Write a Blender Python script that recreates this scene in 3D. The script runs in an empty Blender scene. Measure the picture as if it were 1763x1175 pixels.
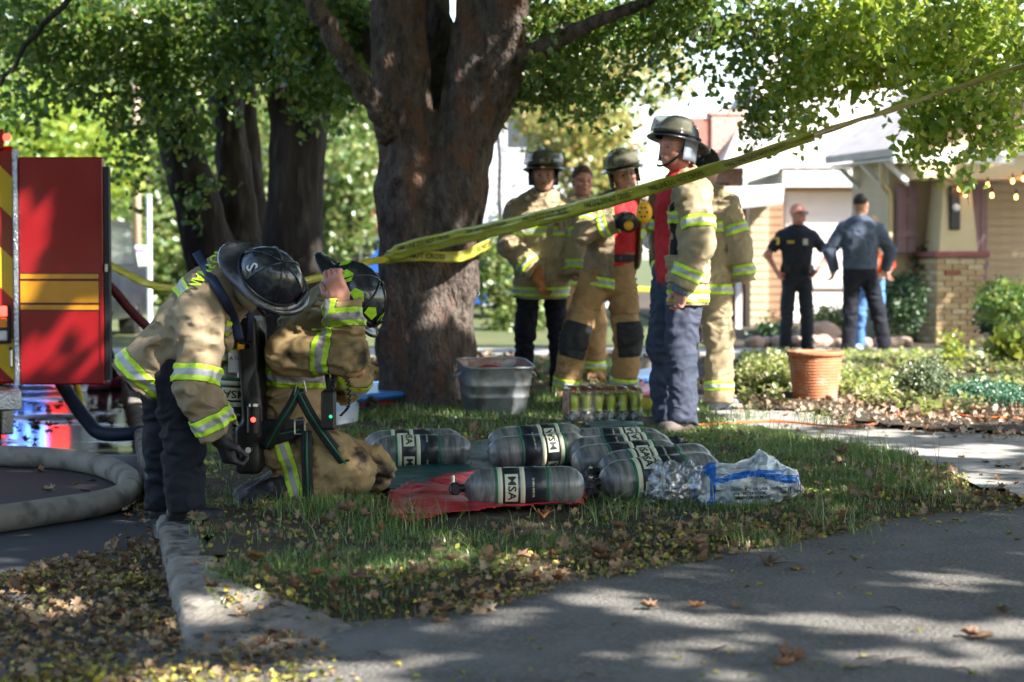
import bpy, math, random
import numpy as np
from mathutils import Vector, Matrix
random.seed(7); rng = np.random.default_rng(7)
SC = bpy.context.scene; COL = SC.collection
# ------------------------------------------------------------------ camera, sky, sun, exposure
FPX = 3428.0; CAMH = 1.10; PITCH = math.atan(147.5/FPX)
cam_d = bpy.data.cameras.new("camera"); cam = bpy.data.objects.new("camera", cam_d); COL.objects.link(cam)
cam.location = (0, 0, CAMH); cam.rotation_euler = (math.pi/2-PITCH, 0, 0)
cam_d.sensor_width = 36; cam_d.lens = 36*FPX/1763; cam_d.clip_start = 0.1; cam_d.clip_end = 900
cam_d.dof.use_dof = True; cam_d.dof.focus_distance = 9.0; cam_d.dof.aperture_fstop = 2.8; cam_d.dof.aperture_blades = 0
SC.camera = cam
SUN = Vector((0.60, -0.47, 0.65)).normalized()
world = bpy.data.worlds.new("World"); SC.world = world; world.use_nodes = True
wn = world.node_tree; wn.nodes.clear()
sky = wn.nodes.new("ShaderNodeTexSky"); sky.sky_type = 'NISHITA'; sky.sun_disc = False
sky.sun_elevation = math.asin(SUN.z); sky.sun_rotation = math.atan2(SUN.x, SUN.y)
sky.air_density = 1.0; sky.dust_density = 1.2; sky.ozone_density = 0.4
bg = wn.nodes.new("ShaderNodeBackground"); bg.inputs[1].default_value = 0.15
wo = wn.nodes.new("ShaderNodeOutputWorld")
wn.links.new(sky.outputs[0], bg.inputs[0]); wn.links.new(bg.outputs[0], wo.inputs[0])
sl = bpy.data.lights.new("sun", 'SUN'); sl.energy = 5.0; sl.angle = math.radians(0.53); sl.color = (1.0, 0.96, 0.90)
so = bpy.data.objects.new("sun", sl); COL.objects.link(so); so.rotation_euler = SUN.to_track_quat('Z', 'Y').to_euler(); so.location = (20, -9, 20)
SC.view_settings.view_transform = 'Standard'; SC.view_settings.look = 'None'
SC.view_settings.exposure = 1.9; SC.view_settings.gamma = 1.0; SC.view_settings.use_curve_mapping = False
SC.cycles.use_denoising = True
SC.cycles.max_bounces = 8; SC.cycles.transparent_max_bounces = 12; SC.cycles.sample_clamp_indirect = 6
# ------------------------------------------------------------------ picture helpers: photo pixel at depth -> place in the world
cp, sp = math.cos(PITCH), math.sin(PITCH)
def W(px, py, D):
    u = (px-881.5)/FPX; v = (587.5-py)/FPX
    k = D/(v*sp+cp)
    return Vector((u*k, D, CAMH+(v*cp-sp)*k))
def G(px, py, z=0.0):
    u = (px-881.5)/FPX; v = (587.5-py)/FPX
    k = (z-CAMH)/(v*cp-sp)
    return Vector((u*k, (v*sp+cp)*k, z))
# ------------------------------------------------------------------ noise
_T = rng.random((64, 64, 64)).astype(np.float32)*2-1
def vnoise(P):
    P = np.asarray(P, dtype=np.float32); i = np.floor(P).astype(np.int32); f = P-i; f = f*f*(3-2*f)
    x, y, z = i[:, 0] & 63, i[:, 1] & 63, i[:, 2] & 63; X, Y, Z = (x+1) & 63, (y+1) & 63, (z+1) & 63
    fx, fy, fz = f[:, 0], f[:, 1], f[:, 2]
    a = _T[x, y, z]*(1-fx)+_T[X, y, z]*fx; b = _T[x, Y, z]*(1-fx)+_T[X, Y, z]*fx
    c = _T[x, y, Z]*(1-fx)+_T[X, y, Z]*fx; d = _T[x, Y, Z]*(1-fx)+_T[X, Y, Z]*fx
    a = a*(1-fy)+b*fy; c = c*(1-fy)+d*fy
    return a*(1-fz)+c*fz
def fbm(P, o=3):
    r = 0; a = 1.0; P = np.asarray(P, dtype=np.float32)
    for k in range(o):
        r = r+a*vnoise(P*(2.03**k)+k*17.3); a *= .5
    return r
def n2(x, y, f, o=3, s=0.0):
    x = np.atleast_1d(np.asarray(x, dtype=np.float32)); y = np.atleast_1d(np.asarray(y, dtype=np.float32))
    return fbm(np.stack([x*f+s, y*f+s*1.7, np.zeros_like(x)+s], 1), o)
# ------------------------------------------------------------------ materials
MATS = {}
def lin(c):
    return tuple(v/12.92 if v <= .04045 else ((v+.055)/1.055)**2.4 for v in c)
def mat(name, c1, c2=None, scale=8, rough=.8, bump=0, bscale=60, metal=0, detail=5, stretch=None, spec=.4, coat=0, emis=None, estr=0, lo=.35, hi=.65, c3=None, s3=30, transl=0, trans=0, ior=1.45, alpha=1, fold=0, rnd=False, bdist=.02):
    if name in MATS: return MATS[name]
    m = bpy.data.materials.new(name); m.use_nodes = True; nt = m.node_tree; N = nt.nodes; L = nt.links
    b = N["Principled BSDF"]; b.inputs["Roughness"].default_value = rough; b.inputs["Metallic"].default_value = metal
    b.inputs["Specular IOR Level"].default_value = spec; b.inputs["Coat Weight"].default_value = coat; b.inputs["Coat Roughness"].default_value = .08
    b.inputs["IOR"].default_value = ior; b.inputs["Transmission Weight"].default_value = trans; b.inputs["Alpha"].default_value = alpha
    b.inputs["Base Color"].default_value = (*c1, 1)
    tc = N.new("ShaderNodeTexCoord"); mp = N.new("ShaderNodeMapping"); L.new(tc.outputs["Object"], mp.inputs[0])
    if stretch: mp.inputs["Scale"].default_value = stretch
    if rnd:
        oi = N.new("ShaderNodeObjectInfo"); vm = N.new("ShaderNodeVectorMath"); vm.operation = 'SCALE'; vm.inputs[0].default_value = (7, 11, 13); L.new(oi.outputs["Random"], vm.inputs["Scale"]); L.new(vm.outputs[0], mp.inputs["Location"])
    if c2:
        n = N.new("ShaderNodeTexNoise"); n.inputs["Scale"].default_value = scale; n.inputs["Detail"].default_value = detail; n.inputs["Roughness"].default_value = .62
        L.new(mp.outputs[0], n.inputs["Vector"])
        r = N.new("ShaderNodeValToRGB"); r.color_ramp.elements[0].position = lo; r.color_ramp.elements[1].position = hi
        r.color_ramp.elements[0].color = (*c1, 1); r.color_ramp.elements[1].color = (*c2, 1)
        L.new(n.outputs[0], r.inputs[0]); src = r.outputs[0]
        if c3:
            n3 = N.new("ShaderNodeTexNoise"); n3.inputs["Scale"].default_value = s3; n3.inputs["Detail"].default_value = 6
            L.new(mp.outputs[0], n3.inputs["Vector"])
            r3 = N.new("ShaderNodeValToRGB"); r3.color_ramp.elements[0].position = .52; r3.color_ramp.elements[1].position = .66
            r3.color_ramp.elements[0].color = (0, 0, 0, 1); r3.color_ramp.elements[1].color = (1, 1, 1, 1)
            L.new(n3.outputs[0], r3.inputs[0])
            mx = N.new("ShaderNodeMix"); mx.data_type = 'RGBA'; L.new(r3.outputs[0], mx.inputs[0]); L.new(src, mx.inputs[6]); mx.inputs[7].default_value = (*c3, 1)
            src = mx.outputs[2]
        L.new(src, b.inputs["Base Color"])
    if bump:
        n = N.new("ShaderNodeTexNoise"); n.inputs["Scale"].default_value = bscale; n.inputs["Detail"].default_value = 6
        L.new(mp.outputs[0], n.inputs["Vector"])
        bp = N.new("ShaderNodeBump"); bp.inputs["Strength"].default_value = bump; bp.inputs["Distance"].default_value = bdist
        L.new(n.outputs[0], bp.inputs["Height"]); L.new(bp.outputs[0], b.inputs["Normal"])
        if fold:
            nf = N.new("ShaderNodeTexNoise"); nf.inputs["Scale"].default_value = 7.5; nf.inputs["Detail"].default_value = 3; nf.inputs["Distortion"].default_value = 1.6; nf.noise_type = 'RIDGED_MULTIFRACTAL' if hasattr(nf, "noise_type") else None
            L.new(mp.outputs[0], nf.inputs["Vector"]); b2 = N.new("ShaderNodeBump"); b2.inputs["Strength"].default_value = fold; b2.inputs["Distance"].default_value = .035
            L.new(nf.outputs[0], b2.inputs["Height"]); L.new(b2.outputs[0], bp.inputs["Normal"])
    if emis: b.inputs["Emission Color"].default_value = (*emis, 1); b.inputs["Emission Strength"].default_value = estr
    MATS[name] = m; return m
def leafmat(name, cols, transl=.45, rough=.5, gl=.06):
    """leaf colour from the per-leaf attribute 'rnd'"""
    if name in MATS: return MATS[name]
    m = bpy.data.materials.new(name); m.use_nodes = True; nt = m.node_tree; N = nt.nodes; L = nt.links; N.clear()
    a = N.new("ShaderNodeAttribute"); a.attribute_name = "rnd"
    r = N.new("ShaderNodeValToRGB"); cr = r.color_ramp
    while len(cr.elements) < len(cols): cr.elements.new(.5)
    for i, c in enumerate(cols): cr.elements[i].position = i/(len(cols)-1); cr.elements[i].color = (*c, 1)
    L.new(a.outputs["Fac"], r.inputs[0])
    d = N.new("ShaderNodeBsdfDiffuse"); t = N.new("ShaderNodeBsdfTranslucent"); g = N.new("ShaderNodeBsdfGlossy"); g.inputs["Roughness"].default_value = rough*.7
    g.inputs[0].default_value = (.8, .85, .8, 1)
    m1 = N.new("ShaderNodeMixShader"); m1.inputs[0].default_value = transl; m2 = N.new("ShaderNodeMixShader"); m2.inputs[0].default_value = gl
    hs = N.new("ShaderNodeHueSaturation"); hs.inputs["Value"].default_value = 1.35; hs.inputs["Hue"].default_value = .49; L.new(r.outputs[0], hs.inputs["Color"])
    L.new(r.outputs[0], d.inputs[0]); L.new(hs.outputs[0], t.inputs[0])
    L.new(d.outputs[0], m1.inputs[1]); L.new(t.outputs[0], m1.inputs[2]); L.new(m1.outputs[0], m2.inputs[1]); L.new(g.outputs[0], m2.inputs[2])
    o = N.new("ShaderNodeOutputMaterial"); L.new(m2.outputs[0], o.inputs[0])
    MATS[name] = m; return m
# ------------------------------------------------------------------ objects
def tag(o, label=None, cat=None, group=None, kind=None):
    if label: o["label"] = label
    if cat: o["category"] = cat
    if group: o["group"] = group
    if kind: o["kind"] = kind
    return o
def link(o, parent=None):
    COL.objects.link(o)
    if parent: o.parent = parent
    return o
def empty(name, loc=(0, 0, 0), rz=0, label=None, cat=None, group=None):
    o = bpy.data.objects.new(name, None); o.location = loc; o.rotation_euler = (0, 0, rz); o.empty_display_size = .2
    link(o); tag(o, label, cat, group); return o
def mesh_obj(name, V, Fc, m, parent=None, smooth=False, attrs=None, mats=None, mi=None):
    me = bpy.data.meshes.new(name)
    V = np.asarray(V, dtype=np.float32)
    if isinstance(Fc, np.ndarray):
        n, k = Fc.shape
        me.vertices.add(len(V)); me.vertices.foreach_set("co", V.ravel())
        me.loops.add(n*k); me.loops.foreach_set("vertex_index", Fc.astype(np.int32).ravel())
        me.polygons.add(n); me.polygons.foreach_set("loop_start", np.arange(0, n*k, k, dtype=np.int32)); me.polygons.foreach_set("loop_total", np.full(n, k, np.int32))
        me.update(calc_edges=True)
    else:
        me.from_pydata([tuple(v) for v in V.tolist()], [], Fc)
    if mats:
        for x in mats: me.materials.append(x)
        if mi is not None: me.polygons.foreach_set("material_index", np.asarray(mi, dtype=np.int32))
    elif m: me.materials.append(m)
    if attrs:
        for k_, a in attrs.items():
            at = me.attributes.new(k_, 'FLOAT', 'POINT'); at.data.foreach_set("value", np.asarray(a, dtype=np.float32))
    if smooth: me.polygons.foreach_set("use_smooth", np.ones(len(me.polygons), dtype=bool))
    me.validate(verbose=False) if not isinstance(Fc, np.ndarray) else None
    o = bpy.data.objects.new(name, me); link(o, parent); return o
class MB:
    """collects boxes, prisms, tubes and lathes into one mesh"""
    def __init__(s): s.v = []; s.f = []; s.m = []; s.mi = 0
    def add(s, V, F):
        n = len(s.v); s.v += [tuple(p) for p in V]; s.f += [tuple(n+i for i in f) for f in F]; s.m += [s.mi]*len(F); return s
    def box(s, x0, y0, z0, x1, y1, z1, M=None, bev=0):
        if bev:
            b = bev; V = []
            for (x, y, z, sx, sy, sz) in [(x0 if i & 1 == 0 else x1, y0 if i & 2 == 0 else y1, z0 if i & 4 == 0 else z1, 1 if i & 1 == 0 else -1, 1 if i & 2 == 0 else -1, 1 if i & 4 == 0 else -1) for i in range(8)]:
                V += [(x, y+sy*b, z+sz*b), (x+sx*b, y, z+sz*b), (x+sx*b, y+sy*b, z)]
            F = []
            for a, q in ((0, (0, 2, 6, 4)), (0, (1, 3, 7, 5)), (1, (0, 1, 5, 4)), (1, (2, 3, 7, 6)), (2, (0, 1, 3, 2)), (2, (4, 5, 7, 6))): F.append(tuple(i*3+a for i in q))
            for i, j, a in [(0, 1, 0), (2, 3, 0), (4, 5, 0), (6, 7, 0), (0, 2, 1), (1, 3, 1), (4, 6, 1), (5, 7, 1), (0, 4, 2), (1, 5, 2), (2, 6, 2), (3, 7, 2)]:
                o = [k for k in range(3) if k != a]; F.append((i*3+o[0], j*3+o[0], j*3+o[1], i*3+o[1]))
            for i in range(8): F.append((i*3, i*3+1, i*3+2))
        else:
            V = [(x0, y0, z0), (x1, y0, z0), (x1, y1, z0), (x0, y1, z0), (x0, y0, z1), (x1, y0, z1), (x1, y1, z1), (x0, y1, z1)]
            F = [(0, 3, 2, 1), (4, 5, 6, 7), (0, 1, 5, 4), (1, 2, 6, 5), (2, 3, 7, 6), (3, 0, 4, 7)]
        if M is not None: V = [tuple(M @ Vector(v)) for v in V]
        return s.add(V, F)
    def prism(s, poly, z0, z1, M=None):
        n = len(poly); V = [(x, y, z0) for x, y in poly]+[(x, y, z1) for x, y in poly]
        F = [tuple(range(n-1, -1, -1)), tuple(range(n, 2*n))]+[(i, (i+1) % n, n+(i+1) % n, n+i) for i in range(n)]
        if M is not None: V = [tuple(M @ Vector(v)) for v in V]
        return s.add(V, F)
    def tube(s, pts, r, n=8, cap=True, flat=1.0):
        pts = [Vector(p) for p in pts]; m = len(pts)
        rs = r if isinstance(r, (list, tuple)) else [r]*m
        up = None; V = []
        for i, p in enumerate(pts):
            t = (pts[min(i+1, m-1)]-pts[max(i-1, 0)]).normalized()
            if up is None: up = Vector((0, 0, 1)) if abs(t.z) < .9 else Vector((1, 0, 0))
            a = t.cross(up)
            if a.length < 1e-4: a = t.orthogonal()
            a.normalize(); b = a.cross(t).normalized(); up = b
            for k in range(n):
                an = 2*math.pi*k/n; V.append(tuple(p+a*math.cos(an)*rs[i]+b*math.sin(an)*rs[i]*flat))
        F = [(i*n+k, i*n+(k+1) % n, (i+1)*n+(k+1) % n, (i+1)*n+k) for i in range(m-1) for k in range(n)]
        if cap: F += [tuple(range(n-1, -1, -1)), tuple(range((m-1)*n, m*n))]
        return s.add(V, F)
    def lathe(s, prof, n=24, M=None, a0=0, a1=2*math.pi, sy=1.0):
        full = abs(a1-a0-2*math.pi) < 1e-6; k = n if full else n+1; V = []
        for r, z in prof:
            for i in range(k):
                a = a0+(a1-a0)*i/n; V.append((r*math.cos(a), r*math.sin(a)*sy, z))
        F = [(j*k+i, j*k+(i+1) % k, (j+1)*k+(i+1) % k, (j+1)*k+i) for j in range(len(prof)-1) for i in range(n)]
        if M is not None: V = [tuple(M @ Vector(v)) for v in V]
        return s.add(V, F)
    def build(s, name, m, parent=None, smooth=False, auto=None):
        ml = m if isinstance(m, (list, tuple)) else None
        me = bpy.data.meshes.new(name); me.from_pydata(s.v, [], s.f)
        for x in (ml or [m]): me.materials.append(x)
        if ml: me.polygons.foreach_set("material_index", s.m)
        if smooth:
            me.polygons.foreach_set("use_smooth", [True]*len(s.f))
            if auto is not None: me.set_sharp_from_angle(angle=math.radians(auto))
        me.validate(); o = bpy.data.objects.new(name, me); link(o, parent); return o
def basis(o, x, y, z):
    return Matrix(((x[0], y[0], z[0], o[0]), (x[1], y[1], z[1], o[1]), (x[2], y[2], z[2], o[2]), (0, 0, 0, 1)))
def crom(pts, n=8):
    P = [Vector(p) for p in pts]; P = [P[0]*2-P[1]]+P+[P[-1]*2-P[-2]]; out = []
    for i in range(1, len(P)-2):
        for k in range(n):
            t = k/n; a, b, c, d = P[i-1:i+3]
            out.append(.5*((2*b)+(c-a)*t+(2*a-5*b+4*c-d)*t*t+(3*b-a-3*c+d)*t**3))
    out.append(P[-2]); return out
_tc = {}
def text2d(s, size=1.0, bold=False):
    """flat outline of lettering as (verts, faces), centred"""
    k = (s, size)
    if k in _tc: return _tc[k]
    c = bpy.data.curves.new("t", 'FONT'); c.body = s; c.size = size; c.align_x = 'CENTER'; c.align_y = 'CENTER'; c.offset = size*.02; c.resolution_u = 2
    o = bpy.data.objects.new("t", c); COL.objects.link(o); bpy.context.view_layer.update()
    me = bpy.data.meshes.new_from_object(o); V = [tuple(v.co) for v in me.vertices]; F = [tuple(p.vertices) for p in me.polygons]
    bpy.data.objects.remove(o); bpy.data.meshes.remove(me); bpy.data.curves.remove(c)
    _tc[k] = (V, F); return _tc[k]
def text_on(s, size, fn, name, m, parent=None, stretch=(1, 1)):
    V, F = text2d(s, size); return mesh_obj(name, [tuple(fn(x*stretch[0], y*stretch[1])) for x, y, z in V], [f for f in F], m, parent)
# ------------------------------------------------------------------ distance fields -> meshes (for bodies, cloth, trunks)
A3 = lambda v: np.asarray(tuple(v), dtype=np.float32)
def cone(a, b, ra, rb):
    a = A3(a); b = A3(b); ab = b-a; L2 = max(float(ab@ab), 1e-9)
    def f(P):
        q = P-a; t = np.clip((q@ab)/L2, 0, 1); return np.linalg.norm(q-t[:, None]*ab, axis=1)-(ra+(rb-ra)*t)
    return f
def sq(a, b, ra, rb, fw, k):
    """tapered capsule squashed by k along fw"""
    a = A3(a); b = A3(b); ab = b-a; L2 = max(float(ab@ab), 1e-9); fw = A3(fw)
    fw = fw-ab*float(fw@ab)/L2; fw = fw/np.linalg.norm(fw)
    def f(P):
        q = P-a; t = np.clip((q@ab)/L2, 0, 1); d = q-t[:, None]*ab; c = d@fw; d = d+(c*(1/k-1))[:, None]*fw
        return (np.linalg.norm(d, axis=1)-(ra+(rb-ra)*t))*(k*.5+.5)
    return f
def ell(c, r, X=None, Y=None, Z=None):
    c = A3(c); R = np.eye(3, dtype=np.float32) if X is None else np.stack([A3(X), A3(Y), A3(Z)], 1); r = A3(r); m = float(r.min())
    def f(P):
        q = ((P-c)@R)/r; l = np.linalg.norm(q, axis=1); return (l-1)*(m*.6+float(r.mean())*.4)
    return f
def rbox(c, hs, X, Y, Z, rad=.01):
    c = A3(c); R = np.stack([A3(X), A3(Y), A3(Z)], 1); hs = A3(hs)-rad
    def f(P):
        q = np.abs((P-c)@R)-hs; return np.linalg.norm(np.maximum(q, 0), axis=1)+np.minimum(q.max(axis=1), 0)-rad
    return f
def plane(o, n):
    o = A3(o); n = A3(n); n = n/np.linalg.norm(n); return lambda P: (P-o)@n
def smin(a, b, k):
    h = np.maximum(k-np.abs(a-b), 0)/k; return np.minimum(a, b)-h*h*k*.25
def U(fs, k=.03):
    def f(P):
        d = fs[0](P)
        for g in fs[1:]: d = smin(d, g(P), k)
        return d
    return f
def I(*fs):
    def f(P):
        d = fs[0](P)
        for g in fs[1:]: d = np.maximum(d, g(P))
        return d
    return f
def SUB(a, b): return lambda P: np.maximum(a(P), -b(P))
def folds(f, amp=.01, fr=9, seed=0, st=(1, 1, 1.6)):
    st = A3(st)*fr
    def g(P):
        q = P*st+seed; n = fbm(q+1.4*vnoise(q*.5)[:, None], 2); m = vnoise(q*2.3+9+2.0*vnoise(q*.8+5)[:, None]); return f(P)+amp*(1.5*np.abs(n)-.6)+amp*.35*(np.abs(m)-.3)
    return g
def off(f, o): return lambda P: f(P)-o
_E = [((0, 0, 0), (1, 0, 0)), ((0, 1, 0), (1, 1, 0)), ((0, 0, 1), (1, 0, 1)), ((0, 1, 1), (1, 1, 1)), ((0, 0, 0), (0, 1, 0)), ((1, 0, 0), (1, 1, 0)), ((0, 0, 1), (0, 1, 1)), ((1, 0, 1), (1, 1, 1)), ((0, 0, 0), (0, 0, 1)), ((1, 0, 0), (1, 0, 1)), ((0, 1, 0), (0, 1, 1)), ((1, 1, 0), (1, 1, 1))]
def nets(f, lo, hi, h, marg=.03):
    lo = A3(lo)-2*h; hi = A3(hi)+2*h; nb = np.ceil((hi-lo)/(8*h)).astype(int)+1; n = nb*8
    g = np.stack(np.meshgrid(*[np.arange(k) for k in nb], indexing='ij'), -1).reshape(-1, 3)
    dc = f((lo+(g*8+3.5)*h).astype(np.float32)); V = np.repeat(np.repeat(np.repeat(np.where(dc < 0, -1., 1.).reshape(nb), 8, 0), 8, 1), 8, 2).astype(np.float32)
    act = g[np.abs(dc) < 7.2*h+marg]
    if len(act) == 0: return np.zeros((0, 3)), np.zeros((0, 4), int)
    o = np.stack(np.meshgrid(*[np.arange(8)]*3, indexing='ij'), -1).reshape(-1, 3)
    for c in range(0, len(act), 600):
        ii = (act[c:c+600, None, :]*8+o[None]).reshape(-1, 3); V[ii[:, 0], ii[:, 1], ii[:, 2]] = f((lo+ii*h).astype(np.float32))
    s = V < 0; c = sum(s[a:n[0]-1+a, b:n[1]-1+b, d:n[2]-1+d].astype(np.int8) for a in (0, 1) for b in (0, 1) for d in (0, 1))
    ids = np.argwhere((c > 0) & (c < 8)); idx = np.full(c.shape, -1, np.int32); idx[tuple(ids.T)] = np.arange(len(ids))
    acc = np.zeros((len(ids), 3), np.float32); cnt = np.zeros(len(ids), np.float32)
    for a, b in _E:
        a = np.array(a); b = np.array(b); va = V[tuple((ids+a).T)]; vb = V[tuple((ids+b).T)]; x = (va < 0) != (vb < 0)
        t = np.where(x, va/np.where(x, va-vb, 1), 0); acc += np.where(x[:, None], a+t[:, None]*(b-a), 0); cnt += x
    P = lo+(ids+acc/cnt[:, None])*h; Q = []
    for ax in range(3):
        sl0 = [slice(1, -1)]*3; sl0[ax] = slice(0, n[ax]-1); s1 = list(sl0); s1[ax] = slice(1, n[ax])
        A = s[tuple(sl0)]; B = s[tuple(s1)]; e = np.argwhere(A != B); off_ = np.array([1, 1, 1]); off_[ax] = 0; e = e+off_
        u = np.zeros(3, int); v = np.zeros(3, int); u[(ax+1) % 3] = 1; v[(ax+2) % 3] = 1
        q = np.stack([idx[tuple((e-u-v).T)], idx[tuple((e-v).T)], idx[tuple(e.T)], idx[tuple((e-u).T)]], 1)
        fl = s[tuple(e.T)]; q[~fl] = q[~fl][:, ::-1]; Q.append(q)
    Q = np.concatenate(Q); Q = Q[(Q >= 0).all(1)]
    return P, Q
def sdf_obj(name, f, lo, hi, h, m, parent=None, attr=None, marg=.03):
    P, Q = nets(f, lo, hi, h, marg)
    if len(P) == 0: return None
    return mesh_obj(name, P, Q, m, parent, True, {k: g(P) for k, g in attr.items()} if attr else None)
# ------------------------------------------------------------------ people
M_skin = mat("skin", (.42, .21, .14), (.50, .27, .19), 6, rough=.5, bump=.05, bscale=300)
M_skin_r = mat("ruddy_skin", (.48, .20, .14), (.55, .27, .20), 6, rough=.5, bump=.05, bscale=300)
M_eye = mat("eye_white", (.26, .22, .20), rough=.2); M_iris = mat("iris", (.02, .015, .012), rough=.1)
M_lip = mat("lips", (.32, .11, .09), rough=.5); M_brow = mat("dark_hair", (.025, .017, .012), (.05, .035, .022), 90, rough=.7, bump=.6, bscale=260)
M_coat = mat("turnout_cloth", (.34, .26, .15), (.43, .345, .215), 5, rough=.9, bump=.35, bscale=420, c3=(.28, .215, .13), s3=3.2, fold=.5)
M_coatd = mat("sooty_turnout_cloth", (.30, .20, .09), (.38, .27, .13), 5, rough=.85, bump=.45, bscale=300, c3=(.025, .02, .015), s3=6.5, fold=.5)
M_coatb = mat("worn_khaki_cloth", (.24, .18, .105), (.31, .24, .15), 4, rough=.9, bump=.35, bscale=420, c3=(.19, .145, .095), s3=5, fold=.5)
M_tan = mat("tan_canvas", (.34, .205, .09), (.42, .26, .12), 6, rough=.9, bump=.35, bscale=400, c3=(.24, .14, .06), s3=5, fold=.5)
M_navy = mat("navy_twill", (.006, .007, .012), (.011, .013, .022), 9, rough=.85, bump=.3, bscale=500, fold=.5)
M_navy2 = mat("worn_navy_twill", (.040, .048, .075), (.058, .068, .10), 9, rough=.85, bump=.3, bscale=500, fold=.5)
M_black = mat("black_webbing", (.012, .012, .014), (.022, .022, .024), 40, rough=.7, bump=.3, bscale=500)
M_blackp = mat("black_plastic", (.012, .012, .013), (.02, .02, .022), 20, rough=.35, bump=.1, bscale=200)
M_boot = mat("scuffed_black_leather", (.012, .012, .013), (.035, .032, .03), 14, rough=.4, bump=.3, bscale=150)
M_rubber = mat("black_rubber", (.015, .015, .016), rough=.6)
M_red = mat("red_cotton", (.45, .015, .02), (.55, .03, .035), 8, rough=.85, bump=.2, bscale=200, fold=.5)
M_glove = mat("tan_glove_leather", (.42, .17, .05), (.33, .12, .035), 12, rough=.75, bump=.3, bscale=120)
M_yellowp = mat("yellow_plastic", (.75, .38, .015), rough=.35)
M_white = mat("white_cloth", (.6, .6, .6), rough=.8)
def bandmat(name, lime, silver, dirt):
    m = bpy.data.materials.new(name); m.use_nodes = True; N = m.node_tree.nodes; L = m.node_tree.links; b = N["Principled BSDF"]
    a = N.new("ShaderNodeAttribute"); a.attribute_name = "bt"; ab = N.new("ShaderNodeMath"); ab.operation = 'ABSOLUTE'; L.new(a.outputs["Fac"], ab.inputs[0])
    r = N.new("ShaderNodeValToRGB"); r.color_ramp.interpolation = 'CONSTANT'; e = r.color_ramp.elements; e[0].position = 0; e[0].color = (*silver, 1); e[1].position = .36; e[1].color = (*lime, 1)
    x = e.new(.93); x.color = (.03, .03, .01, 1)
    n = N.new("ShaderNodeTexNoise"); n.inputs["Scale"].default_value = 22; n.inputs["Detail"].default_value = 6; tc = N.new("ShaderNodeTexCoord"); L.new(tc.outputs["Object"], n.inputs["Vector"])
    rr = N.new("ShaderNodeValToRGB"); rr.color_ramp.elements[0].position = .5; rr.color_ramp.elements[1].position = .75; rr.color_ramp.elements[0].color = (0, 0, 0, 1); rr.color_ramp.elements[1].color = (dirt, dirt, dirt, 1); L.new(n.outputs[0], rr.inputs[0])
    mx = N.new("ShaderNodeMix"); mx.data_type = 'RGBA'; L.new(ab.outputs[0], r.inputs[0]); L.new(r.outputs[0], mx.inputs[6]); mx.inputs[7].default_value = (.05, .045, .03, 1); L.new(rr.outputs[0], mx.inputs[0])
    L.new(mx.outputs[2], b.inputs["Base Color"]); b.inputs["Roughness"].default_value = .5
    return m
M_band = bandmat("reflective_tape", (.52, .78, .03), (.42, .43, .45), .45)
M_bandd = bandmat("sooty_reflective_tape", (.40, .62, .02), (.30, .28, .29), 1.0)
UPV = Vector((0, 0, 1))
def stand(H=1.8, yaw=0, arms=None, hyaw=None, hpitch=0, htilt=0, lean=(0, 0), legs=None, stance=.11):
    k = H/1.8; y = math.radians(yaw); S = Vector((math.cos(y), math.sin(y), 0)); F = Vector((math.sin(y), -math.cos(y), 0))
    def L(a, b, c): return S*a*k+F*b*k+UPV*c*k
    lx, ly = lean; J = dict(S=S, F=F, k=k)
    J['pelvis'] = L(lx*.2, ly*.2, .98); J['chest'] = L(lx*.7, ly*.7, 1.33); J['neck'] = L(lx, ly-.01, 1.475)
    hy = math.radians(yaw if hyaw is None else hyaw); hp = math.radians(hpitch); ht = math.radians(htilt)
    hS = Vector((math.cos(hy), math.sin(hy), 0)); hF = Vector((math.sin(hy), -math.cos(hy), 0))
    hf = hF*math.cos(hp)-UPV*math.sin(hp); hu = UPV*math.cos(hp)+hF*math.sin(hp)
    R = Matrix.Rotation(ht, 3, hf); hu = R @ hu; J['hf'] = hf; J['hu'] = hu; J['hs'] = hf.cross(hu)*-1 if False else R @ hS
    J['head'] = L(lx*1.15, ly*1.15+.02, 1.665)+(hf*.02+(hu-UPV)*.10)*k
    J['sh'] = [L(lx-.185, ly, 1.415), L(lx+.185, ly, 1.415)]
    arms = arms or [((-.07, .0, -.28), (-.07, .06, -.53)), ((.07, .0, -.28), (.07, .06, -.53))]
    J['el'] = [J['sh'][i]+L(*arms[i][0]) for i in (0, 1)]; J['wr'] = [J['sh'][i]+L(*arms[i][1]) for i in (0, 1)]
    legs = legs or [((-stance*1.15, .02, .50), (-stance*1.3, -.02, .09)), ((stance*1.15, .02, .50), (stance*1.3, -.02, .09))]
    J['hip'] = [L(-.085, 0, .93), L(.085, 0, .93)]; J['kn'] = [L(*legs[i][0]) for i in (0, 1)]; J['an'] = [L(*legs[i][1]) for i in (0, 1)]
    J['toe'] = [(F*1.0+S*(-.3 if i == 0 else .3)).normalized() for i in (0, 1)]
    return J
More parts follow.
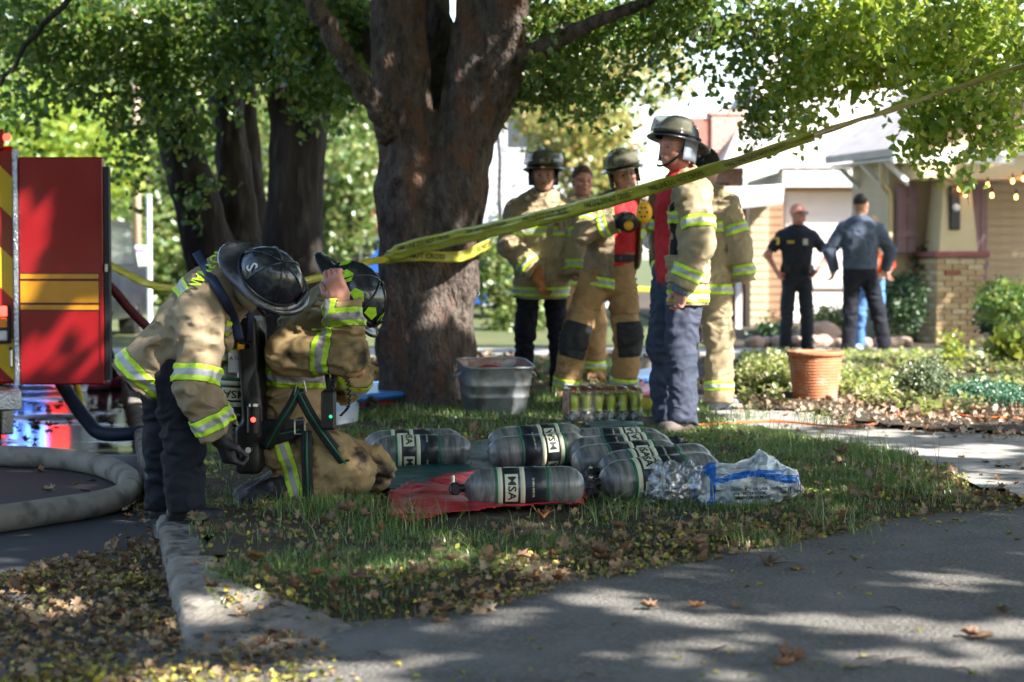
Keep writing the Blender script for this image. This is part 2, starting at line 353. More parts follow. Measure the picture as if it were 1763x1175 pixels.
def head_sdf(J):
    o = A3(J['head']); k = J['k']; f = J['hf'].normalized(); u = J['hu']; u = (u-f*u.dot(f)).normalized(); s = f.cross(u)*-1; s = u.cross(f); X, Fv, Uv = A3(s), A3(f), A3(u)
    J['hx'] = Vector(X.tolist()); J['hfn'] = f; J['hun'] = u
    def g(P):
        q = (P-o)/k; x = np.abs(q@X); y = q@Fv; z = q@Uv
        def e(cx, cy, cz, rx, ry, rz):
            l = np.sqrt(((x-cx)/rx)**2+((y-cy)/ry)**2+((z-cz)/rz)**2); return (l-1)*min(rx, ry, rz)
        d = e(0, -.012, .035, .078, .098, .092)
        d = smin(d, e(0, .018, -.03, .060, .074, .088), .04)
        d = smin(d, e(0, .045, -.085, .034, .036, .028), .035)
        d = smin(d, e(.045, .01, -.065, .022, .035, .030), .03)
        d = smin(d, e(0, .078, .028, .055, .018, .014), .02)
        d = smin(d, e(.036, .066, -.022, .022, .018, .018), .025)
        d = np.maximum(d, -(e(.030, .102, .004, .020, .020, .013))*1.0) if False else -smin(-d, e(.031, .100, .003, .019, .018, .013), .014)
        d = smin(d, e(.031, .078, .003, .014, .013, .012), .004)
        d = smin(d, e(0, .092, -.008, .010, .016, .026), .012)
        d = smin(d, e(0, .100, -.026, .016, .014, .011), .008)
        d = smin(d, e(0, .088, -.055, .024, .012, .007), .006)
        d = smin(d, e(0, .086, -.067, .020, .012, .007), .006)
        d = smin(d, e(.079, -.008, -.005, .010, .020, .032), .008)
        return d*k
    return g
def hand_sdf(w, d, pn, k=1.0, curl=.6, thumb=None, scale=1.0):
    """hand: wrist w, direction d, palm normal pn (fingers curl towards pn)"""
    d = Vector(d).normalized(); pn = Vector(pn); pn = (pn-d*pn.dot(d)).normalized(); s = d.cross(pn); k = k*scale
    if thumb is not None and s.dot(thumb) < 0: s = -s
    w = Vector(w); parts = [rbox(w+d*.048*k, (.040*k, .046*k, .015*k), s, d, pn, .013*k), cone(w-d*.05*k, w+d*.01*k, .027*k, .027*k)]
    fi = []
    for i, (o, L) in enumerate(((.030, .072), (.010, .080), (-.010, .074), (-.029, .058))):
        c = curl*(1+.12*i); b = w+d*.088*k+s*o*k; a1 = c*.7; v1 = d*math.cos(a1)+pn*math.sin(a1); a2 = c*1.7; v2 = d*math.cos(a2)+pn*math.sin(a2); a3 = c*2.3; v3 = d*math.cos(a3)+pn*math.sin(a3)
        p1 = b+(v1+s*o*1.5)*L*.45*k; p2 = p1+v2*L*.32*k; p3 = p2+v3*L*.23*k
        fi += [cone(b, p1, .0098*k, .0088*k), cone(p1, p2, .0088*k, .008*k), cone(p2, p3, .008*k, .007*k)]
    t0 = w+d*.02*k+s*.028*k; t1 = t0+(s*.75+d*.6+pn*.25)*.045*k; t2 = t1+(s*.15+d*.85+pn*.5)*.04*k
    pal = U(parts+[cone(t0, t1, .015*k, .012*k)], .02); fin = U(fi, .003); th = cone(t1, t2, .0115*k, .009*k)
    return lambda P: smin(smin(pal(P), fin(P), .008), th(P), .006)
def bounds(pts, r):
    a = np.array([tuple(p) for p in pts]); return a.min(0)-r, a.max(0)+r
def body(J, root, skin, hands=((None, None), (None, None)), bare_arms=False, curl=.6, hscale=1.0, res=.0055):
    k = J['k']; hs = head_sdf(J); hd = J['head']; f = J['hfn']; u = J['hun']
    neck = cone(J['neck'], hd-u*.05*k-f*.02*k, .062*k, .055*k)
    P, Q = nets(U([hs, neck], .03), *bounds([hd, J['neck']], .15*k), res)
    core = U([sq(J['pelvis'], J['chest'], .13*k, .14*k, J['F'], .7)]+[cone(J['neck'], J['sh'][i], .06*k, .055*k) for i in (0, 1)]+[cone(J['sh'][i], J['el'][i], .05*k, .04*k) for i in (0, 1)]+[cone(J['el'][i], J['wr'][i], .042*k, .027*k) for i in (0, 1)]
             + [cone(J['hip'][i], J['kn'][i], .075*k, .055*k) for i in (0, 1)]+[cone(J['kn'][i], J['an'][i], .055*k, .04*k) for i in (0, 1)]+[neck], .04)
    P2, Q2 = nets(core, *bounds([J['pelvis'], J['chest'], J['neck']]+J['sh']+J['el']+J['wr']+J['kn']+J['an'], .15*k), .011 if bare_arms else .02)
    Vs = [P, P2]; Qs = [Q, Q2]
    for i in (0, 1):
        d, pn = hands[i]
        if d is None: continue
        hf = hand_sdf(J['wr'][i], d, pn, k, curl, None, hscale); p, q = nets(hf, *bounds([J['wr'][i]], .24*k), .0048); Vs.append(p); Qs.append(q)
    n = 0; QQ = []
    for v, q in zip(Vs, Qs): QQ.append(q+n); n += len(v)
    b = mesh_obj("body", np.concatenate(Vs), np.concatenate(QQ), skin, root, True)
    hx = J['hx']
    for sg in (-1, 1):
        c = hd+hx*sg*.031*k+f*.0795*k+u*.003*k
        m = MB(); m.lathe([(0, .0125*k)]+[(.0125*k*math.sin(a), .0125*k*math.cos(a)) for a in (.5, 1, 1.5)], 12, basis(c, hx, u, f), sy=.5); e = m.build("eye", M_eye, b, True)
        m = MB(); m.lathe([(0, .0134*k), (.0068*k, .0122*k)], 10, basis(c, hx, u, f), sy=.8); m.build("iris", M_iris, e, True)
        m = MB(); m.tube([hd+hx*sg*x*k+f*(.094-.6*x*x*6)*k+u*z*k for x, z in ((.012, .022), (.028, .027), (.046, .021))], [.0035*k, .0045*k, .002*k], 6, flat=.8); m.build("eyebrow", M_brow, b, True)
    m = MB(); m.tube([hd+hx*x*k+f*(.100-9*x*x)*k-u*.0605*k for x in (-.022, -.011, 0, .011, .022)], [.002*k, .0045*k, .005*k, .0045*k, .002*k], 6); m.build("mouth", M_lip, b, True)
    return b
def hair(J, root, m=None, cut=.03, thick=.010, back=-.06, name="hair"):
    o = J['head']; k = J['k']; f = J['hfn']; u = J['hun']; s = J['hx']
    e = U([ell(o-f*.012*k+u*.037*k, [(.078+thick)*k, (.098+thick)*k, (.092+thick)*k], s, f, u)], .01)
    p1 = plane(o+u*cut*k+f*.075*k, f*.75-u*1.0)      # keep above the hair line at the front
    p2 = plane(o+u*back*k, -u)
    g = lambda P: e(P)+.004*vnoise(P*90)
    return sdf_obj(name, I(g, p1, p2), *bounds([o], .16*k), .006, m or M_brow, root)
def band(root, f, a, b, t, w, J, m=None, grid=.008, clip=None, name="reflective_band", rr=.26, grow=.006):
    a = Vector(a); b = Vector(b); d = (b-a).normalized(); c = a+(b-a)*t; n = A3(d); cc = A3(c)
    sl_ = lambda P: np.abs((P-cc)@n)-w/2
    g = I(off(f, grow), sl_, *([clip] if clip else []))
    return sdf_obj(name, g, *bounds([c], rr), grid, m or M_band, root, {"bt": lambda P: ((P-cc)@n)/(w/2)}, marg=.012)
def coat(J, root, m, bm, grid=.009, amp=.014, hem=-.17, rl=1.0, rs=1.0, open_front=None, seed=0, bands=True, name="coat", collar=True, cuff=.97, bw=.075, mid=.62, chestband=True, fr=9, low=0.0):
    k = J['k']; S, F = J['S'], J['F']; ax = (J['chest']-J['pelvis']).normalized(); r = rl*k
    hemp = J['pelvis']+ax*hem*k; down = -ax
    torso = U([sq(J['pelvis']+ax*(hem-.1)*k, J['chest'], .205*r, .200*r, F, .72), sq(J['chest'], J['chest']+ax*.07*k, .195*r, .17*r, F, .72)]+[cone(J['neck']-ax*.02*k, J['sh'][i]-ax*.02*k, .095*r, .083*r) for i in (0, 1)], .06)
    sl = []
    for i in (0, 1):
        s0, e, w = J['sh'][i], J['el'][i], J['wr'][i]; w2 = e+(w-e)*cuff
        sl.append([cone(s0-ax*.02*k, e, .092*k*rs, .080*k*rs), I(cone(e, w2+(w2-e)*.2, .080*k*rs, .068*k*rs), plane(w2, w2-e))])
    lst = [U([x[0], x[1]], .02) for x in sl]; fs = folds(U([torso]+lst, .035), amp, fr, seed)
    cutp = plane(hemp, down)
    f0 = lambda P: np.maximum(fs(P), np.where(torso(P) < .06, cutp(P), -1.0))
    if collar:
        cn = J['neck']; hd = (J['head']-cn).normalized(); cl = SUB(I(cone(cn-hd*.02*k, cn+hd*.10*k, .105*k, .098*k), plane(cn+hd*.075*k, hd)), cone(cn, cn+hd*.2*k, .082*k, .09*k)); f1 = (lambda g, c: (lambda P: smin(g(P), c(P), .015)))(f0, cl)
    else: f1 = f0
    wedge = None
    if open_front:
        x0, x1, yd = open_front; base = J['pelvis']+S*((x0+x1)/2)*k+F*.20*k+ax*.12*k
        wedge = rbox(base, (abs(x1-x0)/2*k, .16*k+yd, .62*k), S, F, ax, .01); f1 = SUB(f1, wedge)
    pts = [J['pelvis']+ax*hem*k, J['chest'], J['neck']]+J['sh']+J['el']+J['wr']
    o = sdf_obj(name, f1, *bounds(pts, .26*k), grid, m, root, marg=.03)
    if bands:
        wc = [(lambda P, wd=wedge: -wd(P))] if wedge else []
        tf = folds(torso, amp, fr, seed)
        band(o, tf, J['pelvis'], J['chest'], (hem+.055+low)*k/(J['chest']-J['pelvis']).length, bw*k, J, bm, grid*.85, (I(*wc) if wc else None))
        if chestband: band(o, tf, J['pelvis'], J['chest'], .80, bw*k, J, bm, grid*.85, (I(*wc) if wc else None))
        for i in (0, 1):
            lf = folds(lst[i], amp, fr, seed)
            band(o, lf, J['sh'][i], J['el'][i], mid, bw*k, J, bm, grid*.75, rr=.15)
            band(o, lf, J['el'][i], J['wr'][i], .66, bw*k, J, bm, grid*.75, rr=.13)
    return o
def pocket(J, root, m, i, up, wd, ht, seed, amp, fr, rl, hem, out=.012, name="pocket", fwd=.10, flap=True):
    """patch pocket lying on the coat front; i: sideways offset"""
    k = J['k']; S, F = J['S'], J['F']; ax = (J['chest']-J['pelvis']).normalized(); r = rl*k
    tor = U([sq(J['pelvis']+ax*(hem-.1)*k, J['chest'], .205*r, .200*r, F, .72), sq(J['chest'], J['chest']+ax*.07*k, .195*r, .17*r, F, .72)]+[cone(J['neck']-ax*.02*k, J['sh'][q]-ax*.02*k, .095*r, .083*r) for q in (0, 1)], .06)
    tf = folds(tor, amp, fr, seed); c = J['pelvis']+ax*up*k+S*i*k+F*fwd*k
    o = sdf_obj(name, I(off(tf, out), rbox(c, (wd/2*k, .14*k, ht/2*k), S, F, ax, .012)), *bounds([c], .26), .0075, m, root, marg=.02)
    if flap and o: sdf_obj("flap", I(off(tf, out+.007), rbox(c+ax*ht*.38*k, (wd/2*k+.006, .14*k, ht*.14*k), S, F, ax, .008)), *bounds([c], .26), .007, m, o, marg=.02)
    return o
def trousers(J, root, m, r=(.105, .088, .080), grid=.010, amp=.012, seed=3, bands=False, bm=None, waist=.10, cuffz=.03, pads=None, name="trousers", wr=.16):
    k = J['k']; F = J['F']; ax = (J['chest']-J['pelvis']).normalized(); fs = []
    for i in (0, 1):
        h, n, a = J['hip'][i], J['kn'][i], J['an'][i]; a2 = a+(a-n).normalized()*cuffz*k
        fs.append(U([cone(h, n, r[0]*k, r[1]*k), I(cone(n, a2+(a2-n)*.1, r[1]*k, r[2]*k), plane(a2, a2-n))], .03))
    pel = I(sq(J['pelvis']-ax*.06*k, J['pelvis']+ax*.12*k, wr*k, wr*k*.96, F, .74), plane(J['pelvis']+ax*waist*k, ax))
    f = folds(U([pel]+fs, .03), amp, 8, seed, (1, 1, 1.8))
    o = sdf_obj(name, f, *bounds([J['pelvis']]+J['hip']+J['kn']+J['an'], .22*k), grid, m, root)
    for i in (0, 1):
        lf = folds(fs[i], amp, 8, seed, (1, 1, 1.8))
        if bands: band(o, lf, J['kn'][i], J['an'][i], .80, .07*k, J, bm or M_band, grid*.8, rr=.16)
        if pads:
            n = J['kn'][i]; pf = (F+J['S']*(-.25 if i == 0 else .25)).normalized(); d = (J['an'][i]-J['hip'][i]).normalized()
            sdf_obj("knee_pad", I(off(lf, .010), rbox(n+d*.02+pf*.09*k, (.11*k, .07*k, .13*k), pf.cross(d), pf, d, .02)), *bounds([n], .25), .009, pads, o, marg=.015)
    return o
def boots(J, root, m, hgt=.12, r=.058, tall=False, name="boot"):
    k = J['k']
    for i in (0, 1):
        a = J['an'][i]; t = J['toe'][i]; up = (J['kn'][i]-a).normalized(); ft = a-Vector((0, 0, .045*k))
        f = U([cone(ft-t*.04*k, ft+t*.15*k, r*.75*k, r*.68*k), cone(a, a+up*(hgt+(.1 if tall else 0))*k, r*k, r*1.1*k)], .03)
        o = sdf_obj(name, I(f, plane(a-Vector((0, 0, .088*k)), (0, 0, -1))), *bounds([a, a+t*.2*k, a+up*.2], .09), .008, m, root)
        mb = MB(); s = t.cross(UPV); c = a+t*.055*k-Vector((0, 0, .088*k)); ol = [(math.cos(q)*.145*k, math.sin(q)*.05*k*(1+.12*math.cos(q))) for q in np.linspace(0, 2*math.pi, 18)[:-1]]
        mb.prism(ol, -.004, .022, basis(c, t, s, UPV)); mb.build("sole", M_rubber, o)
# helmet, built around the head centre: X side, Y towards the back, Z up
def shellpt(a, e, r):
    return (r[0]*math.sin(a)*math.cos(e), -r[1]*math.cos(a)*math.cos(e), .035+r[2]*math.sin(e))
def helmet(J, root, m, visor=None, badge=None, badge_txt=None, tip=0, strap=True, flaps=True, sz=1.0, lime=False, letter=None, ridge=True, fly=None, flapm=None):
    k = J['k']*sz; f = J['hfn']; u = J['hun']; s = J['hx']
    if tip: R = Matrix.Rotation(math.radians(tip), 3, s); f = R @ f; u = R @ u
    Mx = basis(J['head']+u*.028*k, s*k, -f*k, u*k); n = 48; r = (.118, .146, .128); V = []; Fc = []
    prof = []
    for a in [2*math.pi*i/n for i in range(n)]:
        back = max(0, -math.cos(a)); fr = max(0, math.cos(a)); out = .030+.018*fr**2+.062*back**3; col = []
        for e in (1.5, 1.25, 1.0, .75, .5, .25, .05): 
            x, y, z = shellpt(a, e, r); rid = .003*(max(0, math.cos(3*a))**24)*math.cos(e); q = math.hypot(x, y) or 1; col.append((x*(1+rid/q), y*(1+rid/q), z+rid))
        x, y, z = shellpt(a, 0, r); q = math.hypot(x, y); dz = -.022*back**2+.004*fr
        for o_, zz in ((.006, .031), (out*.6, .026), (out, .020+dz), (out+.004, .012+dz), (out, .008+dz), (out*.5, .018), (-.004, .024)): col.append((x*(1+o_/q), y*(1+o_/q), zz+ (dz*.4 if .5 < o_/out < .7 else 0)))
        prof.append(col)
    c = len(prof[0])
    for col in prof: V += col
    for i in range(n):
        for j in range(c-1): Fc.append((i*c+j, i*c+j+1, ((i+1) % n)*c+j+1, ((i+1) % n)*c+j))
    Fc.append(tuple(i*c for i in range(n)))
    h = mesh_obj("helmet", [Mx @ Vector(v) for v in V], Fc, m, root, True)
    if ridge:
        for a in (0, math.pi/3, -math.pi/3, 2*math.pi/3, -2*math.pi/3, math.pi):
            mb = MB(); mb.tube([Mx @ Vector(shellpt(a, e, (r[0]+.003, r[1]+.003, r[2]+.003))) for e in (1.5, 1.2, .9, .6, .3, .08)], .0045*k, 6); mb.build("ridge", m, h, True)
    mb = MB(); mb.tube([Mx @ Vector(shellpt(a, .06, (r[0]+.006, r[1]+.006, r[2]))) for a in np.linspace(0, 2*math.pi, 33)], .006*k, 6); mb.build("rim_band", M_blackp, h, True)
    def patch(a0, a1, z0, z1, ro, name, mm, na=14, curve=0, th=.003, taper=0):
        V = []; Fq = []
        for side in (0, th):
            for j, z in enumerate(np.linspace(z0, z1, 5)):
                for i in range(na+1):
                    t = i/na; a = a0+(a1-a0)*t; w = 1-taper*(j/4); a = (a0+a1)/2+(a-(a0+a1)/2)*w; rr_ = ro-curve*(j/4)**2+side
                    V.append(Mx @ Vector(((r[0]+rr_)*math.sin(a), -(r[1]+rr_)*math.cos(a), z)))
        k_ = na+1; q = 5*k_
        for b_ in (0, q):
            for j in range(4):
                for i in range(na): Fq.append((b_+j*k_+i, b_+j*k_+i+1, b_+(j+1)*k_+i+1, b_+(j+1)*k_+i))
        for j in range(4): Fq += [(j*k_, (j+1)*k_, q+(j+1)*k_, q+j*k_), (j*k_+na, (j+1)*k_+na, q+(j+1)*k_+na, q+j*k_+na)]
        for i in range(na): Fq += [(i, i+1, q+i+1, q+i), (4*k_+i, 4*k_+i+1, q+4*k_+i+1, q+4*k_+i)]
        return mesh_obj(name, V, Fq, mm, h, True)
    if visor: patch(-1.45, 1.45, .045, .135, .026, "visor", visor, 20, .014)
    if badge:
        b_ = patch(-.30, .30, .040, .085, .010 if not visor else .012, "front_shield", badge, 8, .004, .006, .3)
    if badge_txt:
        text_on(badge_txt, .030, lambda x, y: Mx @ Vector(((r[0]+.026)*math.sin(x/.14), -(r[1]+.026)*math.cos(x/.14), .055+y)), "lettering", M_white, h)
    if letter: 
        ch, aa, ee = letter
        text_on(ch, .07, lambda x, y: Mx @ Vector(shellpt(aa-x/.12, ee-y/.128, (r[0]+.007, r[1]+.007, r[2]+.007))), "lettering", M_white, h)
    if lime:
        for a in np.linspace(-2.9, 2.9, 9):
            V = [Mx @ Vector(shellpt(a+x, e, (r[0]+.007, r[1]+.007, r[2]+.007))) for x, e in ((-.20, .20), (.20, .20), (.24, .42), (0, .58), (-.24, .42))]
            mesh_obj("lime_patch", V, [(0, 1, 2, 3, 4)], mat("lime_sticker", (.45, .80, .02), (.32, .55, .02), 40, rough=.5), h)
    if flaps:
        for sg in (-1, 1): patch(sg*1.35, sg*2.6, -.10, .03, -.014, "ear_flap", flapm or M_black, 8, -.004, .006)
    if strap:
        mb = MB(); mb.tube(crom([Mx @ Vector(p) for p in ((-.095, -.01, .03), (-.088, -.03, -.06), (-.05, -.085, -.135), (0, -.10, -.15), (.05, -.085, -.135), (.088, -.03, -.06), (.095, -.01, .03))], 4), .008*k, 6, flat=.4); mb.build("chin_strap", M_black, h, True)
    return h
# ------------------------------------------------------------------ the ground
def smst(a, b, x):
    t = np.clip((np.asarray(x, dtype=float)-a)/(b-a), 0, 1); return t*t*(3-2*t)
K0 = np.array([-.98, 5.9]); K1 = np.array([-1.93, 10.4]); KD = (K1-K0)/np.linalg.norm(K1-K0); KN = np.array([KD[1], -KD[0]])   # kerb line, KN points to the lawn
def dk(x, y): return (np.asarray(x)-K0[0])*KN[0]+(np.asarray(y)-K0[1])*KN[1]
def inpoly(x, y, poly):
    x = np.asarray(x, dtype=float); y = np.asarray(y, dtype=float); c = np.zeros(x.shape, bool); n = len(poly)
    for i in range(n):
        x0, y0 = poly[i][:2]; x1, y1 = poly[(i+1) % n][:2]
        t = ((y0 > y) != (y1 > y)) & (x < (x1-x0)*(y-y0)/((y1-y0) or 1e-9)+x0); c ^= t
    return c
def gp(*pts): return [tuple(G(a, b))[:2] for a, b in pts]
# lawn polygon (bounded by kerb, drive and garden path)
kb = lambda t, o=.12: tuple(K0+KD*t+KN*o)
LAWN = [kb(.55, .16)]+gp((455, 1052), (560, 1040), (700, 1042), (820, 1034), (950, 1008), (1130, 972), (1320, 938), (1480, 905), (1640, 880), (1790, 868), (1780, 858), (1690, 842), (1560, 797), (1400, 757), (1280, 738), (1200, 728), (1120, 712), (1075, 690), (1060, 672))+[(1.3, 17.6), (1.0, 20.8), (-8, 20.8)]+[kb(15.0)]
PATHP = gp((1075, 690), (1120, 712), (1200, 728), (1280, 738), (1400, 757), (1560, 797), (1690, 842), (1780, 858))+[(3.2, 8.9), (7, 9.6), (7, 12.6)]+gp((1763, 752), (1600, 745), (1500, 737), (1400, 712), (1270, 706), (1180, 676))+[(1.3, 17.2)]
BED = gp((1200, 682), (1270, 708), (1400, 714), (1500, 738), (1600, 746), (1763, 754))+[(7.5, 12.4), (9, 21.2), (1.9, 21.2), (1.45, 17.5)]
M_asph = mat("asphalt", (.028, .029, .033), (.05, .05, .055), 3, rough=.75, bump=.5, bscale=130, c3=(.075, .075, .08), s3=140, spec=.5)
M_conc = mat("concrete", (.095, .088, .078), (.165, .155, .140), 2.2, rough=.95, bump=.9, bscale=70, c3=(.20, .18, .155), s3=55, detail=9)
M_path = mat("pale_concrete", (.27, .25, .225), (.36, .34, .31), 2.0, rough=.9, bump=.3, bscale=80, c3=(.18, .16, .14), s3=6, detail=8)
M_kerb = mat("kerb_concrete", (.13, .115, .095), (.27, .245, .21), 4, rough=.92, bump=.7, bscale=40, c3=(.06, .055, .048), s3=12, detail=9)
M_soil = mat("soil", (.035, .026, .017), (.075, .055, .035), 9, rough=1, bump=.8, bscale=60)
M_far = mat("far_lawn", (.05, .075, .02), (.10, .10, .035), .8, rough=1, bump=.5, bscale=8)
S_ = lambda o, n=None: tag(o, kind="structure")
S_(mesh_obj("ground", [(-300, -60, -.16), (300, -60, -.16), (300, 600, -.16), (-300, 600, -.16)], [(0, 1, 2, 3)], M_far))
# street: a sheet west of the kerb, wet patch near the engine
def grid(x0, x1, y0, y1, h, zf, keep=None):
    nx = int((x1-x0)/h)+1; ny = int((y1-y0)/h)+1; X, Y = np.meshgrid(np.linspace(x0, x1, nx), np.linspace(y0, y1, ny), indexing='ij')
    x = X.ravel(); y = Y.ravel(); z = zf(x, y); I0 = (np.arange(nx-1)[:, None]*ny+np.arange(ny-1)[None]).ravel()
    F = np.stack([I0, I0+ny, I0+ny+1, I0+1], 1)
    if keep is not None:
        cx = x[F].mean(1); cy = y[F].mean(1); F = F[keep(cx, cy)]
    u, inv = np.unique(F, return_inverse=True); return np.stack([x, y, z], 1)[u], inv.reshape(F.shape)
def wetasph():
    m = bpy.data.materials.new("wet_asphalt"); m.use_nodes = True; N = m.node_tree.nodes; L = m.node_tree.links; b = N["Principled BSDF"]; tc = N.new("ShaderNodeTexCoord")
    sx = N.new("ShaderNodeSeparateXYZ"); L.new(tc.outputs["Object"], sx.inputs[0])
    def nz(s, d=5):
        n = N.new("ShaderNodeTexNoise"); n.inputs["Scale"].default_value = s; n.inputs["Detail"].default_value = d; L.new(tc.outputs["Object"], n.inputs["Vector"]); return n
    def mth(op, a, b_=None, c=None):
        x = N.new("ShaderNodeMath"); x.operation = op
        for i, v in enumerate((a, b_, c)):
            if v is None: continue
            if isinstance(v, (int, float)): x.inputs[i].default_value = v
            else: L.new(v, x.inputs[i])
        return x.outputs[0]
    n1 = nz(1.1); n2_ = nz(120, 3); n3 = nz(3)
    mr = N.new("ShaderNodeMapRange"); L.new(sx.outputs[1], mr.inputs[0]); mr.inputs[1].default_value = 11.4; mr.inputs[2].default_value = 12.6; mr.interpolation_type = 'SMOOTHSTEP'
    w = mth('MULTIPLY', mr.outputs[0], mth('GREATER_THAN', mth('ADD', n1.outputs[0], 0.0), .40))
    w = mth('MULTIPLY', mr.outputs[0], mth('SMOOTH_MIN', mth('MULTIPLY', mth('SUBTRACT', n1.outputs[0], .33), 8), 1.0, .2))
    w.node.use_clamp = True
    r = N.new("ShaderNodeValToRGB"); r.color_ramp.elements[0].color = (.03, .031, .036, 1); r.color_ramp.elements[1].color = (.062, .062, .068, 1); L.new(n3.outputs[0], r.inputs[0])
    mx = N.new("ShaderNodeMix"); mx.data_type = 'RGBA'; L.new(w, mx.inputs[0]); L.new(r.outputs[0], mx.inputs[6]); mx.inputs[7].default_value = (.012, .012, .015, 1); L.new(mx.outputs[2], b.inputs["Base Color"])
    L.new(mth('MULTIPLY_ADD', w, -.66, .74), b.inputs["Roughness"]); b.inputs["Specular IOR Level"].default_value = .5
    bp = N.new("ShaderNodeBump"); bp.inputs["Distance"].default_value = .004; L.new(mth('MULTIPLY_ADD', w, -.93, 1.0), bp.inputs["Strength"]); L.new(n2_.outputs[0], bp.inputs["Height"]); L.new(bp.outputs[0], b.inputs["Normal"]); return m
SZ = -.12
a, b = K0-KD*9, K0+KD*90; S_(mesh_obj("street", [(*(a+KN*.02), SZ), (*(b+KN*.02), SZ), (*(b-KN*9), SZ), (*(a-KN*9), SZ)], [(0, 3, 2, 1)], wetasph()))
def distpoly(x, y):
    d = np.full(np.shape(x), 9.); n = 12
    for i in range(1, n):
        a = np.array(LAWN[i][:2]); b = np.array(LAWN[i+1][:2]); ab = b-a; t = np.clip(((x-a[0])*ab[0]+(y-a[1])*ab[1])/(ab@ab), 0, 1); d = np.minimum(d, np.hypot(x-a[0]-t*ab[0], y-a[1]-t*ab[1]))
    return d
# concrete drive: slopes down to the street
def zdrive(x, y): return -.115+.095*smst(-.25, 1.5, dk(x, y))
def dkeep(x, y):
    t = (x-K0[0])*KD[0]+(y-K0[1])*KD[1]; return (dk(x, y) > -.22) & ~(inpoly(x, y, LAWN) & (distpoly(x, y) > .12)) & ~((t > .6) & (dk(x, y) < .5)) & ~((y > 8.9) & (x < 2.0))
V, F_ = grid(-3, 7, 2.2, 10.2, .06, lambda x, y: zdrive(x, y), dkeep)
S_(mesh_obj("driveway", V, F_, M_conc, smooth=True))
def zlawn(x, y):
    e = smst(.0, .45, distpoly(x, y)); return (zdrive(x, y)-.012)*(1-e)+e*(.0+.030*n2(x, y, 1.1, 3)+.02*smst(0, 1.2, dk(x, y)))
V, F_ = grid(-9, 4.2, 5.6, 21, .1, lambda x, y: zlawn(x, y), lambda x, y: inpoly(x, y, LAWN))
S_(mesh_obj("lawn", V, F_, M_soil, smooth=True))
V, F_ = grid(0, 7, 8.5, 18, .1, lambda x, y: 0*x+.012, lambda x, y: inpoly(x, y, PATHP)); S_(mesh_obj("garden_path", V, F_, M_path))
V, F_ = grid(1, 9, 11, 21.4, .12, lambda x, y: .02+.03*n2(x, y, .9, 3), lambda x, y: inpoly(x, y, BED)); S_(mesh_obj("planting_bed", V, F_, M_soil, smooth=True))
mb = MB(); mb.box(-14, 21.3, -.12, 14, 23.2, .02); S_(mb.build("sidewalk", M_path))
mb = MB(); mb.box(-14, 23.25, -.12, 2.4, 60, -.02); S_(mb.build("far_yard", M_far))
mb = MB(); mb.box(2.45, 23.25, -.12, 16, 60, -.01); S_(mb.build("house_yard", M_soil))
# kerb: separate cast lengths with rounded, chipped nose
kt = empty("kerb", (0, 0, 0)); tag(kt, "rough concrete kerb along the edge of the lawn, buried in leaves at its near end", "kerb")
def kerbseg(t0, t1, seed, z1=.0, flare=0, end=0):
    f0 = lambda P: None
    def f(P):
        t = (P[:, 0]-K0[0])*KD[0]+(P[:, 1]-K0[1])*KD[1]; d = (P[:, 0]-K0[0])*KN[0]+(P[:, 1]-K0[1])*KN[1]
        top = z1-end*smst(t0+.75, t0-.05, t)
        q = np.stack([np.abs(d-.09-flare*smst(t0+.8, t0, t)*.5)-(.09+flare*smst(t0+.8, t0, t)*.5), np.abs(t-(t0+t1)/2)-(t1-t0)/2+.006, P[:, 2]-top], 1)+.035
        return np.linalg.norm(np.maximum(q, 0), axis=1)+np.minimum(q.max(1), 0)-.035+.007*fbm(P*8+seed, 3)+.006*fbm(P*31+seed, 2)+.02*np.maximum(0, fbm(P*3+seed, 2)-.3)
    m = K0+KD*(t0+t1)/2; L = (t1-t0)/2+.5
    return sdf_obj("kerb_length", f, (m[0]-L*.35-.6, m[1]-L, -.2), (m[0]+L*.35+.6, m[1]+L, .06), .013, M_kerb, kt, marg=.04)
kerbseg(.05, 1.45, 3, .012, .45, .10); kerbseg(1.46, 3.3, 8); kerbseg(3.31, 5.6, 15); kerbseg(5.61, 9, 22); kerbseg(9.01, 14, 30)
# ------------------------------------------------------------------ grass
def shade_rand(n): return rng.random(n)
def blades(name, x, y, z, h, w, m, lean=.5, segs=3):
    n = len(x); a = rng.random(n)*6.283; dx, dy = np.cos(a), np.sin(a); ln = (rng.random(n)**1.2)*lean*h*1.3+.1*h; wx, wy = -dy, dx
    tw = rng.normal(0, .5, n); wx, wy = np.cos(a+1.57+tw), np.sin(a+1.57+tw)
    V = []; 
    for k in range(segs+1):
        t = k/segs; ww = w*(1-t**1.5)*.5 if k < segs else 0*w; cx = x+dx*ln*t*t; cy = y+dy*ln*t*t; cz = z+h*(t-.28*t*t*ln/h)
        if k < segs: V += [np.stack([cx-wx*ww, cy-wy*ww, cz], 1), np.stack([cx+wx*ww, cy+wy*ww, cz], 1)]
        else: V += [np.stack([cx, cy, cz], 1)]
    P = np.stack(V, 1); k = P.shape[1]; base = np.arange(n)[:, None]*k; F = []
    for s in range(segs-1): F += [base+np.array([[2*s, 2*s+1, 2*s+3]]), base+np.array([[2*s, 2*s+3, 2*s+2]])]
    F += [base+np.array([[2*segs-2, 2*segs-1, 2*segs]])]
    r = np.repeat(rng.random(n), k)
    return mesh_obj(name, P.reshape(-1, 3), np.concatenate(F), m, None, True, {"rnd": r})
M_grass = leafmat("grass_blade", [(.045, .10, .02), (.07, .16, .03), (.10, .20, .04), (.14, .24, .055), (.22, .26, .08), (.34, .30, .14)], .35, .45, .06)
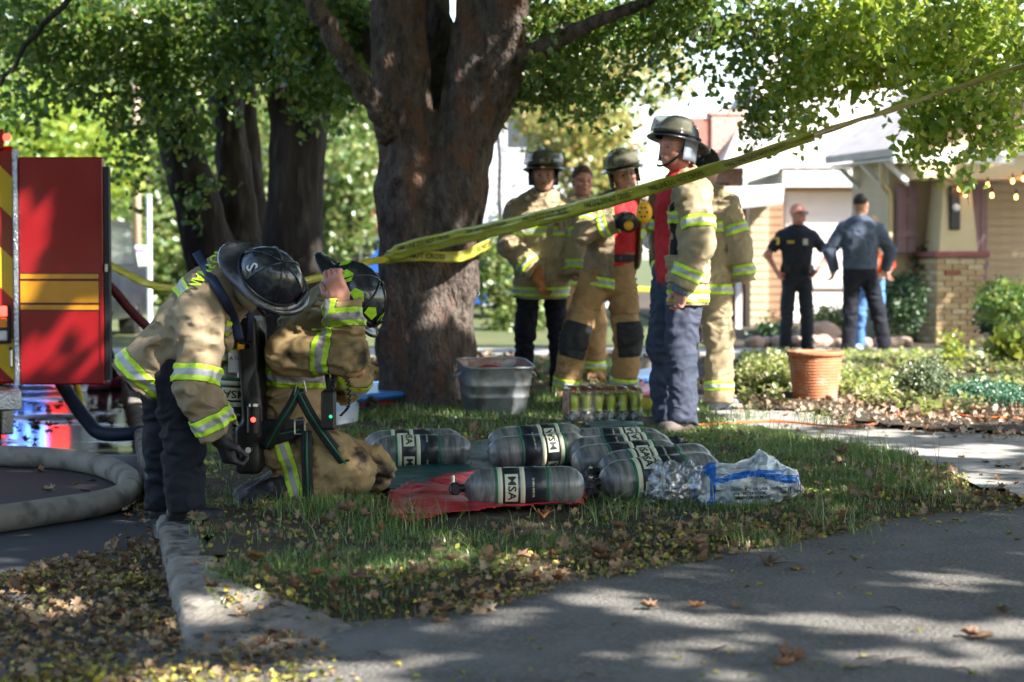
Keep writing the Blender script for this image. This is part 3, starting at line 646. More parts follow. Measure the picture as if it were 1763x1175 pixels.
def scatter(poly, n, dens=None):
    p = np.array([q[:2] for q in poly]); lo, hi = p.min(0), p.max(0); x = lo[0]+rng.random(n)*(hi[0]-lo[0]); y = lo[1]+rng.random(n)*(hi[1]-lo[1]); k = inpoly(x, y, poly)
    if dens is not None: k &= rng.random(n) < dens(x, y)
    return x[k], y[k]
TREE = Vector((-.585, 14.3, 0))
CLEAR = []
gpz = lambda *a: [tuple(G(p, q, .055))[:2] for p, q in a]
TARPS = [gpz((560, 815), (640, 800), (700, 790), (860, 760), (1000, 748), (1140, 768), (1190, 800), (1130, 838), (1010, 835), (1000, 872), (860, 886), (760, 896), (700, 902), (665, 888), (640, 850), (610, 838))]
def edge_d(x, y):   # thinner towards the drive edge and under the leaves
    d = (1-.97*inpoly(x, y, TARPS[0]))*np.clip(n2(x, y, 1.3, 3, 5)*1.6+.62, .06, 1)*np.clip(n2(x, y, 5, 2, 9)+1.0, .1, 1)
    e = smst(.0, .75, np.minimum(distpoly(x, y), 3)); return d*(.36+.64*e)
near = [kb(.6, .1), tuple(G(450, 1060))[:2]]+[q for q in LAWN[2:17]]+[(.9, 12.2), (-2.2, 12.2)]+[kb(6.4)]
x, y = scatter(near, 330000, edge_d); hh = (.022+.05*rng.random(len(x))**2)*(.8+.5*np.clip(n2(x, y, 2, 2, 3), -.6, 1)); o = blades("grass", x, y, zlawn(x, y)-.005, hh, .0028+.0025*rng.random(len(x)), M_grass, 1.3); tag(o, "green lawn grass around the air cylinders and tarps", "grass", kind="stuff")
mid = [(-2.4, 12), (1.4, 12), (1.35, 17.2), (1.0, 20.8), (-7, 20.8)]
x, y = scatter(mid, 150000, lambda x, y: np.clip(n2(x, y, 1.0, 3, 7)+.65, .05, 1)*(1-.4*smst(15, 19, y))*(dk(x, y) > .2)); o = blades("grass", x, y, zlawn(x, y)-.005, .03+.05*rng.random(len(x)), .005+.004*rng.random(len(x)), M_grass, 1.1); tag(o, "lawn grass behind and around the tree trunk", "grass", kind="stuff")
# tall seeding clumps between bag and drive
cl = gp((1130, 850), (1330, 800), (1410, 740), (1290, 690+40), (1480, 790), (1560, 850), (1430, 905), (1290, 930), (960, 945), (1610, 865), (1440, 830), (1350, 770), (1220, 870), (1050, 900), (560, 905), (640, 930), (700, 915), (1520, 820), (520, 895), (745, 690), (1120, 735), (940, 700), (970, 690))
px = []; py = []
for cx, cy in cl:
    k = int(60+rng.random()*90); px.append(cx+rng.normal(0, .09, k)); py.append(cy+rng.normal(0, .10, k))
x = np.concatenate(px); y = np.concatenate(py); o = blades("tall_grass", x, y, zlawn(x, y), .05+.12*rng.random(len(x)), .003+.0025*rng.random(len(x)), M_grass, 1.1, 4); tag(o, "longer grass tufts standing above the lawn near the plastic bag", "grass", kind="stuff")
M_straw = leafmat("grass_stalk", [(.06, .06, .03), (.16, .13, .07)], .2)
pts = gp((1290, 745), (1345, 760), (1400, 790), (1425, 800), (1560, 852), (1600, 850), (1500, 840), (1320, 740), (1450, 830), (1625, 868), (960, 705), (1575, 860), (1380, 880), (1480, 870))
x = np.array([p[0] for p in pts for _ in range(3)])+rng.normal(0, .05, 42); y = np.array([p[1] for p in pts for _ in range(3)])+rng.normal(0, .06, 42)
o = blades("seed_stalk", x, y, 0*x, .22+.16*rng.random(42), np.full(42, .004), M_straw, .5, 4); tag(o, "thin dark seed stalks rising from the lawn edge by the path", "grass stalks", kind="stuff")
# ------------------------------------------------------------------ leaves
def leaf_mesh(P, size, nrm=None, flat=0, curl=.25, shape='ovate', rnd=None, droop=None):
    """P n x 3 leaf bases; returns verts, faces, rnd"""
    n = len(P); size = np.asarray(size)*np.ones(n)
    if nrm is None: nrm = rng.normal(0, 1, (n, 3)); 
    nrm = nrm*(1-flat)+np.array([0, 0, 1.])*flat*1.5 if flat else nrm
    nrm = nrm/np.linalg.norm(nrm, axis=1)[:, None]; d = rng.normal(0, 1, (n, 3))
    if droop is not None: d = d+np.array([0, 0, -1.])*droop
    d = d-nrm*(d*nrm).sum(1)[:, None]; d /= np.linalg.norm(d, axis=1)[:, None]; s = np.cross(nrm, d)
    if shape == 'ovate': T = [(0, 0, 0), (.38, .30, 1), (.30, .62, .8), (0, 1, .4), (-.30, .62, .8), (-.38, .30, 1)]; Fq = [(0, 1, 2, 3), (0, 3, 4, 5)]
    elif shape == 'dia': T = [(0, 0, 0), (.36, .5, 1), (0, 1, .2), (-.36, .5, 1)]; Fq = [(0, 1, 2, 3)]
    else:               # lobed
        T = [(0, 0, 0), (.10, .28, .2), (.34, .10, .9), (.30, .34, .6), (.56, .46, 1.2), (.24, .60, .5), (.30, .88, 1), (0, 1.08, .3), (-.30, .86, 1), (-.24, .58, .5), (-.54, .50, 1.1), (-.28, .36, .6), (-.36, .12, .9), (-.10, .28, .2), (0, .55, -.2)]
        Fq = [(0, 1, 14, 13), (1, 2, 3, 14), (3, 4, 5, 14), (5, 6, 7, 14), (7, 8, 9, 14), (9, 10, 11, 14), (11, 12, 13, 14)]
    cu = (rng.random(n)*curl+curl*.3)[:, None]; sz = size[:, None]
    tw = rng.normal(0, .25, n)[:, None]
    V = np.stack([P+sz*(s*a+d*b+nrm*(c*cu+tw*a*b)) for a, b, c in T], 1); k = len(T)
    base = (np.arange(n)*k)[:, None]; F = np.concatenate([base+np.array([q]) for q in Fq])
    r = np.repeat(rng.random(n) if rnd is None else rnd, k); return V.reshape(-1, 3), F, r
def leaves(name, P, size, m, parent=None, **kw):
    V, F, r = leaf_mesh(P, size, **kw); return mesh_obj(name, V, F, m, parent, False, {"rnd": r})
M_litter = leafmat("fallen_leaf", [(.085, .045, .02), (.16, .085, .04), (.22, .14, .085), (.27, .18, .11), (.20, .09, .04), (.34, .25, .15), (.10, .06, .035), (.13, .08, .045)], .12, .6, .03)
M_litterm = leafmat("crumbled_leaf", [(.10, .07, .04), (.20, .13, .075), (.30, .22, .13), (.14, .12, .05), (.36, .26, .14), (.16, .08, .04), (.09, .11, .04)], .12, .6, .03)
M_litterp = leafmat("pale_leaf", [(.16, .10, .05), (.34, .25, .16), (.44, .35, .26), (.24, .14, .08), (.50, .42, .34), (.24, .11, .05), (.12, .08, .05)], .15, .6, .03)  # paler mix than the other fallen leaves, used in the bed
M_litter2 = leafmat("small_fallen_leaf", [(.08, .11, .03), (.30, .28, .04), (.50, .42, .06), (.16, .18, .04), (.40, .34, .08), (.12, .14, .05), (.30, .20, .10)], .15, .6, .03)
def litter(name, x, y, z, size, m, label, shape='ovate', flat=.6, curl=.35):
    o = leaves(name, np.stack([x, y, z], 1), size, m, shape=shape, flat=flat, curl=curl); return tag(o, label, "fallen leaves", kind="stuff")
# gutter along the kerb
gut = [tuple(G(a, b, SZ))[:2] for a, b in ((-40, 1200), (-40, 1010), (60, 985), (170, 960), (215, 905), (245, 840), (262, 800), (275, 860), (290, 940), (330, 1080), (440, 1100), (560, 1130), (620, 1200))]
for nn, (mm, sh, s0, s1, cnt) in enumerate(((M_litter, 'lobe', .02, .055, 1300), (M_litter2, 'ovate', .012, .03, 11000), (M_litterm, 'lobe', .012, .038, 5200))):
    x, y = scatter(gut, cnt*3, lambda x, y: np.clip(n2(x, y, 1.6, 3, 2+nn)*1.5+.35, .02, 1)*np.clip(.10+1.0*smst(1.0, .1, np.abs(dk(x, y)+.25)), 0, 1))
    z = np.where(dk(x, y) > -.2, zdrive(x, y), SZ)+.004+rng.random(len(x))*.03*smst(.8, .1, np.abs(dk(x, y)+.25)); litter("leaf_litter", x, y, z, s0+(s1-s0)*rng.random(len(x)), mm, ["large brown and orange leaves drifted in the gutter", "small yellow and green leaflets strewn in the gutter", "crumbled brown leaves filling the gutter"][nn], sh)
# along the edges of the lawn
for nn, (mm, sh, s0, s1, cnt) in enumerate(((M_litter, 'lobe', .02, .055, 2200), (M_litter2, 'ovate', .012, .028, 6500), (M_litterm, 'lobe', .012, .038, 5000))):
    x, y = scatter(near, cnt*5, lambda x, y: np.clip(.10+1.0*smst(.70, .0, distpoly(x, y)), 0, 1)*np.clip(n2(x, y, 1.8, 2, 4)+.75, .15, 1)*.95*(1-.9*inpoly(x, y, TARPS[0])))
    litter("leaf_litter", x, y, zlawn(x, y)+.008+.022*rng.random(len(x)), s0+(s1-s0)*rng.random(len(x)), mm, ["large curled brown leaves along the edge of the lawn", "small yellow leaflets along the edge of the lawn", "broken brown leaves along the edge of the lawn"][nn], sh, .45)
# thin scatter on the concrete and path, heaps in the bed and behind
drv = [(-1.2, 4.8), (2.2, 4.8), (3.2, 8.4)]+[q for q in LAWN[9:1:-1]]
x, y = scatter(drv, 1500, lambda x, y: np.clip(n2(x, y, 1.2, 2, 1)*.6+.3, .03, 1)); litter("leaf_litter", x, y, zdrive(x, y)+.004, .012+.02*rng.random(len(x)), M_litter2, "tiny yellow leaflets scattered on the shaded drive", flat=.9)
x, y = scatter(PATHP, 2200, lambda x, y: np.clip(n2(x, y, 1.2, 2, 1)*.9+.25, .02, 1)); litter("leaf_litter", x, y, 0*x+.018, .02+.04*rng.random(len(x)), M_litter, "dry leaves scattered on the garden path", 'lobe', .7)
edgeb = gp((1200, 700), (1270, 712), (1400, 722), (1470, 745), (1600, 755), (1763, 772), (1763, 700), (1600, 690), (1480, 672), (1400, 680), (1280, 682))
x, y = scatter(edgeb, 2600, lambda x, y: 1.0*~((np.abs(x-G(1403, 690).x) < .25) & (np.abs(y-G(1403, 690).y) < .3))); litter("leaf_litter", x, y, .015+.03*rng.random(len(x)), .02+.035*rng.random(len(x)), M_litterp, "brown leaves heaped along the front of the planting bed", 'lobe', .4)
back = [(-7, 14), (1.3, 14), (2, 21), (-7, 21)]
x, y = scatter(back, 9000, lambda x, y: np.clip(n2(x, y, .7, 3, 8)+.35, .02, 1)*(dk(x, y) > .1)); litter("leaf_litter", x, y, zlawn(x, y)+.02+.03*rng.random(len(x)), .04+.05*rng.random(len(x)), M_litter, "orange and brown leaves on the lawn behind the big tree", 'lobe', .5)
x, y = scatter([(-7, 9), (-2.0, 9), (-3.4, 21), (-9, 21)], 2600, lambda x, y: np.clip(n2(x, y, .8, 3, 6)*1.5+.1, .0, 1)); litter("leaf_litter", x, y, 0*x+SZ+.008, .03+.05*rng.random(len(x)), M_litter, "scattered leaves on the wet street behind the hose", 'lobe', .8)
# single large leaves that stand out
big = [(1275, 1045, 0), (735, 1075, 0), (1655, 1100, 3), (1690, 1098, 3), (1325, 1148, 3), (1330, 1138, 3), (855, 1055, 5), (1385, 983, 4), (1470, 968, 1), (1330, 978, 3), (595, 962, 1), (440, 1108, 5), (470, 1104, 5), (500, 1110, 3), (170, 1066, 3), (185, 1068, 3), (822, 730, 3), (925, 885, 4), (945, 888, 4), (690, 890, 3), (640, 885, 3), (620, 878, 3), (1200, 895, 5), (1380, 858, 3), (1400, 862, 3), (1620, 848, 5), (1640, 852, 5), (1290, 905, 4), (1050, 905, 3), (560, 895, 3), (1150, 905, 1), (1500, 862, 3), (1455, 795, 3), (1435, 780, 3), (1735, 1062, 0), (1245, 930, 3), (1180, 935, 3), (1010, 948, 3), (880, 958, 3), (760, 968, 3), (700, 985, 3), (610, 1000, 3), (530, 990, 4), (420, 955, 4), (345, 905, 1), (15, 1095, 1), (260, 1010, 3), (235, 1005, 3), (700, 752, 3), (370, 1018, 4), (1190, 1048, 4), (1135, 1050, 3)]
cols = [(.20, .13, .08), (.26, .22, .11), (.26, .19, .12), (.26, .15, .09), (.32, .15, .05), (.38, .29, .18)]
lm = {}; cnt_ = {}
for i, (px, py, c) in enumerate(big):
    key = (c, i % 4)
    if key not in lm:
        V, F_, r = leaf_mesh(np.zeros((1, 3)), .060+.014*(i % 3), nrm=np.array([[.2*(i % 2), -.2, 1.0]]), curl=.38, shape='lobe'); m_ = mat("leaf_colour_%d" % c, cols[c], tuple(v*.55 for v in cols[c]), 30, rough=.75, bump=.3, bscale=100)
        o = mesh_obj("fallen_leaf", V, F_, m_); mod = o.modifiers.new("s", 'SOLIDIFY'); mod.thickness = .0012; lm[key] = o
    else: o = lm[key].copy(); COL.objects.link(o)
    p = G(px, py, -.0); zz = float(zdrive(p.x, p.y)) if not inpoly(np.array([p.x]), np.array([p.y]), LAWN)[0] else float(zlawn(p.x, p.y)[0])+.035
    p = G(px, py, zz); o.location = (p.x, p.y, zz+.006); o.rotation_euler = (0, 0, rng.random()*6.28) if not (px == 822) else (1.1, 0, .2)
    onl = inpoly(np.array([p.x]), np.array([p.y]), LAWN)[0]
    cw = ("dull brown", "olive tan", "tan", "brown", "rusty orange", "golden")[c]; lr = "far left" if px < 350 else "left" if px < 700 else "middle" if px < 1050 else "right" if px < 1450 else "far right"
    where = ("grass below the kneeling man" if px < 680 else "grass in front of the air cylinders" if px < 1100 else "grass around the plastic bag" if px < 1430 else "grassy tip by the path") if onl else ("gutter litter" if px < 420 else "shaded concrete drive")
    key2 = (cw, where); cnt_[key2] = cnt_.get(key2, 0)+1; nth = ("", "second ", "third ", "fourth ", "fifth ", "sixth ", "seventh ")[min(6, cnt_[key2]-1)]
    near_ = "lower edge" if py > 1090 else "upper edge" if py < 900 else "midway"
    tag(o, "%s%s curled leaf on the %s, %s" % (nth and nth+"", cw, where, near_), "leaf", "large leaves on the grass" if onl else "large leaves on the concrete")
# ------------------------------------------------------------------ trees
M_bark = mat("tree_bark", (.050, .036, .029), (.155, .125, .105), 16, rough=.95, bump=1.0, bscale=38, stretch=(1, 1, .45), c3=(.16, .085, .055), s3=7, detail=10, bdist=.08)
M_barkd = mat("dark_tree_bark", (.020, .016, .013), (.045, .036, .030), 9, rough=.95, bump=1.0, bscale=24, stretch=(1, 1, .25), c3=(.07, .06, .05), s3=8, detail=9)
M_twig = mat("twig_bark", (.06, .045, .035), (.10, .08, .065), 20, rough=.9)
G_green = [(.018, .045, .008), (.03, .07, .012), (.045, .095, .015), (.065, .12, .018)]
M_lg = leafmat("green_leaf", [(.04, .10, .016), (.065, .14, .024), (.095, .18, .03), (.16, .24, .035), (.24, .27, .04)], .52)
M_ly = leafmat("yellow_green_leaf", [(.12, .22, .03), (.20, .32, .04), (.30, .40, .05), (.44, .48, .07), (.16, .26, .04)], .6)  # for crowns in full sun; their brightness is put into the leaf colour
M_la = leafmat("autumn_leaf", [(.10, .16, .03), (.22, .26, .06), (.38, .34, .10), (.42, .28, .09), (.16, .20, .05), (.30, .32, .10)], .45)
M_lb = leafmat("far_leaf", [(.05, .10, .02), (.09, .16, .03), (.15, .22, .05), (.24, .28, .08), (.20, .20, .07), (.07, .13, .03)], .45)
M_lr = leafmat("red_leaf", [(.35, .08, .05), (.45, .16, .08), (.40, .22, .10), (.30, .05, .04)], .4)
def sprays(clusters, dens, leaf, spread=.22, droop=.7, rs=1.0):
    """clusters: (centre, radii, n sprays); each spray hangs a handful of leaves along a twig"""
    P = []; tw = []
    for c, r, n in clusters:
        q = rng.normal(0, 1, (n, 3)); q /= np.linalg.norm(q, axis=1)[:, None]; q *= (rng.random(n)**.4)[:, None]; o = np.array(c)+q*np.array(r)
        d = rng.normal(0, 1, (n, 3)); d[:, 2] -= droop; d /= np.linalg.norm(d, axis=1)[:, None]; L = spread*(.6+.9*rng.random(n)); m = dens
        t = rng.random((n, m)); p = o[:, None]+d[:, None]*(t*L[:, None])[..., None]+rng.normal(0, leaf*.55, (n, m, 3)); P.append(p.reshape(-1, 3)); tw += [(o[i], o[i]+d[i]*L[i]) for i in range(0, n, 3)]
    return np.concatenate(P), tw
def twigs(tw, name, parent, r=.004):
    if not tw: return
    a = np.array([t[0] for t in tw]); b = np.array([t[1] for t in tw]); n = len(a); V = []
    for k in range(3):
        an = k*2.094; o = np.array([math.cos(an), math.sin(an), .3])*r; V += [a+o, b+o*.5]
    P = np.stack(V, 1); base = (np.arange(n)*6)[:, None]; F = np.concatenate([base+np.array([q]) for q in ((0, 2, 3, 1), (2, 4, 5, 3), (4, 0, 1, 5))])
    o = mesh_obj(name, P.reshape(-1, 3), F, M_twig, parent); o['kind'] = 'stuff'; return o
def limb(name, pts, r, parent, m, n=10, wob=.02):
    pts = crom(pts, 5); k = len(pts); rs = [r[0]+(r[1]-r[0])*(i/(k-1))**.8 for i in range(k)]
    pts = [p+Vector((wob*math.sin(i*2.3+p.x), wob*math.cos(i*1.7), 0)) for i, p in enumerate(pts)]
    mb = MB(); mb.tube(pts, rs, n); return mb.build(name, m, parent, True)
def trunk_obj(name, segs, m, parent, h=.022, k=.12, amp=.020, extra=None, kk=.08, knots=()):
    f = U([cone(*s) for s in segs], k)
    def g(P):
        q = P*np.array([1, 1, .28], dtype=np.float32); r = f(P)+amp*.9*fbm(q*16, 2)+amp*1.2*vnoise(q*4.3)
        a = np.arctan2(P[:, 1]-TREE.y, P[:, 0]-TREE.x)
        for c, rr in knots:
            d = np.linalg.norm(P-A3(c), axis=1); r = r-.022*np.exp(-((d-rr)/(rr*.35))**2)+.03*np.exp(-(d/(rr*.55))**2)
        return r
    pts = [s[0] for s in segs]+[s[1] for s in segs]; o = sdf_obj(name, g, *bounds(pts, .55), h, m, parent, marg=.06); return o
FLECK = []      # holes shaped in the crowns to let sun through: (place the sun reaches, radius)
def fl(px, py, D, r, rz=None):
    if D in (15, 14.5, 14.6, 16.5, 12.4, 8.3, 8.2, 8.8, 8.7, 8.6) or (D == 14 and px > 1200):
        for q in (0, -.13, -.26): FLECK.append((tuple(W(px, py, D+q)), r))
    else: FLECK.append((tuple(W(px, py, D)), r))
def prune(P):
    """drops crown leaves that would block the chosen sun flecks"""
    sx, sy = SUN.x/SUN.z, SUN.y/SUN.z; gx, gy = P[:, 0]-sx*P[:, 2], P[:, 1]-sy*P[:, 2]; k = np.ones(len(P), bool)
    for (a, b, c), r in FLECK: k &= (((gx-a+sx*c)/(r+.04))**2+((gy-b+sy*c)/(r+.04))**2 > 1) | (P[:, 2] < c)
    return P[k]
def flg(px, py, r): FLECK.append((tuple(G(px, py)), r))
# sunlit spots on people, trunk, truck door
for a in ((960, 440, 15, .17), (955, 480, 15, .13), (965, 400, 15, .10), (935, 340, 15, .05), (900, 460, 15, .05), (905, 380, 15, .06),
          (1060, 360, 14.5, .07), (1115, 350, 14.5, .05), (1010, 650, 16.5, .16), (1175, 350, 12.4, .13), (1215, 340, 12.4, .16), (1180, 390, 12.4, .09), (1225, 400, 12.4, .12), (1232, 460, 12.4, .12), (1200, 490, 12.4, .08), (1170, 560, 12.4, .12), (1200, 620, 12.4, .14), (1160, 690, 12.4, .13), (1210, 690, 12.4, .14), (1190, 655, 12.4, .12), (1240, 640, 14, .2), (1235, 560, 14, .12), (1250, 690, 14, .15), (1250, 330, 14, .06),
          (1160, 225, 12.4, .05), (1150, 280, 12.4, .03), (930, 380, 15, .03), (990, 320, 16.5, .06), (1090, 280, 14.6, .04),
          (700, 75, 14, .07), (762, 125, 14, .06), (790, 30, 14, .04), (830, 85, 14, .04), (737, 155, 14, .05), (690, 360, 14.1, .04), (706, 305, 14.1, .03), (900, 30, 14, .12), (905, 90, 13.9, .08), (640, 170, 13.9, .07), (570, 60, 13.7, .08), (830, 620, 14, .06), (655, 265, 14, .03), (860, 330, 14, .05), (835, 400, 14, .04),
          (75, 375, 12.5, .05), (55, 420, 12.5, .04), (70, 460, 12.5, .03), (145, 560, 12.5, .11), (130, 600, 12.5, .06), (155, 640, 12.5, .07), (60, 595, 12.5, .04), (50, 650, 12.5, .08), (5, 380, 12.5, .10), (5, 470, 12.5, .08), (12, 520, 12.5, .10), (12, 650, 12.5, .10),
          (530, 440, 17.4, .10), (540, 470, 17.4, .08), (560, 250, 17.4, .05), (500, 230, 17.4, .04), (325, 270, 18.3, .12), (340, 330, 18.3, .10), (315, 230, 18.3, .08), (420, 320, 18.8, .05),
          (310, 500, 8.05, .02), (340, 590, 8.0, .03), (370, 640, 8.0, .02), (500, 590, 8.6, .02), (405, 420, 8.2, .02), (600, 470, 8.6, .01), (575, 600, 8.5, .015),
          (940, 760, 9.8, .04), (1000, 770, 9.8, .03), (860, 640, 13.3, .04), (640, 690, 15, .3), (1200, 800, 9.2, .05), (1310, 800, 9.1, .09), (1340, 820, 9.1, .08), (1260, 790, 9.1, .06), (1250, 850, 8.9, .05), (1220, 840, 8.9, .05)): fl(*a)
for a in ((960, 690, .10), (930, 700, .10), (1120, 740, .12), (1230, 740, .18), (985, 700, .1), (800, 960, .16), (860, 968, .12), (760, 975, .09), (780, 935, .07), (940, 975, .10), (640, 985, .08), (350, 1120, .12), (480, 1130, .14), (560, 1150, .16), (330, 1150, .14), (420, 1160, .2), (620, 1110, .12), (400, 1030, .14), (360, 980, .06), (330, 1040, .08), (150, 870, .05), (60, 980, .12), (120, 1010, .1), (20, 940, .1), (300, 700, .2), (235, 690, .25),
          (1230, 1060, .05), (760, 1100, .07), (900, 1045, .09), (1130, 1045, .08), (1040, 1030, .07), (1080, 1012, .06), (1480, 1065, .14), (1560, 1060, .10), (1660, 1075, .16), (1720, 1070, .16), (1540, 1120, .12), (1740, 1125, .12), (1680, 945, .12), (1600, 985, .1), (1700, 990, .12), (1650, 1000, .1), (1380, 1052, .07), (1290, 1095, .08), (1230, 1090, .08), (1150, 1120, .05), (1300, 1160, .08), (650, 1160, .06), (720, 1140, .06), (1400, 880, .07), (1640, 855, .1), (1530, 870, .07), (1380, 860, .06), (590, 875, .05), (420, 870, .05), (640, 895, .05), (870, 895, .04), (700, 745, .06), (600, 740, .06), (560, 715, .08)): flg(*a)
# the big tree
D0 = 14.3
bt = empty("tree", TREE, label="large forked tree with reddish flaking bark and yellow tape wound round it", cat="tree")
def T(px, py, D=D0): return W(px, py, D)-TREE
def wT(px, py, D=D0): return W(px, py, D)
sg = [(wT(712, 760), wT(708, 600), .225, .215), (wT(708, 600), wT(704, 330), .215, .20), (wT(704, 330), wT(694, 120), .20, .18), (wT(690, 120), wT(680, -120), .19, .17),
      (wT(772, 760, 14.35), wT(768, 600), .23, .20), (wT(766, 600), wT(782, 330), .19, .215), (wT(784, 330), wT(826, 130), .215, .21), (wT(828, 130), wT(850, -120), .22, .20),
      (wT(845, 170), wT(895, -60, 14.0), .17, .14), (wT(742, 780, 14.1), wT(740, 560, 14.15), .20, .17), (wT(742, 560), wT(745, 380), .22, .12),
      (wT(735, 260, 14.5), wT(755, 60, 14.8), .12, .10), (wT(755, 60, 14.8), wT(745, -100, 15), .10, .09),
      (wT(705, 720), wT(664, 748, 14.0), .14, .05), (wT(785, 720), wT(832, 748, 14.1), .14, .05), (wT(745, 720, 14.1), wT(735, 760, 13.75), .16, .07)]
kn = [(wT(828, 120, D0-.24), .05), (wT(686, 318, D0-.22), .05)]
tr = trunk_obj("trunk", [(s[0], s[1], s[2], s[3]) for s in sg], M_bark, None, .02, .10, .022, knots=kn); tr.parent = bt; tr.matrix_parent_inverse = Matrix.Translation(-TREE)
def reparent(o, root):
    if o is None: return
    o.parent = root; o.matrix_parent_inverse = Matrix.Translation(-root.location); return o
for pts, r in (([wT(668, 235, 14.2), wT(655, 195, 14.0), wT(610, 130, 13.8), wT(560, 40, 13.6), wT(520, -40, 13.5), wT(480, -160, 13.4)], (.085, .06)), ([wT(860, 130, 14.2), wT(905, 98, 14.1), wT(960, 70, 14), wT(1020, 40, 13.9), wT(1110, 5, 13.8), wT(1240, -50, 13.6)], (.085, .03)),
               ([wT(690, 190, 14.5), wT(650, 100, 14.9), wT(600, 40, 15.2), wT(555, -40, 15.4)], (.10, .06)), ([wT(690, 160, 14.6), wT(640, 60, 15.2), wT(590, -30, 15.8)], (.06, .04)), ([wT(1020, 38, 13.9), wT(1080, 10, 14.3), wT(1150, -30, 14.6)], (.03, .02)), ([wT(930, 85, 14.1), wT(985, 20, 14.5), wT(1010, -20, 14.6)], (.03, .018)),
               ([wT(1240, -50, 13.6), wT(1400, -90, 13.4), wT(1600, -120, 13.3)], (.035, .02)), ([wT(850, -110, 14.3), wT(900, -400, 13.5), wT(1100, -700, 12.5)], (.18, .06)), ([wT(680, -110, 14.3), wT(600, -400, 14), wT(500, -800, 13)], (.16, .06))):
    reparent(limb("limb", pts, r, None, M_bark), bt)
def cW(px, py, rx, ry, D, rD, n): s = FPX/D; return (tuple(W(px, py, D)), (rx/s, rD, ry/s), n)
cl1 = [cW(940, 90, 60, 90, 14.5, .8, 120), cW(990, 140, 60, 50, 15, .8, 70), cW(1050, 40, 110, 50, 14.8, .9, 180), cW(1180, 20, 100, 45, 14.2, .9, 180), cW(1300, 30, 120, 60, 13.8, 1, 230), cW(960, 20, 90, 40, 15, .9, 140), cW(1060, 155, 45, 40, 14.2, .4, 26), cW(1180, 110, 120, 45, 14, .8, 60), cW(1290, 120, 60, 70, 13.8, .7, 80), cW(1310, 195, 30, 50, 13.6, .4, 36), cW(885, 150, 16, 50, 14.6, .4, 20)]
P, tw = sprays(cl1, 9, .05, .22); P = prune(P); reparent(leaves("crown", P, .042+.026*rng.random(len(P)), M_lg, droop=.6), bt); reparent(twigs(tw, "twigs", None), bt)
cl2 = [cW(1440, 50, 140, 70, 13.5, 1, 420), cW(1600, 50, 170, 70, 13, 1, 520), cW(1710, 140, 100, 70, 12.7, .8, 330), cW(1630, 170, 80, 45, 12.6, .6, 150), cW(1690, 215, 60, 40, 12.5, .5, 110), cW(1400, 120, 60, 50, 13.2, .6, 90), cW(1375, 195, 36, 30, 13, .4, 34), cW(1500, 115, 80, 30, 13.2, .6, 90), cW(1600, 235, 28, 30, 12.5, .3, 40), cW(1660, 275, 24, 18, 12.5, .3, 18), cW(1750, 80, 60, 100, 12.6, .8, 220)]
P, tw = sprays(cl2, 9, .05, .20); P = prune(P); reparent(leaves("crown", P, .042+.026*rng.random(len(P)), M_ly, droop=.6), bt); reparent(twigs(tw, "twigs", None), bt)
cl3 = [cW(600, 60, 60, 70, 15.6, .8, 120), cW(560, 130, 50, 50, 15.8, .8, 90), cW(540, 30, 70, 60, 15, .8, 150), cW(640, 20, 40, 40, 16, .6, 50)]
P, tw = sprays(cl3, 9, .055, .26); P = prune(P); reparent(leaves("crown", P, .055+.03*rng.random(len(P)), M_lg, droop=.6), bt)
# single trunk behind the bending man, and the leaning stems beside it
t2 = empty("tree", W(515, 640, 17.5)*1.0, label="thick straight dark trunk directly behind the two firefighters at the pack", cat="tree", group=None); t2.location.z = 0
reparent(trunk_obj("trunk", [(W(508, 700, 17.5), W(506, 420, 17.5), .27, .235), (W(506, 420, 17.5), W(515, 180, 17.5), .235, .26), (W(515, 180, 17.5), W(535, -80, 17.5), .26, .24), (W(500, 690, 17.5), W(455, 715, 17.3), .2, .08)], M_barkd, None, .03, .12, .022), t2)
cl = [cW(505, 25, 90, 50, 16.6, .7, 220), cW(430, 80, 70, 60, 16.4, .7, 170), cW(570, 120, 40, 50, 18.2, .5, 70), cW(470, 5, 120, 50, 16.2, .8, 280), cW(540, 190, 22, 25, 16.7, .3, 12), cW(600, 150, 30, 60, 18, .4, 40)]
P, tw = sprays([(a, b, int(n*.72)) for a, b, n in cl], 7, .05, .25); reparent(leaves("crown", P, .045+.035*rng.random(len(P)), M_lg, droop=.5), t2); reparent(twigs(tw, "twigs", None), t2)
t3 = empty("tree", (W(400, 640, 18.6).x, 18.6, 0), label="dark multi-stemmed tree leaning left, its stems fanning out beside the street", cat="tree")
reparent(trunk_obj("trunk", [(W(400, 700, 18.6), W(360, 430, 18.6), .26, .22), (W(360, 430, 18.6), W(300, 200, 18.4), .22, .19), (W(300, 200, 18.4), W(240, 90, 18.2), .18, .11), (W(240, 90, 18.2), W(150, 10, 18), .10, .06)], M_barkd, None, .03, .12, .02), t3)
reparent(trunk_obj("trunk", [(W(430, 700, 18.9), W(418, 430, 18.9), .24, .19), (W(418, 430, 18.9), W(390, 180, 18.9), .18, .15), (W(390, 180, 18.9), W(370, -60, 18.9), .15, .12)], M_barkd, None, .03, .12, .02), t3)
reparent(trunk_obj("trunk", [(W(452, 650, 19.3), W(440, 400, 19.3), .15, .12), (W(440, 400, 19.3), W(418, 160, 19.3), .12, .10), (W(418, 160, 19.3), W(425, -60, 19.3), .10, .09)], M_barkd, None, .03, .12, .02), t3)
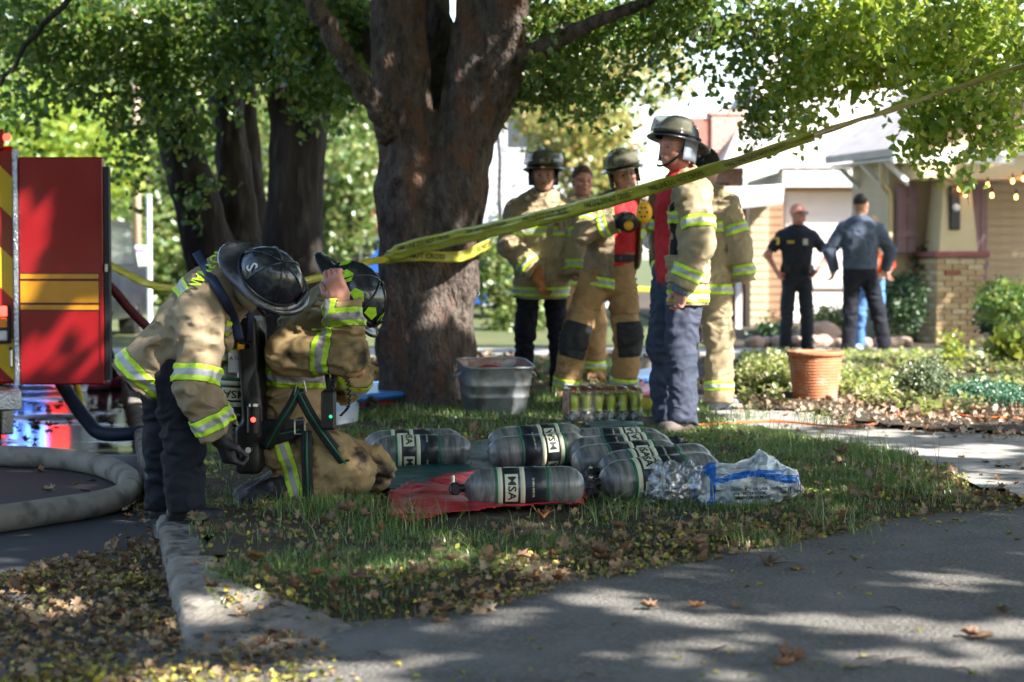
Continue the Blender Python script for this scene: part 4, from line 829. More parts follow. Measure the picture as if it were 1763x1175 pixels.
for pts, r in (([W(170, 20, 18), W(90, 60, 17), W(40, 80, 16.6)], (.04, .02)), ([W(240, 90, 18.2), W(170, 130, 17.8), W(40, 180, 17.3)], (.035, .01)), ([W(310, 210, 18.4), W(215, 220, 18), W(180, 200, 17.8)], (.03, .01)), ([W(140, -20, 16), W(60, 60, 15.8), W(0, 150, 15.7)], (.03, .015))):
    reparent(limb("limb", pts, r, None, M_barkd), t3)
cl = [cW(60, 40, 130, 60, 16.8, .9, 380), cW(200, 50, 130, 70, 17.2, .9, 420), cW(330, 45, 110, 65, 17.2, .9, 360), cW(430, 90, 60, 50, 17.4, .6, 110), cW(280, 130, 80, 45, 17.6, .7, 150), cW(120, 130, 110, 50, 17.0, .7, 150), cW(240, 200, 80, 50, 17.6, .6, 90), cW(335, 215, 40, 40, 18, .4, 40), cW(345, 330, 24, 40, 18.1, .2, 24), cW(30, 180, 70, 40, 17, .5, 40), cW(230, 290, 26, 50, 17.6, .4, 20), cW(385, 160, 40, 40, 18.3, .4, 26)]
cl3b = cl; P, tw = sprays([(a, b, int(n*.66)) for a, b, n in cl], 7, .05, .25); reparent(leaves("crown", P, .045+.04*rng.random(len(P)), M_lg, droop=.5), t3); reparent(twigs(tw, "twigs", None), t3)
# trees out in the sun behind
def far_tree(label, D, cls, m, size, trunk=None, cat="tree", group="sunlit trees in the background", dens=8, tr_r=.2, name="tree"):
    c0 = W(cls[0][0], 500, D); root = empty(name, (c0.x, D, -.1), label=label, cat=cat, group=group)
    P, tw = sprays([cW(a, b, rx, ry, D+dd, rD, n) for a, b, rx, ry, dd, rD, n in cls], dens, size, size*4, .3)
    reparent(leaves("crown", P, size*(.7+.7*rng.random(len(P))), m, droop=.3), root)
    px = trunk or cls[0][0]; reparent(limb("trunk", [(W(px, 500, D).x, D, -.15), (W(px, 500, D).x+.1, D, 2), (W(px, 500, D).x-.1, D+.3, 5)], (tr_r, tr_r*.6), None, M_barkd, 8), root); return root
far_tree("yellow-green sunlit tree above the red truck door", 38, [(90, 230, 120, 90, 0, 2, 700), (180, 260, 70, 80, 1, 1.5, 280), (60, 320, 130, 60, 0, 2, 300)], M_ly, .13)
far_tree("green tree behind the two poles beside the truck", 44, [(240, 430, 80, 120, 0, 2, 600), (300, 480, 60, 100, 0, 2, 350), (200, 330, 70, 70, 2, 2, 260)], M_lb, .15)
far_tree("rust tinged tree above the poles", 50, [(215, 290, 60, 60, 0, 2, 260), (280, 320, 60, 60, 0, 2, 200)], M_la, .16)
far_tree("green tree seen between the dark leaning stems", 46, [(400, 330, 130, 200, 0, 3, 1300), (330, 180, 160, 100, 2, 3, 600)], M_lb, .16)
far_tree("bright green tree seen between the two big trunks", 40, [(600, 300, 60, 80, 0, 2, 520), (590, 200, 70, 80, 1, 2, 380), (580, 390, 50, 60, 0, 1.5, 200)], M_lb, .13)
far_tree("reddish leaved tree over the distant pink roof", 52, [(640, 330, 40, 60, 0, 1.5, 110), (585, 425, 34, 40, -2, 1.5, 130), (655, 380, 20, 24, 0, 1, 40)], M_lr, .16)
far_tree("tall yellowing tree behind the standing firefighters", 36, [(1000, 230, 90, 80, 0, 1.5, 520), (930, 170, 60, 70, 1, 1.5, 200), (1080, 120, 120, 80, 2, 2, 240), (1030, 330, 50, 60, -1, 1, 200)], M_la, .11, tr_r=.12)
far_tree("small multi-stemmed shrub in the yard between trunk and firefighters", 30, [(850, 450, 40, 60, 0, .8, 260), (900, 540, 60, 50, 0, .8, 240), (850, 420, 30, 30, 0, .5, 80)], M_lb, .08, tr_r=.04, cat="shrub", group=None, name="shrub")
far_tree("wide backdrop tree far down the street", 62, [(120, 420, 220, 130, 0, 3, 900), (450, 250, 250, 200, 0, 3, 1300), (200, 140, 250, 160, 0, 3, 900)], M_lb, .24)
far_tree("pale hazy tree line beyond the houses", 75, [(250, 380, 380, 160, 0, 4, 1500), (650, 250, 260, 200, 0, 4, 1000), (100, 100, 300, 150, 2, 4, 900)], M_lb, .34)
# ------------------------------------------------------------------ unseen street trees added for shade, crowns cut to a set light pattern
for c_, r_, n_ in cl2: FLECK.append((c_, max(r_[0], r_[2])*.95))  # gaps added in the shade crowns so the visible crown catches sun
for c_, r_, n_ in cl1: FLECK.append((c_, max(r_[0], r_[2])*.8))
r2_ = random.Random(4)
for c_, r_, n_ in cl3b+cl:
    for q_ in range(9): FLECK.append(((c_[0]+r2_.uniform(-1, 1)*r_[0], c_[1], c_[2]+r2_.uniform(-1, 1)*r_[2]), r2_.uniform(.06, .20)))
def lit_open(gx, gy):
    """true where canopy is left out so the ground at (gx, gy) gets sun"""
    g = np.zeros(gx.shape, bool)
    for poly in (gp((1215, 742), (1400, 775), (1500, 800), (1600, 838), (1700, 850), (1763, 862), (1850, 850), (1900, 790), (1850, 735), (1763, 700), (1763, 590), (1450, 590), (1275, 625), (1180, 660), (1215, 700)),):
        g |= inpoly(gx, gy, poly) & (n2(gx, gy*1.0, 2.2, 3, 3)+.55-.9*((gy < 12.6)) > 0)
    pr = inpoly(gx, gy, gp((1250, 760), (1500, 790), (1700, 842), (1763, 860), (1850, 800), (1600, 740), (1400, 745)))
    g |= pr & (n2(gx*.5, gy*2.2, 2.6, 3, 11) > -.12)
    g |= (gy > 19.0) & (gx > -3.2) & ~((gy < 24.8) & (n2(gx, gy, 2.4, 3, 31) < .02)) & ~((gx > 3.7) & (gy > 22.5) & (gy < 29.5) & (n2(gx, gy, 1.6, 2, 3) < .45))
    return g
def canopy(label, trunk, cx0, cx1, cy0, cy1, z0, z1, n, size, m, dens=1.0):
    root = empty("tree", (trunk[0], trunk[1], 0), label=label, cat="tree", group="street trees beyond the picture's edge")
    x = cx0+rng.random(n)*(cx1-cx0); y = cy0+rng.random(n)*(cy1-cy0); z = z0+rng.random(n)*(z1-z0)+.3*n2(x, y, .5)
    sx, sy = SUN.x/SUN.z, SUN.y/SUN.z; gx, gy = x-sx*z, y-sy*z
    keep = ~lit_open(gx, gy)
    dap = n2(gx, gy, 5.5, 3, 2)+.4*n2(gx, gy, 1.1, 2, 9); keep &= dap < .60
    for (a, b, c), r in FLECK:  # leaves dropped along the sun's path to each chosen spot
        ax, ay = a-sx*c, b-sy*c; rr = r*1.05+.075; keep &= (((gx-ax)/rr)**2+((gy-ay)/rr)**2 > 1)
    # clear of the camera's view
    keep &= z > CAMH+.18*y+.35
    P = np.stack([x, y, z], 1)[keep]; reparent(leaves("crown", P, size*(.7+.6*rng.random(len(P))), m, shape='dia', flat=.35), root)
    reparent(limb("trunk", [(trunk[0], trunk[1], -.1), (trunk[0]+.1, trunk[1], 2.2), (trunk[0]+.3, trunk[1]+.4, z0+.6)], (.30, .2), None, M_bark, 12), root)
    for k in range(7):
        a = k*.9; e = Vector((trunk[0]+.3+2.6*math.cos(a), trunk[1]+.4+2.6*math.sin(a), z0+.9)); b = Vector((trunk[0]+.3, trunk[1]+.4, z0+.3))
        if e.y < 17 and e.z > CAMH+.18*e.y+.5: reparent(limb("limb", [b, (b+e)/2+Vector((0, 0, .5)), e], (.10, .03), None, M_bark, 8), root)
    return root
canopy("unseen street tree beyond the right edge, crown shaped to shade drive and lawn", (5.2, 4.2), .5, 11, -2.5, 14.5, 4.6, 7.0, 150000, .16, M_lg)
canopy("second unseen street tree, crown shaped to shade the street and the truck", (-6.5, 3.0), -4.5, 2.6, 2, 18, 5.2, 7.4, 60000, .18, M_lg)
canopy("unseen tree added beyond the right edge to shade the porch", (11.5, 18.5), 3, 15, 14.5, 25, 5.2, 7.2, 90000, .18, M_lg)
canopy("unseen tall crown added above the left trees to shade them", (-9.5, 20), -9, 3.5, 13, 22, 6.2, 7.8, 45000, .2, M_lg)

# tree line across the street behind the photographer (mirrored in helmets, paint and cylinders)
for i, (x, yy, hgt) in enumerate(((-16, -14, 8), (-8, -17, 9), (1, -15, 8), (10, -20, 10), (20, -19, 9), (-24, -6, 8), (-19, 6, 7), (27, -8, 9))):
    root = empty("tree", (x, yy, -.1), label="street tree across the road behind the photographer, "+("far left", "left", "straight behind", "right and tall", "far right", "near the left", "left beside the street", "near the right")[i], cat="tree", group="street trees beyond the picture's edge")
    P, tw = sprays([((x, yy, hgt*.52), (5.0, 2.5, hgt*.46), 700)], 5, .30, .7); P = P[P[:, 2] > .2]; reparent(leaves("crown", P, .35+.25*rng.random(len(P)), M_lg, shape='dia'), root)
    reparent(limb("trunk", [(x, yy, -.1), (x+.1, yy, 2), (x, yy+.1, hgt*.6)], (.3, .15), None, M_barkd, 8), root)
# ------------------------------------------------------------------ houses
M_cream = mat("cream_paint", (.50, .40, .24), (.55, .45, .28), 3, rough=.7)
M_yel = mat("yellow_paint", (.46, .38, .22), (.50, .42, .26), 3, rough=.7)
M_trim = mat("white_trim_paint", (.62, .61, .58), (.70, .69, .66), 4, rough=.6)
M_wsid = mat("white_siding_paint", (.66, .65, .62), (.72, .71, .68), 4, rough=.7)
M_tansid = mat("tan_siding_paint", (.40, .31, .20), (.46, .36, .24), 4, rough=.75)
M_brnsid = mat("brown_siding_paint", (.24, .14, .08), (.29, .17, .10), 4, rough=.75)
M_shing = mat("pale_shingles", (.42, .37, .35), (.52, .47, .45), 6, rough=.95, bump=.5, bscale=60)
M_shingd = mat("grey_shingles", (.16, .15, .15), (.24, .22, .21), 6, rough=.95, bump=.5, bscale=60)
M_brick = [mat("tan_brick_%d" % i, c, tuple(v*.8 for v in c), 20, rough=.95, bump=.5, bscale=50) for i, c in enumerate(((.50, .39, .21), (.44, .32, .17), (.54, .44, .27), (.40, .28, .15)))]
M_brickr = mat("dark_red_brick", (.24, .09, .05), rough=.95); M_mortar = mat("mortar", (.33, .28, .21), rough=1)
M_cap = mat("maroon_paint", (.19, .055, .05), (.22, .07, .06), 5, rough=.6)
M_mauve = mat("mauve_shutter_paint", (.25, .15, .17), (.29, .18, .20), 5, rough=.7)
M_glass = mat("window_glass", (.06, .07, .08), rough=.05, spec=.9)
M_sheer = mat("pale_blind", (.5, .52, .55), rough=.8)
M_bulb = mat("lit_bulb", (1, .6, .2), emis=(1, .42, .10), estr=5)
M_brickc = mat("pink_chimney_brick", (.52, .30, .24), (.60, .38, .31), 12, rough=.95, bump=.5, bscale=40)
h1 = empty("house", (5.33, 25, 0), math.radians(12), "cream craftsman house with brick porch pillar and mauve shutters", "house")
def part(mb, name, m, p, **k): return mb.build(name, m, p, **k)
# porch pillar of single bricks round a mortar core
mb = MB(); mb.box(.012, .012, -.1, .638, .588, 1.07); pil = part(mb, "porch_pillar", M_mortar, h1)
bm_ = {}
def brick(x, y, z, rz, L=.195, parent=pil, mats=M_brick):
    r = random.random(); k = M_brickr if r < .012 else random.choice(mats)
    key = (k.name, round(L, 2))
    if key not in bm_:
        m = MB(); m.box(0, 0, 0, L, .03, .058, bev=.004); o = m.build("brick", k, parent); bm_[key] = o.data
    else: o = bpy.data.objects.new("brick", bm_[key]); link(o, parent)
    o.location = (x+random.uniform(-.002, .002), y, z); o.rotation_euler = (0, 0, rz)
for j in range(16):
    z = -.06+j*.070; offx = 0 if j % 2 == 0 else -.10
    for i in range(4):
        x0 = max(0, offx+i*.2075); x1 = min(.65, offx+i*.2075+.195)
        if x1-x0 > .04: brick(x0, -.006-random.random()*.004, z, 0, x1-x0)
    for i in range(4):
        x0 = max(0, -offx-.1+i*.2075); x1 = min(.60, -offx-.1+i*.2075+.195)
        if x1-x0 > .04: brick(-.006-random.random()*.004, x1, z, -math.pi/2, x1-x0)
mb = MB(); mb.box(-.05, -.05, 1.075, .70, .65, 1.145, bev=.012); part(mb, "pillar_cap", M_cap, h1)
mb = MB(); mb.add([(.06, .06, 1.15), (.58, .06, 1.15), (.58, .54, 1.15), (.06, .54, 1.15), (.14, .12, 2.05), (.50, .12, 2.05), (.50, .48, 2.05), (.14, .48, 2.05)], [(0, 3, 2, 1), (4, 5, 6, 7), (0, 1, 5, 4), (1, 2, 6, 5), (2, 3, 7, 6), (3, 0, 4, 7)]); part(mb, "tapered_column", M_yel, h1)
mb = MB(); mb.box(.20, .05, 1.42, .34, .10, 1.98, bev=.012); mx_ = part(mb, "mailbox", M_blackp, h1)
mb = MB(); mb.lathe([(0, .045), (.03, .045), (.045, .03), (.05, 0)], 16, basis((.27, .048, 1.70), (1, 0, 0), (0, 0, 1), (0, -1, 0))); part(mb, "emblem", M_trim, mx_)
mb = MB(); mb.box(.19, .035, 1.86, .35, .05, 1.90); part(mb, "lid", M_blackp, mx_)
mb = MB(); mb.box(-.25, .02, 2.055, 8, .55, 2.50); part(mb, "porch_beam", M_cream, h1)
mb = MB(); mb.box(-.27, -.01, 2.36, 8, .02, 2.42); part(mb, "beam_trim", M_trim, h1)
# planks: front wall under the porch, gable wall, left wall
def planks(root, x0, x1, y, z0, z1, m, hb=.115, rz=0, o=(0, 0), name="siding_plank"):
    key = None; n = int((z1-z0)/hb); me = None
    for i in range(n):
        if me is None:
            mb = MB(); mb.add([(x0, -.012, 0), (x1, -.012, 0), (x1, .01, 0), (x0, .01, 0), (x0, .002, hb), (x1, .002, hb), (x1, .012, hb), (x0, .012, hb)], [(0, 3, 2, 1), (4, 5, 6, 7), (0, 1, 5, 4), (1, 2, 6, 5), (2, 3, 7, 6), (3, 0, 4, 7)]); ob = mb.build(name, m, root); me = ob.data
        else: ob = bpy.data.objects.new(name, me); link(ob, root)
        ob.location = (o[0], y+o[1], z0+i*hb); ob.rotation_euler = (0, 0, rz)
planks(h1, -.36, 7, 1.9, -.1, 2.5, M_tansid); mb = MB(); mb.box(-.34, 1.93, -.1, 7, 2.0, 2.5); part(mb, "wall", M_tansid, h1)
planks(h1, 0, 1.2, 0, -.1, 2.6, M_tansid, rz=math.pi/2, o=(-.36, .66))
planks(h1, -.36, .3, .62, 1.1, 2.55, M_tansid); mb = MB(); mb.box(-.34, .64, -.1, .28, 1.85, 2.52); part(mb, "wall", M_tansid, h1)
def shutter(x, y, z0, z1, w):
    mb = MB(); mb.box(x, y, z0, x+w, y+.04, z1); s = part(mb, "shutter", M_mauve, h1); n = max(2, int(w/.1))
    for i in range(n): mb = MB(); mb.box(x+i*w/n+.006, y-.015, z0+.01, x+(i+1)*w/n-.006, y, z1-.01); mb.build("board", M_mauve, s)
    for z in (z0+.2, z1-.25): mb = MB(); mb.box(x-.01, y-.035, z, x+w+.01, y-.015, z+.09); mb.build("batten", M_mauve, s)
shutter(-.30, .55, 1.13, 2.0, .26); shutter(1.12, 1.82, .75, 2.25, .42)
mb = MB(); mb.box(.50, 1.80, .70, 1.08, 1.86, 2.3); mb.mi = 1; mb.box(.57, 1.785, .78, 1.0, 1.80, 2.22); mb.mi = 2; mb.box(.58, 1.77, 1.70, .99, 1.784, 1.95); w_ = mb.build("window", [M_trim, M_glass, M_sheer], h1)
mb = MB(); mb.box(.57, 1.755, 1.42, 1.0, 1.775, 1.47); mb.build("sash_bar", M_trim, w_)
mb = MB(); mb.box(1.25, .2, .62, 6, .5, .74); part(mb, "porch_rail_cap", M_cap, h1)
mb = MB(); mb.box(1.30, .24, -.1, 6, .46, .61); part(mb, "porch_wall", M_brick[0], h1)
mb = MB(); mb.box(-.2, .62, -.12, 7, 1.8, .05); part(mb, "porch_floor", M_conc, h1)
# gable roof: eave at the left rising to a ridge on the right
ex, ez, rx_, rz_ = -.72, 2.32, 2.6, 4.98; sl_ = (rz_-ez)/(rx_-ex); nrm_ = Vector((-sl_, 0, 1)).normalized()
mb = MB(); mb.prism([(ex, ez), (rx_, rz_), (rx_, rz_+.10), (ex-.02, ez+.10)], -2.0, .35, basis((0, 0, 0), (1, 0, 0), (0, 0, 1), (0, -1, 0))); rf = part(mb, "roof", M_shing, h1)
mb = MB(); mb.prism([(ex-.03, ez-.10), (rx_, rz_-.16), (rx_, rz_+.12), (ex-.05, ez+.12)], .355, .41, basis((0, 0, 0), (1, 0, 0), (0, 0, 1), (0, -1, 0))); mb.build("rake_board", M_trim, rf)
mb = MB(); mb.prism([(ex+.30, ez+.02), (rx_, rz_-.34), (rx_, rz_-.14), (ex+.15, ez+.04)], .28, .35, basis((0, 0, 0), (1, 0, 0), (0, 0, 1), (0, -1, 0))); mb.build("inner_rake_board", M_cream, rf)
mb = MB(); mb.box(ex+.05, -.30, ez-.04, -.3, 1.95, ez-.01); mb.build("soffit", M_trim, rf)
mb = MB(); mb.box(ex+.0, -.28, ez-.075, .9, -.22, ez+.02); mb.build("tie_beam", M_trim, rf)
mb = MB(); mb.prism([(-.33, 2.5), (5, 2.5), (2.6, 4.8)], -.9, -.8, basis((0, 0, 0), (1, 0, 0), (0, 0, 1), (0, -1, 0))); mb.build("gable_wall", M_tansid, rf)
for i, yy in enumerate((0.1, .9, 1.7)):
    mb = MB(); mb.prism([(-.36, ez-.35), (-.36, ez-.27), (-.60, ez-.06), (-.67, ez-.06)], -yy-.04, -yy+.04, basis((0, 0, 0), (1, 0, 0), (0, 0, 1), (0, -1, 0))); mb.build("bracket", M_trim, rf)
mb = MB(); mb.tube(crom([(-.62, .3, ez-.06), (-.62, .3, ez-.20), (-.58, .35, ez-.33), (-.45, .5, ez-.42), (-.42, .52, ez-.60), (-.42, .52, 1.0), (-.42, .52, .0)], 5), .04, 8); part(mb, "downspout", M_cream, h1, smooth=True)
# string lights under the beam
st = empty("string_lights", h1.matrix_world @ Vector((0, 0, 0)) if False else (5.33, 25, 0), math.radians(12), "string of warm bulbs hung under the porch beam", "string lights")
bp_ = [(.28, 1.93), (.36, 1.86), (.66, 1.98), (.72, 1.85), (1.0, 2.03), (1.05, 1.83), (1.15, 2.06), (1.45, 1.95), (1.8, 1.9)]
mb = MB(); mb.tube(crom([(.1, -.03, 2.06), (.36, -.03, 1.93), (.66, -.03, 2.0), (.9, -.03, 2.05), (1.15, -.03, 2.1), (1.6, -.03, 2.0), (2.2, -.03, 2.1)], 4), .006, 5); mb.build("wire", M_black, st)
for x, z in bp_:
    mb = MB(); mb.tube([(x, -.03, z+.10), (x, -.03, z+.035)], .014, 8); b = mb.build("socket", M_black, st)
    mb = MB(); mb.lathe([(.010, .035), (.017, .012), (.019, -.006), (.013, -.02), (0, -.026)], 10, Matrix.Translation((x, -.03, z))); mb.build("bulb", M_bulb, b, smooth=True)
# white house with low pale roof behind
D2 = 33.; h2 = empty("house", (5.2, D2, 0), 0, "low white house with pale shingled roof behind the police officers", "house")
def LX(px, D=D2): return (px-881.5)/FPX*D-5.2
def LZ(py, D=D2): return CAMH+(440-py)/FPX*D
planks(h2, LX(1348), LX(1640), -.0, -.1, .5, M_wsid, .12); planks(h2, LX(1346), LX(1640), 0, .52, 2.2, M_wsid, .14)
mb = MB(); mb.box(LX(1346), .02, -.1, LX(1640), 5, 2.5); part(mb, "wall", M_wsid, h2)
mb = MB(); mb.box(LX(1352), -.06, LZ(496), LX(1556), -.02, LZ(330)); g_ = part(mb, "garage_panel_door", M_wsid, h2)
for i in range(4): mb = MB(); mb.box(LX(1358), -.075, LZ(492)+i*.395, LX(1550), -.061, LZ(492)+i*.395+.375); mb.build("panel", M_wsid, g_)
mb = MB(); mb.box(LX(1350), -.10, LZ(331), LX(1700), .0, LZ(326)); part(mb, "head_trim", M_tansid, h2)
mb = MB(); mb.box(LX(1340), -.5, LZ(324), LX(1700), .1, LZ(292)); part(mb, "fascia", M_trim, h2)
pl_ = [(LX(1230), 0), (LX(1700), 0), (LX(1640), 5.2), (LX(1420), 5.2)]
mb = MB(); mb.add([(LX(1235), -.52, LZ(291)), (LX(1720), -.52, LZ(291)), (LX(1720), 5.0, LZ(291)+2.6), (LX(1400), 5.0, LZ(291)+2.6), (LX(1235), 9, LZ(291))], [(0, 1, 2, 3), (0, 3, 4)]); rf2 = part(mb, "roof", M_shing, h2)
mbs = MB()
for i in range(26):
    t = i/26; z = LZ(291)+2.6*t+.012; y = -.52+5.52*t; xl = LX(1235)+(LX(1400)-LX(1235))*t; x = xl+random.random()*.2; xr = LX(1720)
    while x < xr-.3:
        w = .28; mbs.add([(x, y-.02, z-.01), (x+w, y-.02, z-.01), (x+w, y+.22, z+.10), (x, y+.22, z+.10), (x, y-.02, z-.022), (x+w, y-.02, z-.022)], [(0, 1, 2, 3), (4, 5, 1, 0)]); x += .295
sh_ = part(mbs, "shingles", M_shing, rf2); sh_["kind"] = "stuff"
# timber porch at its left
D3 = 31.
def P3(px, py=0, D=D3): return ((px-881.5)/FPX*D-5.2, D-D2, CAMH+(440-py)/FPX*D)
planks(h2, P3(1292)[0], P3(1322)[0], D3-D2, -.1, 1.95, M_tansid, .12); planks(h2, P3(1324)[0], P3(1348)[0], D3-D2+.1, -.1, 2.0, M_brnsid, .12)
mb = MB(); mb.box(P3(1290)[0], D3-D2+.02, -.1, P3(1323)[0], D3-D2+.9, 1.95); part(mb, "wall", M_tansid, h2)
mb = MB(); mb.box(P3(1323)[0], D3-D2+.12, -.1, P3(1349)[0], D2-D2, 2.05); part(mb, "wall", M_brnsid, h2)
mb = MB(); mb.box(P3(1268)[0], D3-D2+.5, -.1, P3(1291)[0], D3-D2+.6, 1.9); part(mb, "door", mat("red_door_paint", (.26, .06, .035), rough=.6), h2)
mb = MB(); mb.box(P3(1256)[0], D3-D2-.9, -.1, P3(1266)[0], D3-D2-.81, 1.9); part(mb, "porch_post", M_trim, h2)
mb = MB(); mb.add([P3(1232, 357, 30), P3(1346, 345, 30), P3(1348, 318, 31), P3(1240, 325, 31)], [(0, 1, 2, 3)]); o = part(mb, "awning", M_trim, h2); o.modifiers.new("s", 'SOLIDIFY').thickness = .06
mb = MB(); mb.box(P3(1180)[0], D3-D2+.9, -.1, P3(1290)[0], D3-D2+1.0, 2.2); part(mb, "wall", M_tansid, h2)
# chimney, brick by brick courses
cX0, cX1 = W(1226, 0, 34).x, W(1282, 0, 34).x; c0 = cX0-.35
ch = empty("chimney", (cX0, 34, 0), 0, "pink brick chimney rising behind the firefighter in the black cap", "chimney")
mb = MB(); mb.box(.006, .006, 0, cX1-cX0-.006, .7, W(0, 198, 34).z); core = part(mb, "stack", M_mortar, ch)
bm_.clear(); zt = W(0, 198, 34).z; j = 0; z = 2.2
while z < zt:
    x = 0 if j % 2 == 0 else -.1
    while x < cX1-cX0-.02:
        a, b = max(0, x), min(cX1-cX0, x+.195)
        if b-a > .04: brick(a, -.008, z, 0, b-a, core, [M_brickc])
        x += .207
    z += .07; j += 1
mb = MB(); mb.box(-.45, .05, 0, -.003, .7, zt-.05); part(mb, "left_face", mat("red_chimney_brick", (.33, .12, .09), (.40, .17, .13), 10, rough=.95, bump=.4, bscale=40), ch)  # the chimney's left face as its own block, darker red than the front
mb = MB(); mb.box(-.03, -.03, zt+.005, cX1-cX0+.03, .73, zt+.07); part(mb, "cap", M_brickc, ch)
# pale two storey house behind the first firefighter
h3 = empty("house", (W(930, 0, 42).x, 42, 0), 0, "pale grey-blue sided two-storey house behind the leftmost standing firefighter", "house")
M_bl = mat("pale_blue_siding", (.42, .45, .50), (.48, .51, .56), 3, rough=.8); planks(h3, -1.25, 1.5, 0, 0, 5.2, M_bl, .16)
mb = MB(); mb.box(-1.25, .015, -.1, 1.5, 6, 5.2); part(mb, "wall", M_bl, h3)
mb = MB(); mb.prism([(-1.6, 5.1), (1.9, 5.1), (.1, 6.4)], -6.3, .4, basis((0, 0, 0), (1, 0, 0), (0, 0, 1), (0, -1, 0))); part(mb, "roof", M_shingd, h3)
for x, z in ((-.75, 3.3), (.35, 3.3), (-.7, 1.0)):
    mb = MB(); mb.box(x, -.04, z, x+.7, -.01, z+1.2); w = part(mb, "window", M_trim, h3); mb = MB(); mb.box(x+.07, -.055, z+.07, x+.63, -.041, z+1.13); mb.build("pane", M_glass, w)
# distant house with pink roof, and cars
D4 = 55.; h4 = empty("house", (W(630, 0, D4).x, D4, 0), 0, "distant house with faded pink roof left of the big trunk", "house")
def e4(px, py, D=D4): return (px-630)/FPX*D, CAMH+(440-py)/FPX*D
xa, za = e4(585, 418); xb, zb = e4(690, 400)
mb = MB(); mb.box(xa, 0, -.1, xb+2, 5, za); part(mb, "wall", mat("taupe_wall", (.22, .19, .15), rough=.9), h4)
mb = MB(); mb.add([(xa-.4, -.8, za), (xb+2.4, -.8, za), (xb+2.4, 3, za+1.1), (xa+.3, 3, za+1.1)], [(0, 1, 2, 3)]); part(mb, "roof", mat("faded_pink_roof", (.52, .23, .23), (.60, .30, .29), 8, rough=.9), h4)
mb = MB(); mb.box(xa-.42, -.86, za-.16, xb+2.4, -.8, za); part(mb, "fascia", M_trim, h4)
def car(name, loc, rz, m, label, L=4.5, Wd=1.8, H=1.65, cat="car", lights=None):
    c = empty(name, loc, rz, label, cat); k = L/4.5; sd = [(-2.2, .35), (-2.2, .85), (-2.0, .98), (-1.25, 1.05), (-.65, H), (1.5, H), (2.1, 1.05), (2.2, .9), (2.2, .35)]
    mb = MB(); mb.prism([(x*k, z) for x, z in sd[:4]+[(2.1, 1.05)]+sd[7:]], -Wd/2, Wd/2, basis((0, 0, 0), (0, 1, 0), (0, 0, 1), (1, 0, 0))); part(mb, "body", m, c)
    mb = MB(); mb.prism([(-1.25*k, 1.05), (-.7*k, H), (1.5*k, H), (2.1*k, 1.05)], -Wd/2+.10, Wd/2-.10, basis((0, 0, 0), (0, 1, 0), (0, 0, 1), (1, 0, 0))); cab = part(mb, "cabin", m, c)
    for s in (-1, 1):
        for a, b in ((-.95, .05), (.12, 1.0), (1.07, 1.7)):
            mb = MB(); mb.prism([(a*k, 1.1), (b*k, 1.1), (min(b, 1.5)*k, H-.1), (max(a, -.6)*k, H-.1)], 0, .01, basis((s*(Wd/2-.10)+(0 if s > 0 else -.01), 0, 0), (0, 1, 0), (0, 0, 1), (1, 0, 0))); mb.build("side_window", M_glass, cab)
        for y in (-1.4*k, 1.35*k):
            mb = MB(); mb.lathe([(.12, -.11), (.33, -.11), (.33, .11), (.12, .11)], 20, basis((s*(Wd/2-.08), y, .33), (0, 1, 0), (0, 0, 1), (1, 0, 0))); w = part(mb, "wheel", M_rubber, c, smooth=False)
            mb = MB(); mb.lathe([(0, .0), (.2, .0), (.21, .12*s)], 14, basis((s*(Wd/2-.08), y, .33), (0, 1, 0), (0, 0, 1), (1, 0, 0))); mb.build("rim", M_metal, w)
        mb = MB(); mb.box(s*(Wd/2-.1)-.18, -2.23*k, .66, s*(Wd/2-.1)+.08, -2.19*k, .82); part(mb, "headlight", M_glass, c)
    mb = MB(); mb.add([(-Wd/2+.14, -1.245*k, 1.08), (Wd/2-.14, -1.245*k, 1.08), (Wd/2-.2, -.74*k, H-.06), (-Wd/2+.2, -.74*k, H-.06)], [(0, 1, 2, 3)]); o = part(mb, "windscreen", M_glass, c); o.location = (0, -.012, .006)
    return c
M_metal = mat("bare_metal", (.5, .5, .5), (.6, .6, .6), 30, rough=.3, metal=1)
M_carw = mat("white_car_paint", (.7, .7, .7), rough=.2, coat=.6); M_carb = mat("blue_car_paint", (.02, .08, .30), rough=.25, coat=.6)
p = W(630, 0, 47); car("car", (p.x, 47, -.1), math.radians(90), M_carw, "white car parked in front of the distant pink-roofed house")
p = W(668, 0, 36); car("car", (p.x+1.7, 36, -.1), math.radians(90), M_carb, "blue car partly hidden behind the big tree trunk")
# poles by the street
u = empty("utility_pole", (W(233, 0, 40).x, 40, -.1), 0, "tall weathered wooden utility pole behind the open truck door", "utility pole")
mb = MB(); mb.tube([(0, 0, 0), (0, 0, 4.5), (0, 0, 9)], [.085, .075, .07], 12); part(mb, "post", mat("weathered_pole_wood", (.50, .34, .26), (.60, .44, .35), 8, rough=.9, stretch=(1, 1, .1)), u, smooth=True)
mb = MB(); mb.box(-1.0, -.06, 7.6, 1.0, .06, 7.72); part(mb, "crossarm", M_bark, u)
sp_ = empty("sign_post", (W(254, 0, 32).x, 32, -.1), 0, "pale metal sign post with small white sign beside the utility pole", "sign")
mb = MB(); mb.tube([(0, 0, 0), (0, 0, W(0, 335, 32).z+.1)], .04, 10); part(mb, "post", mat("pale_blue_metal", (.42, .50, .58), (.55, .6, .66), 10, rough=.5), sp_)
mb = MB(); mb.box(-.28, -.06, W(0, 458, 32).z+.1, -.02, -.045, W(0, 423, 32).z+.1, bev=.006); s_ = part(mb, "sign_plate", M_white, sp_)
mb = MB(); mb.box(-.25, -.064, W(0, 436, 32).z+.1, -.06, -.0605, W(0, 428, 32).z+.1); mb.build("printed_panel", mat("faded_purple_print", (.25, .2, .35), rough=.7), s_)
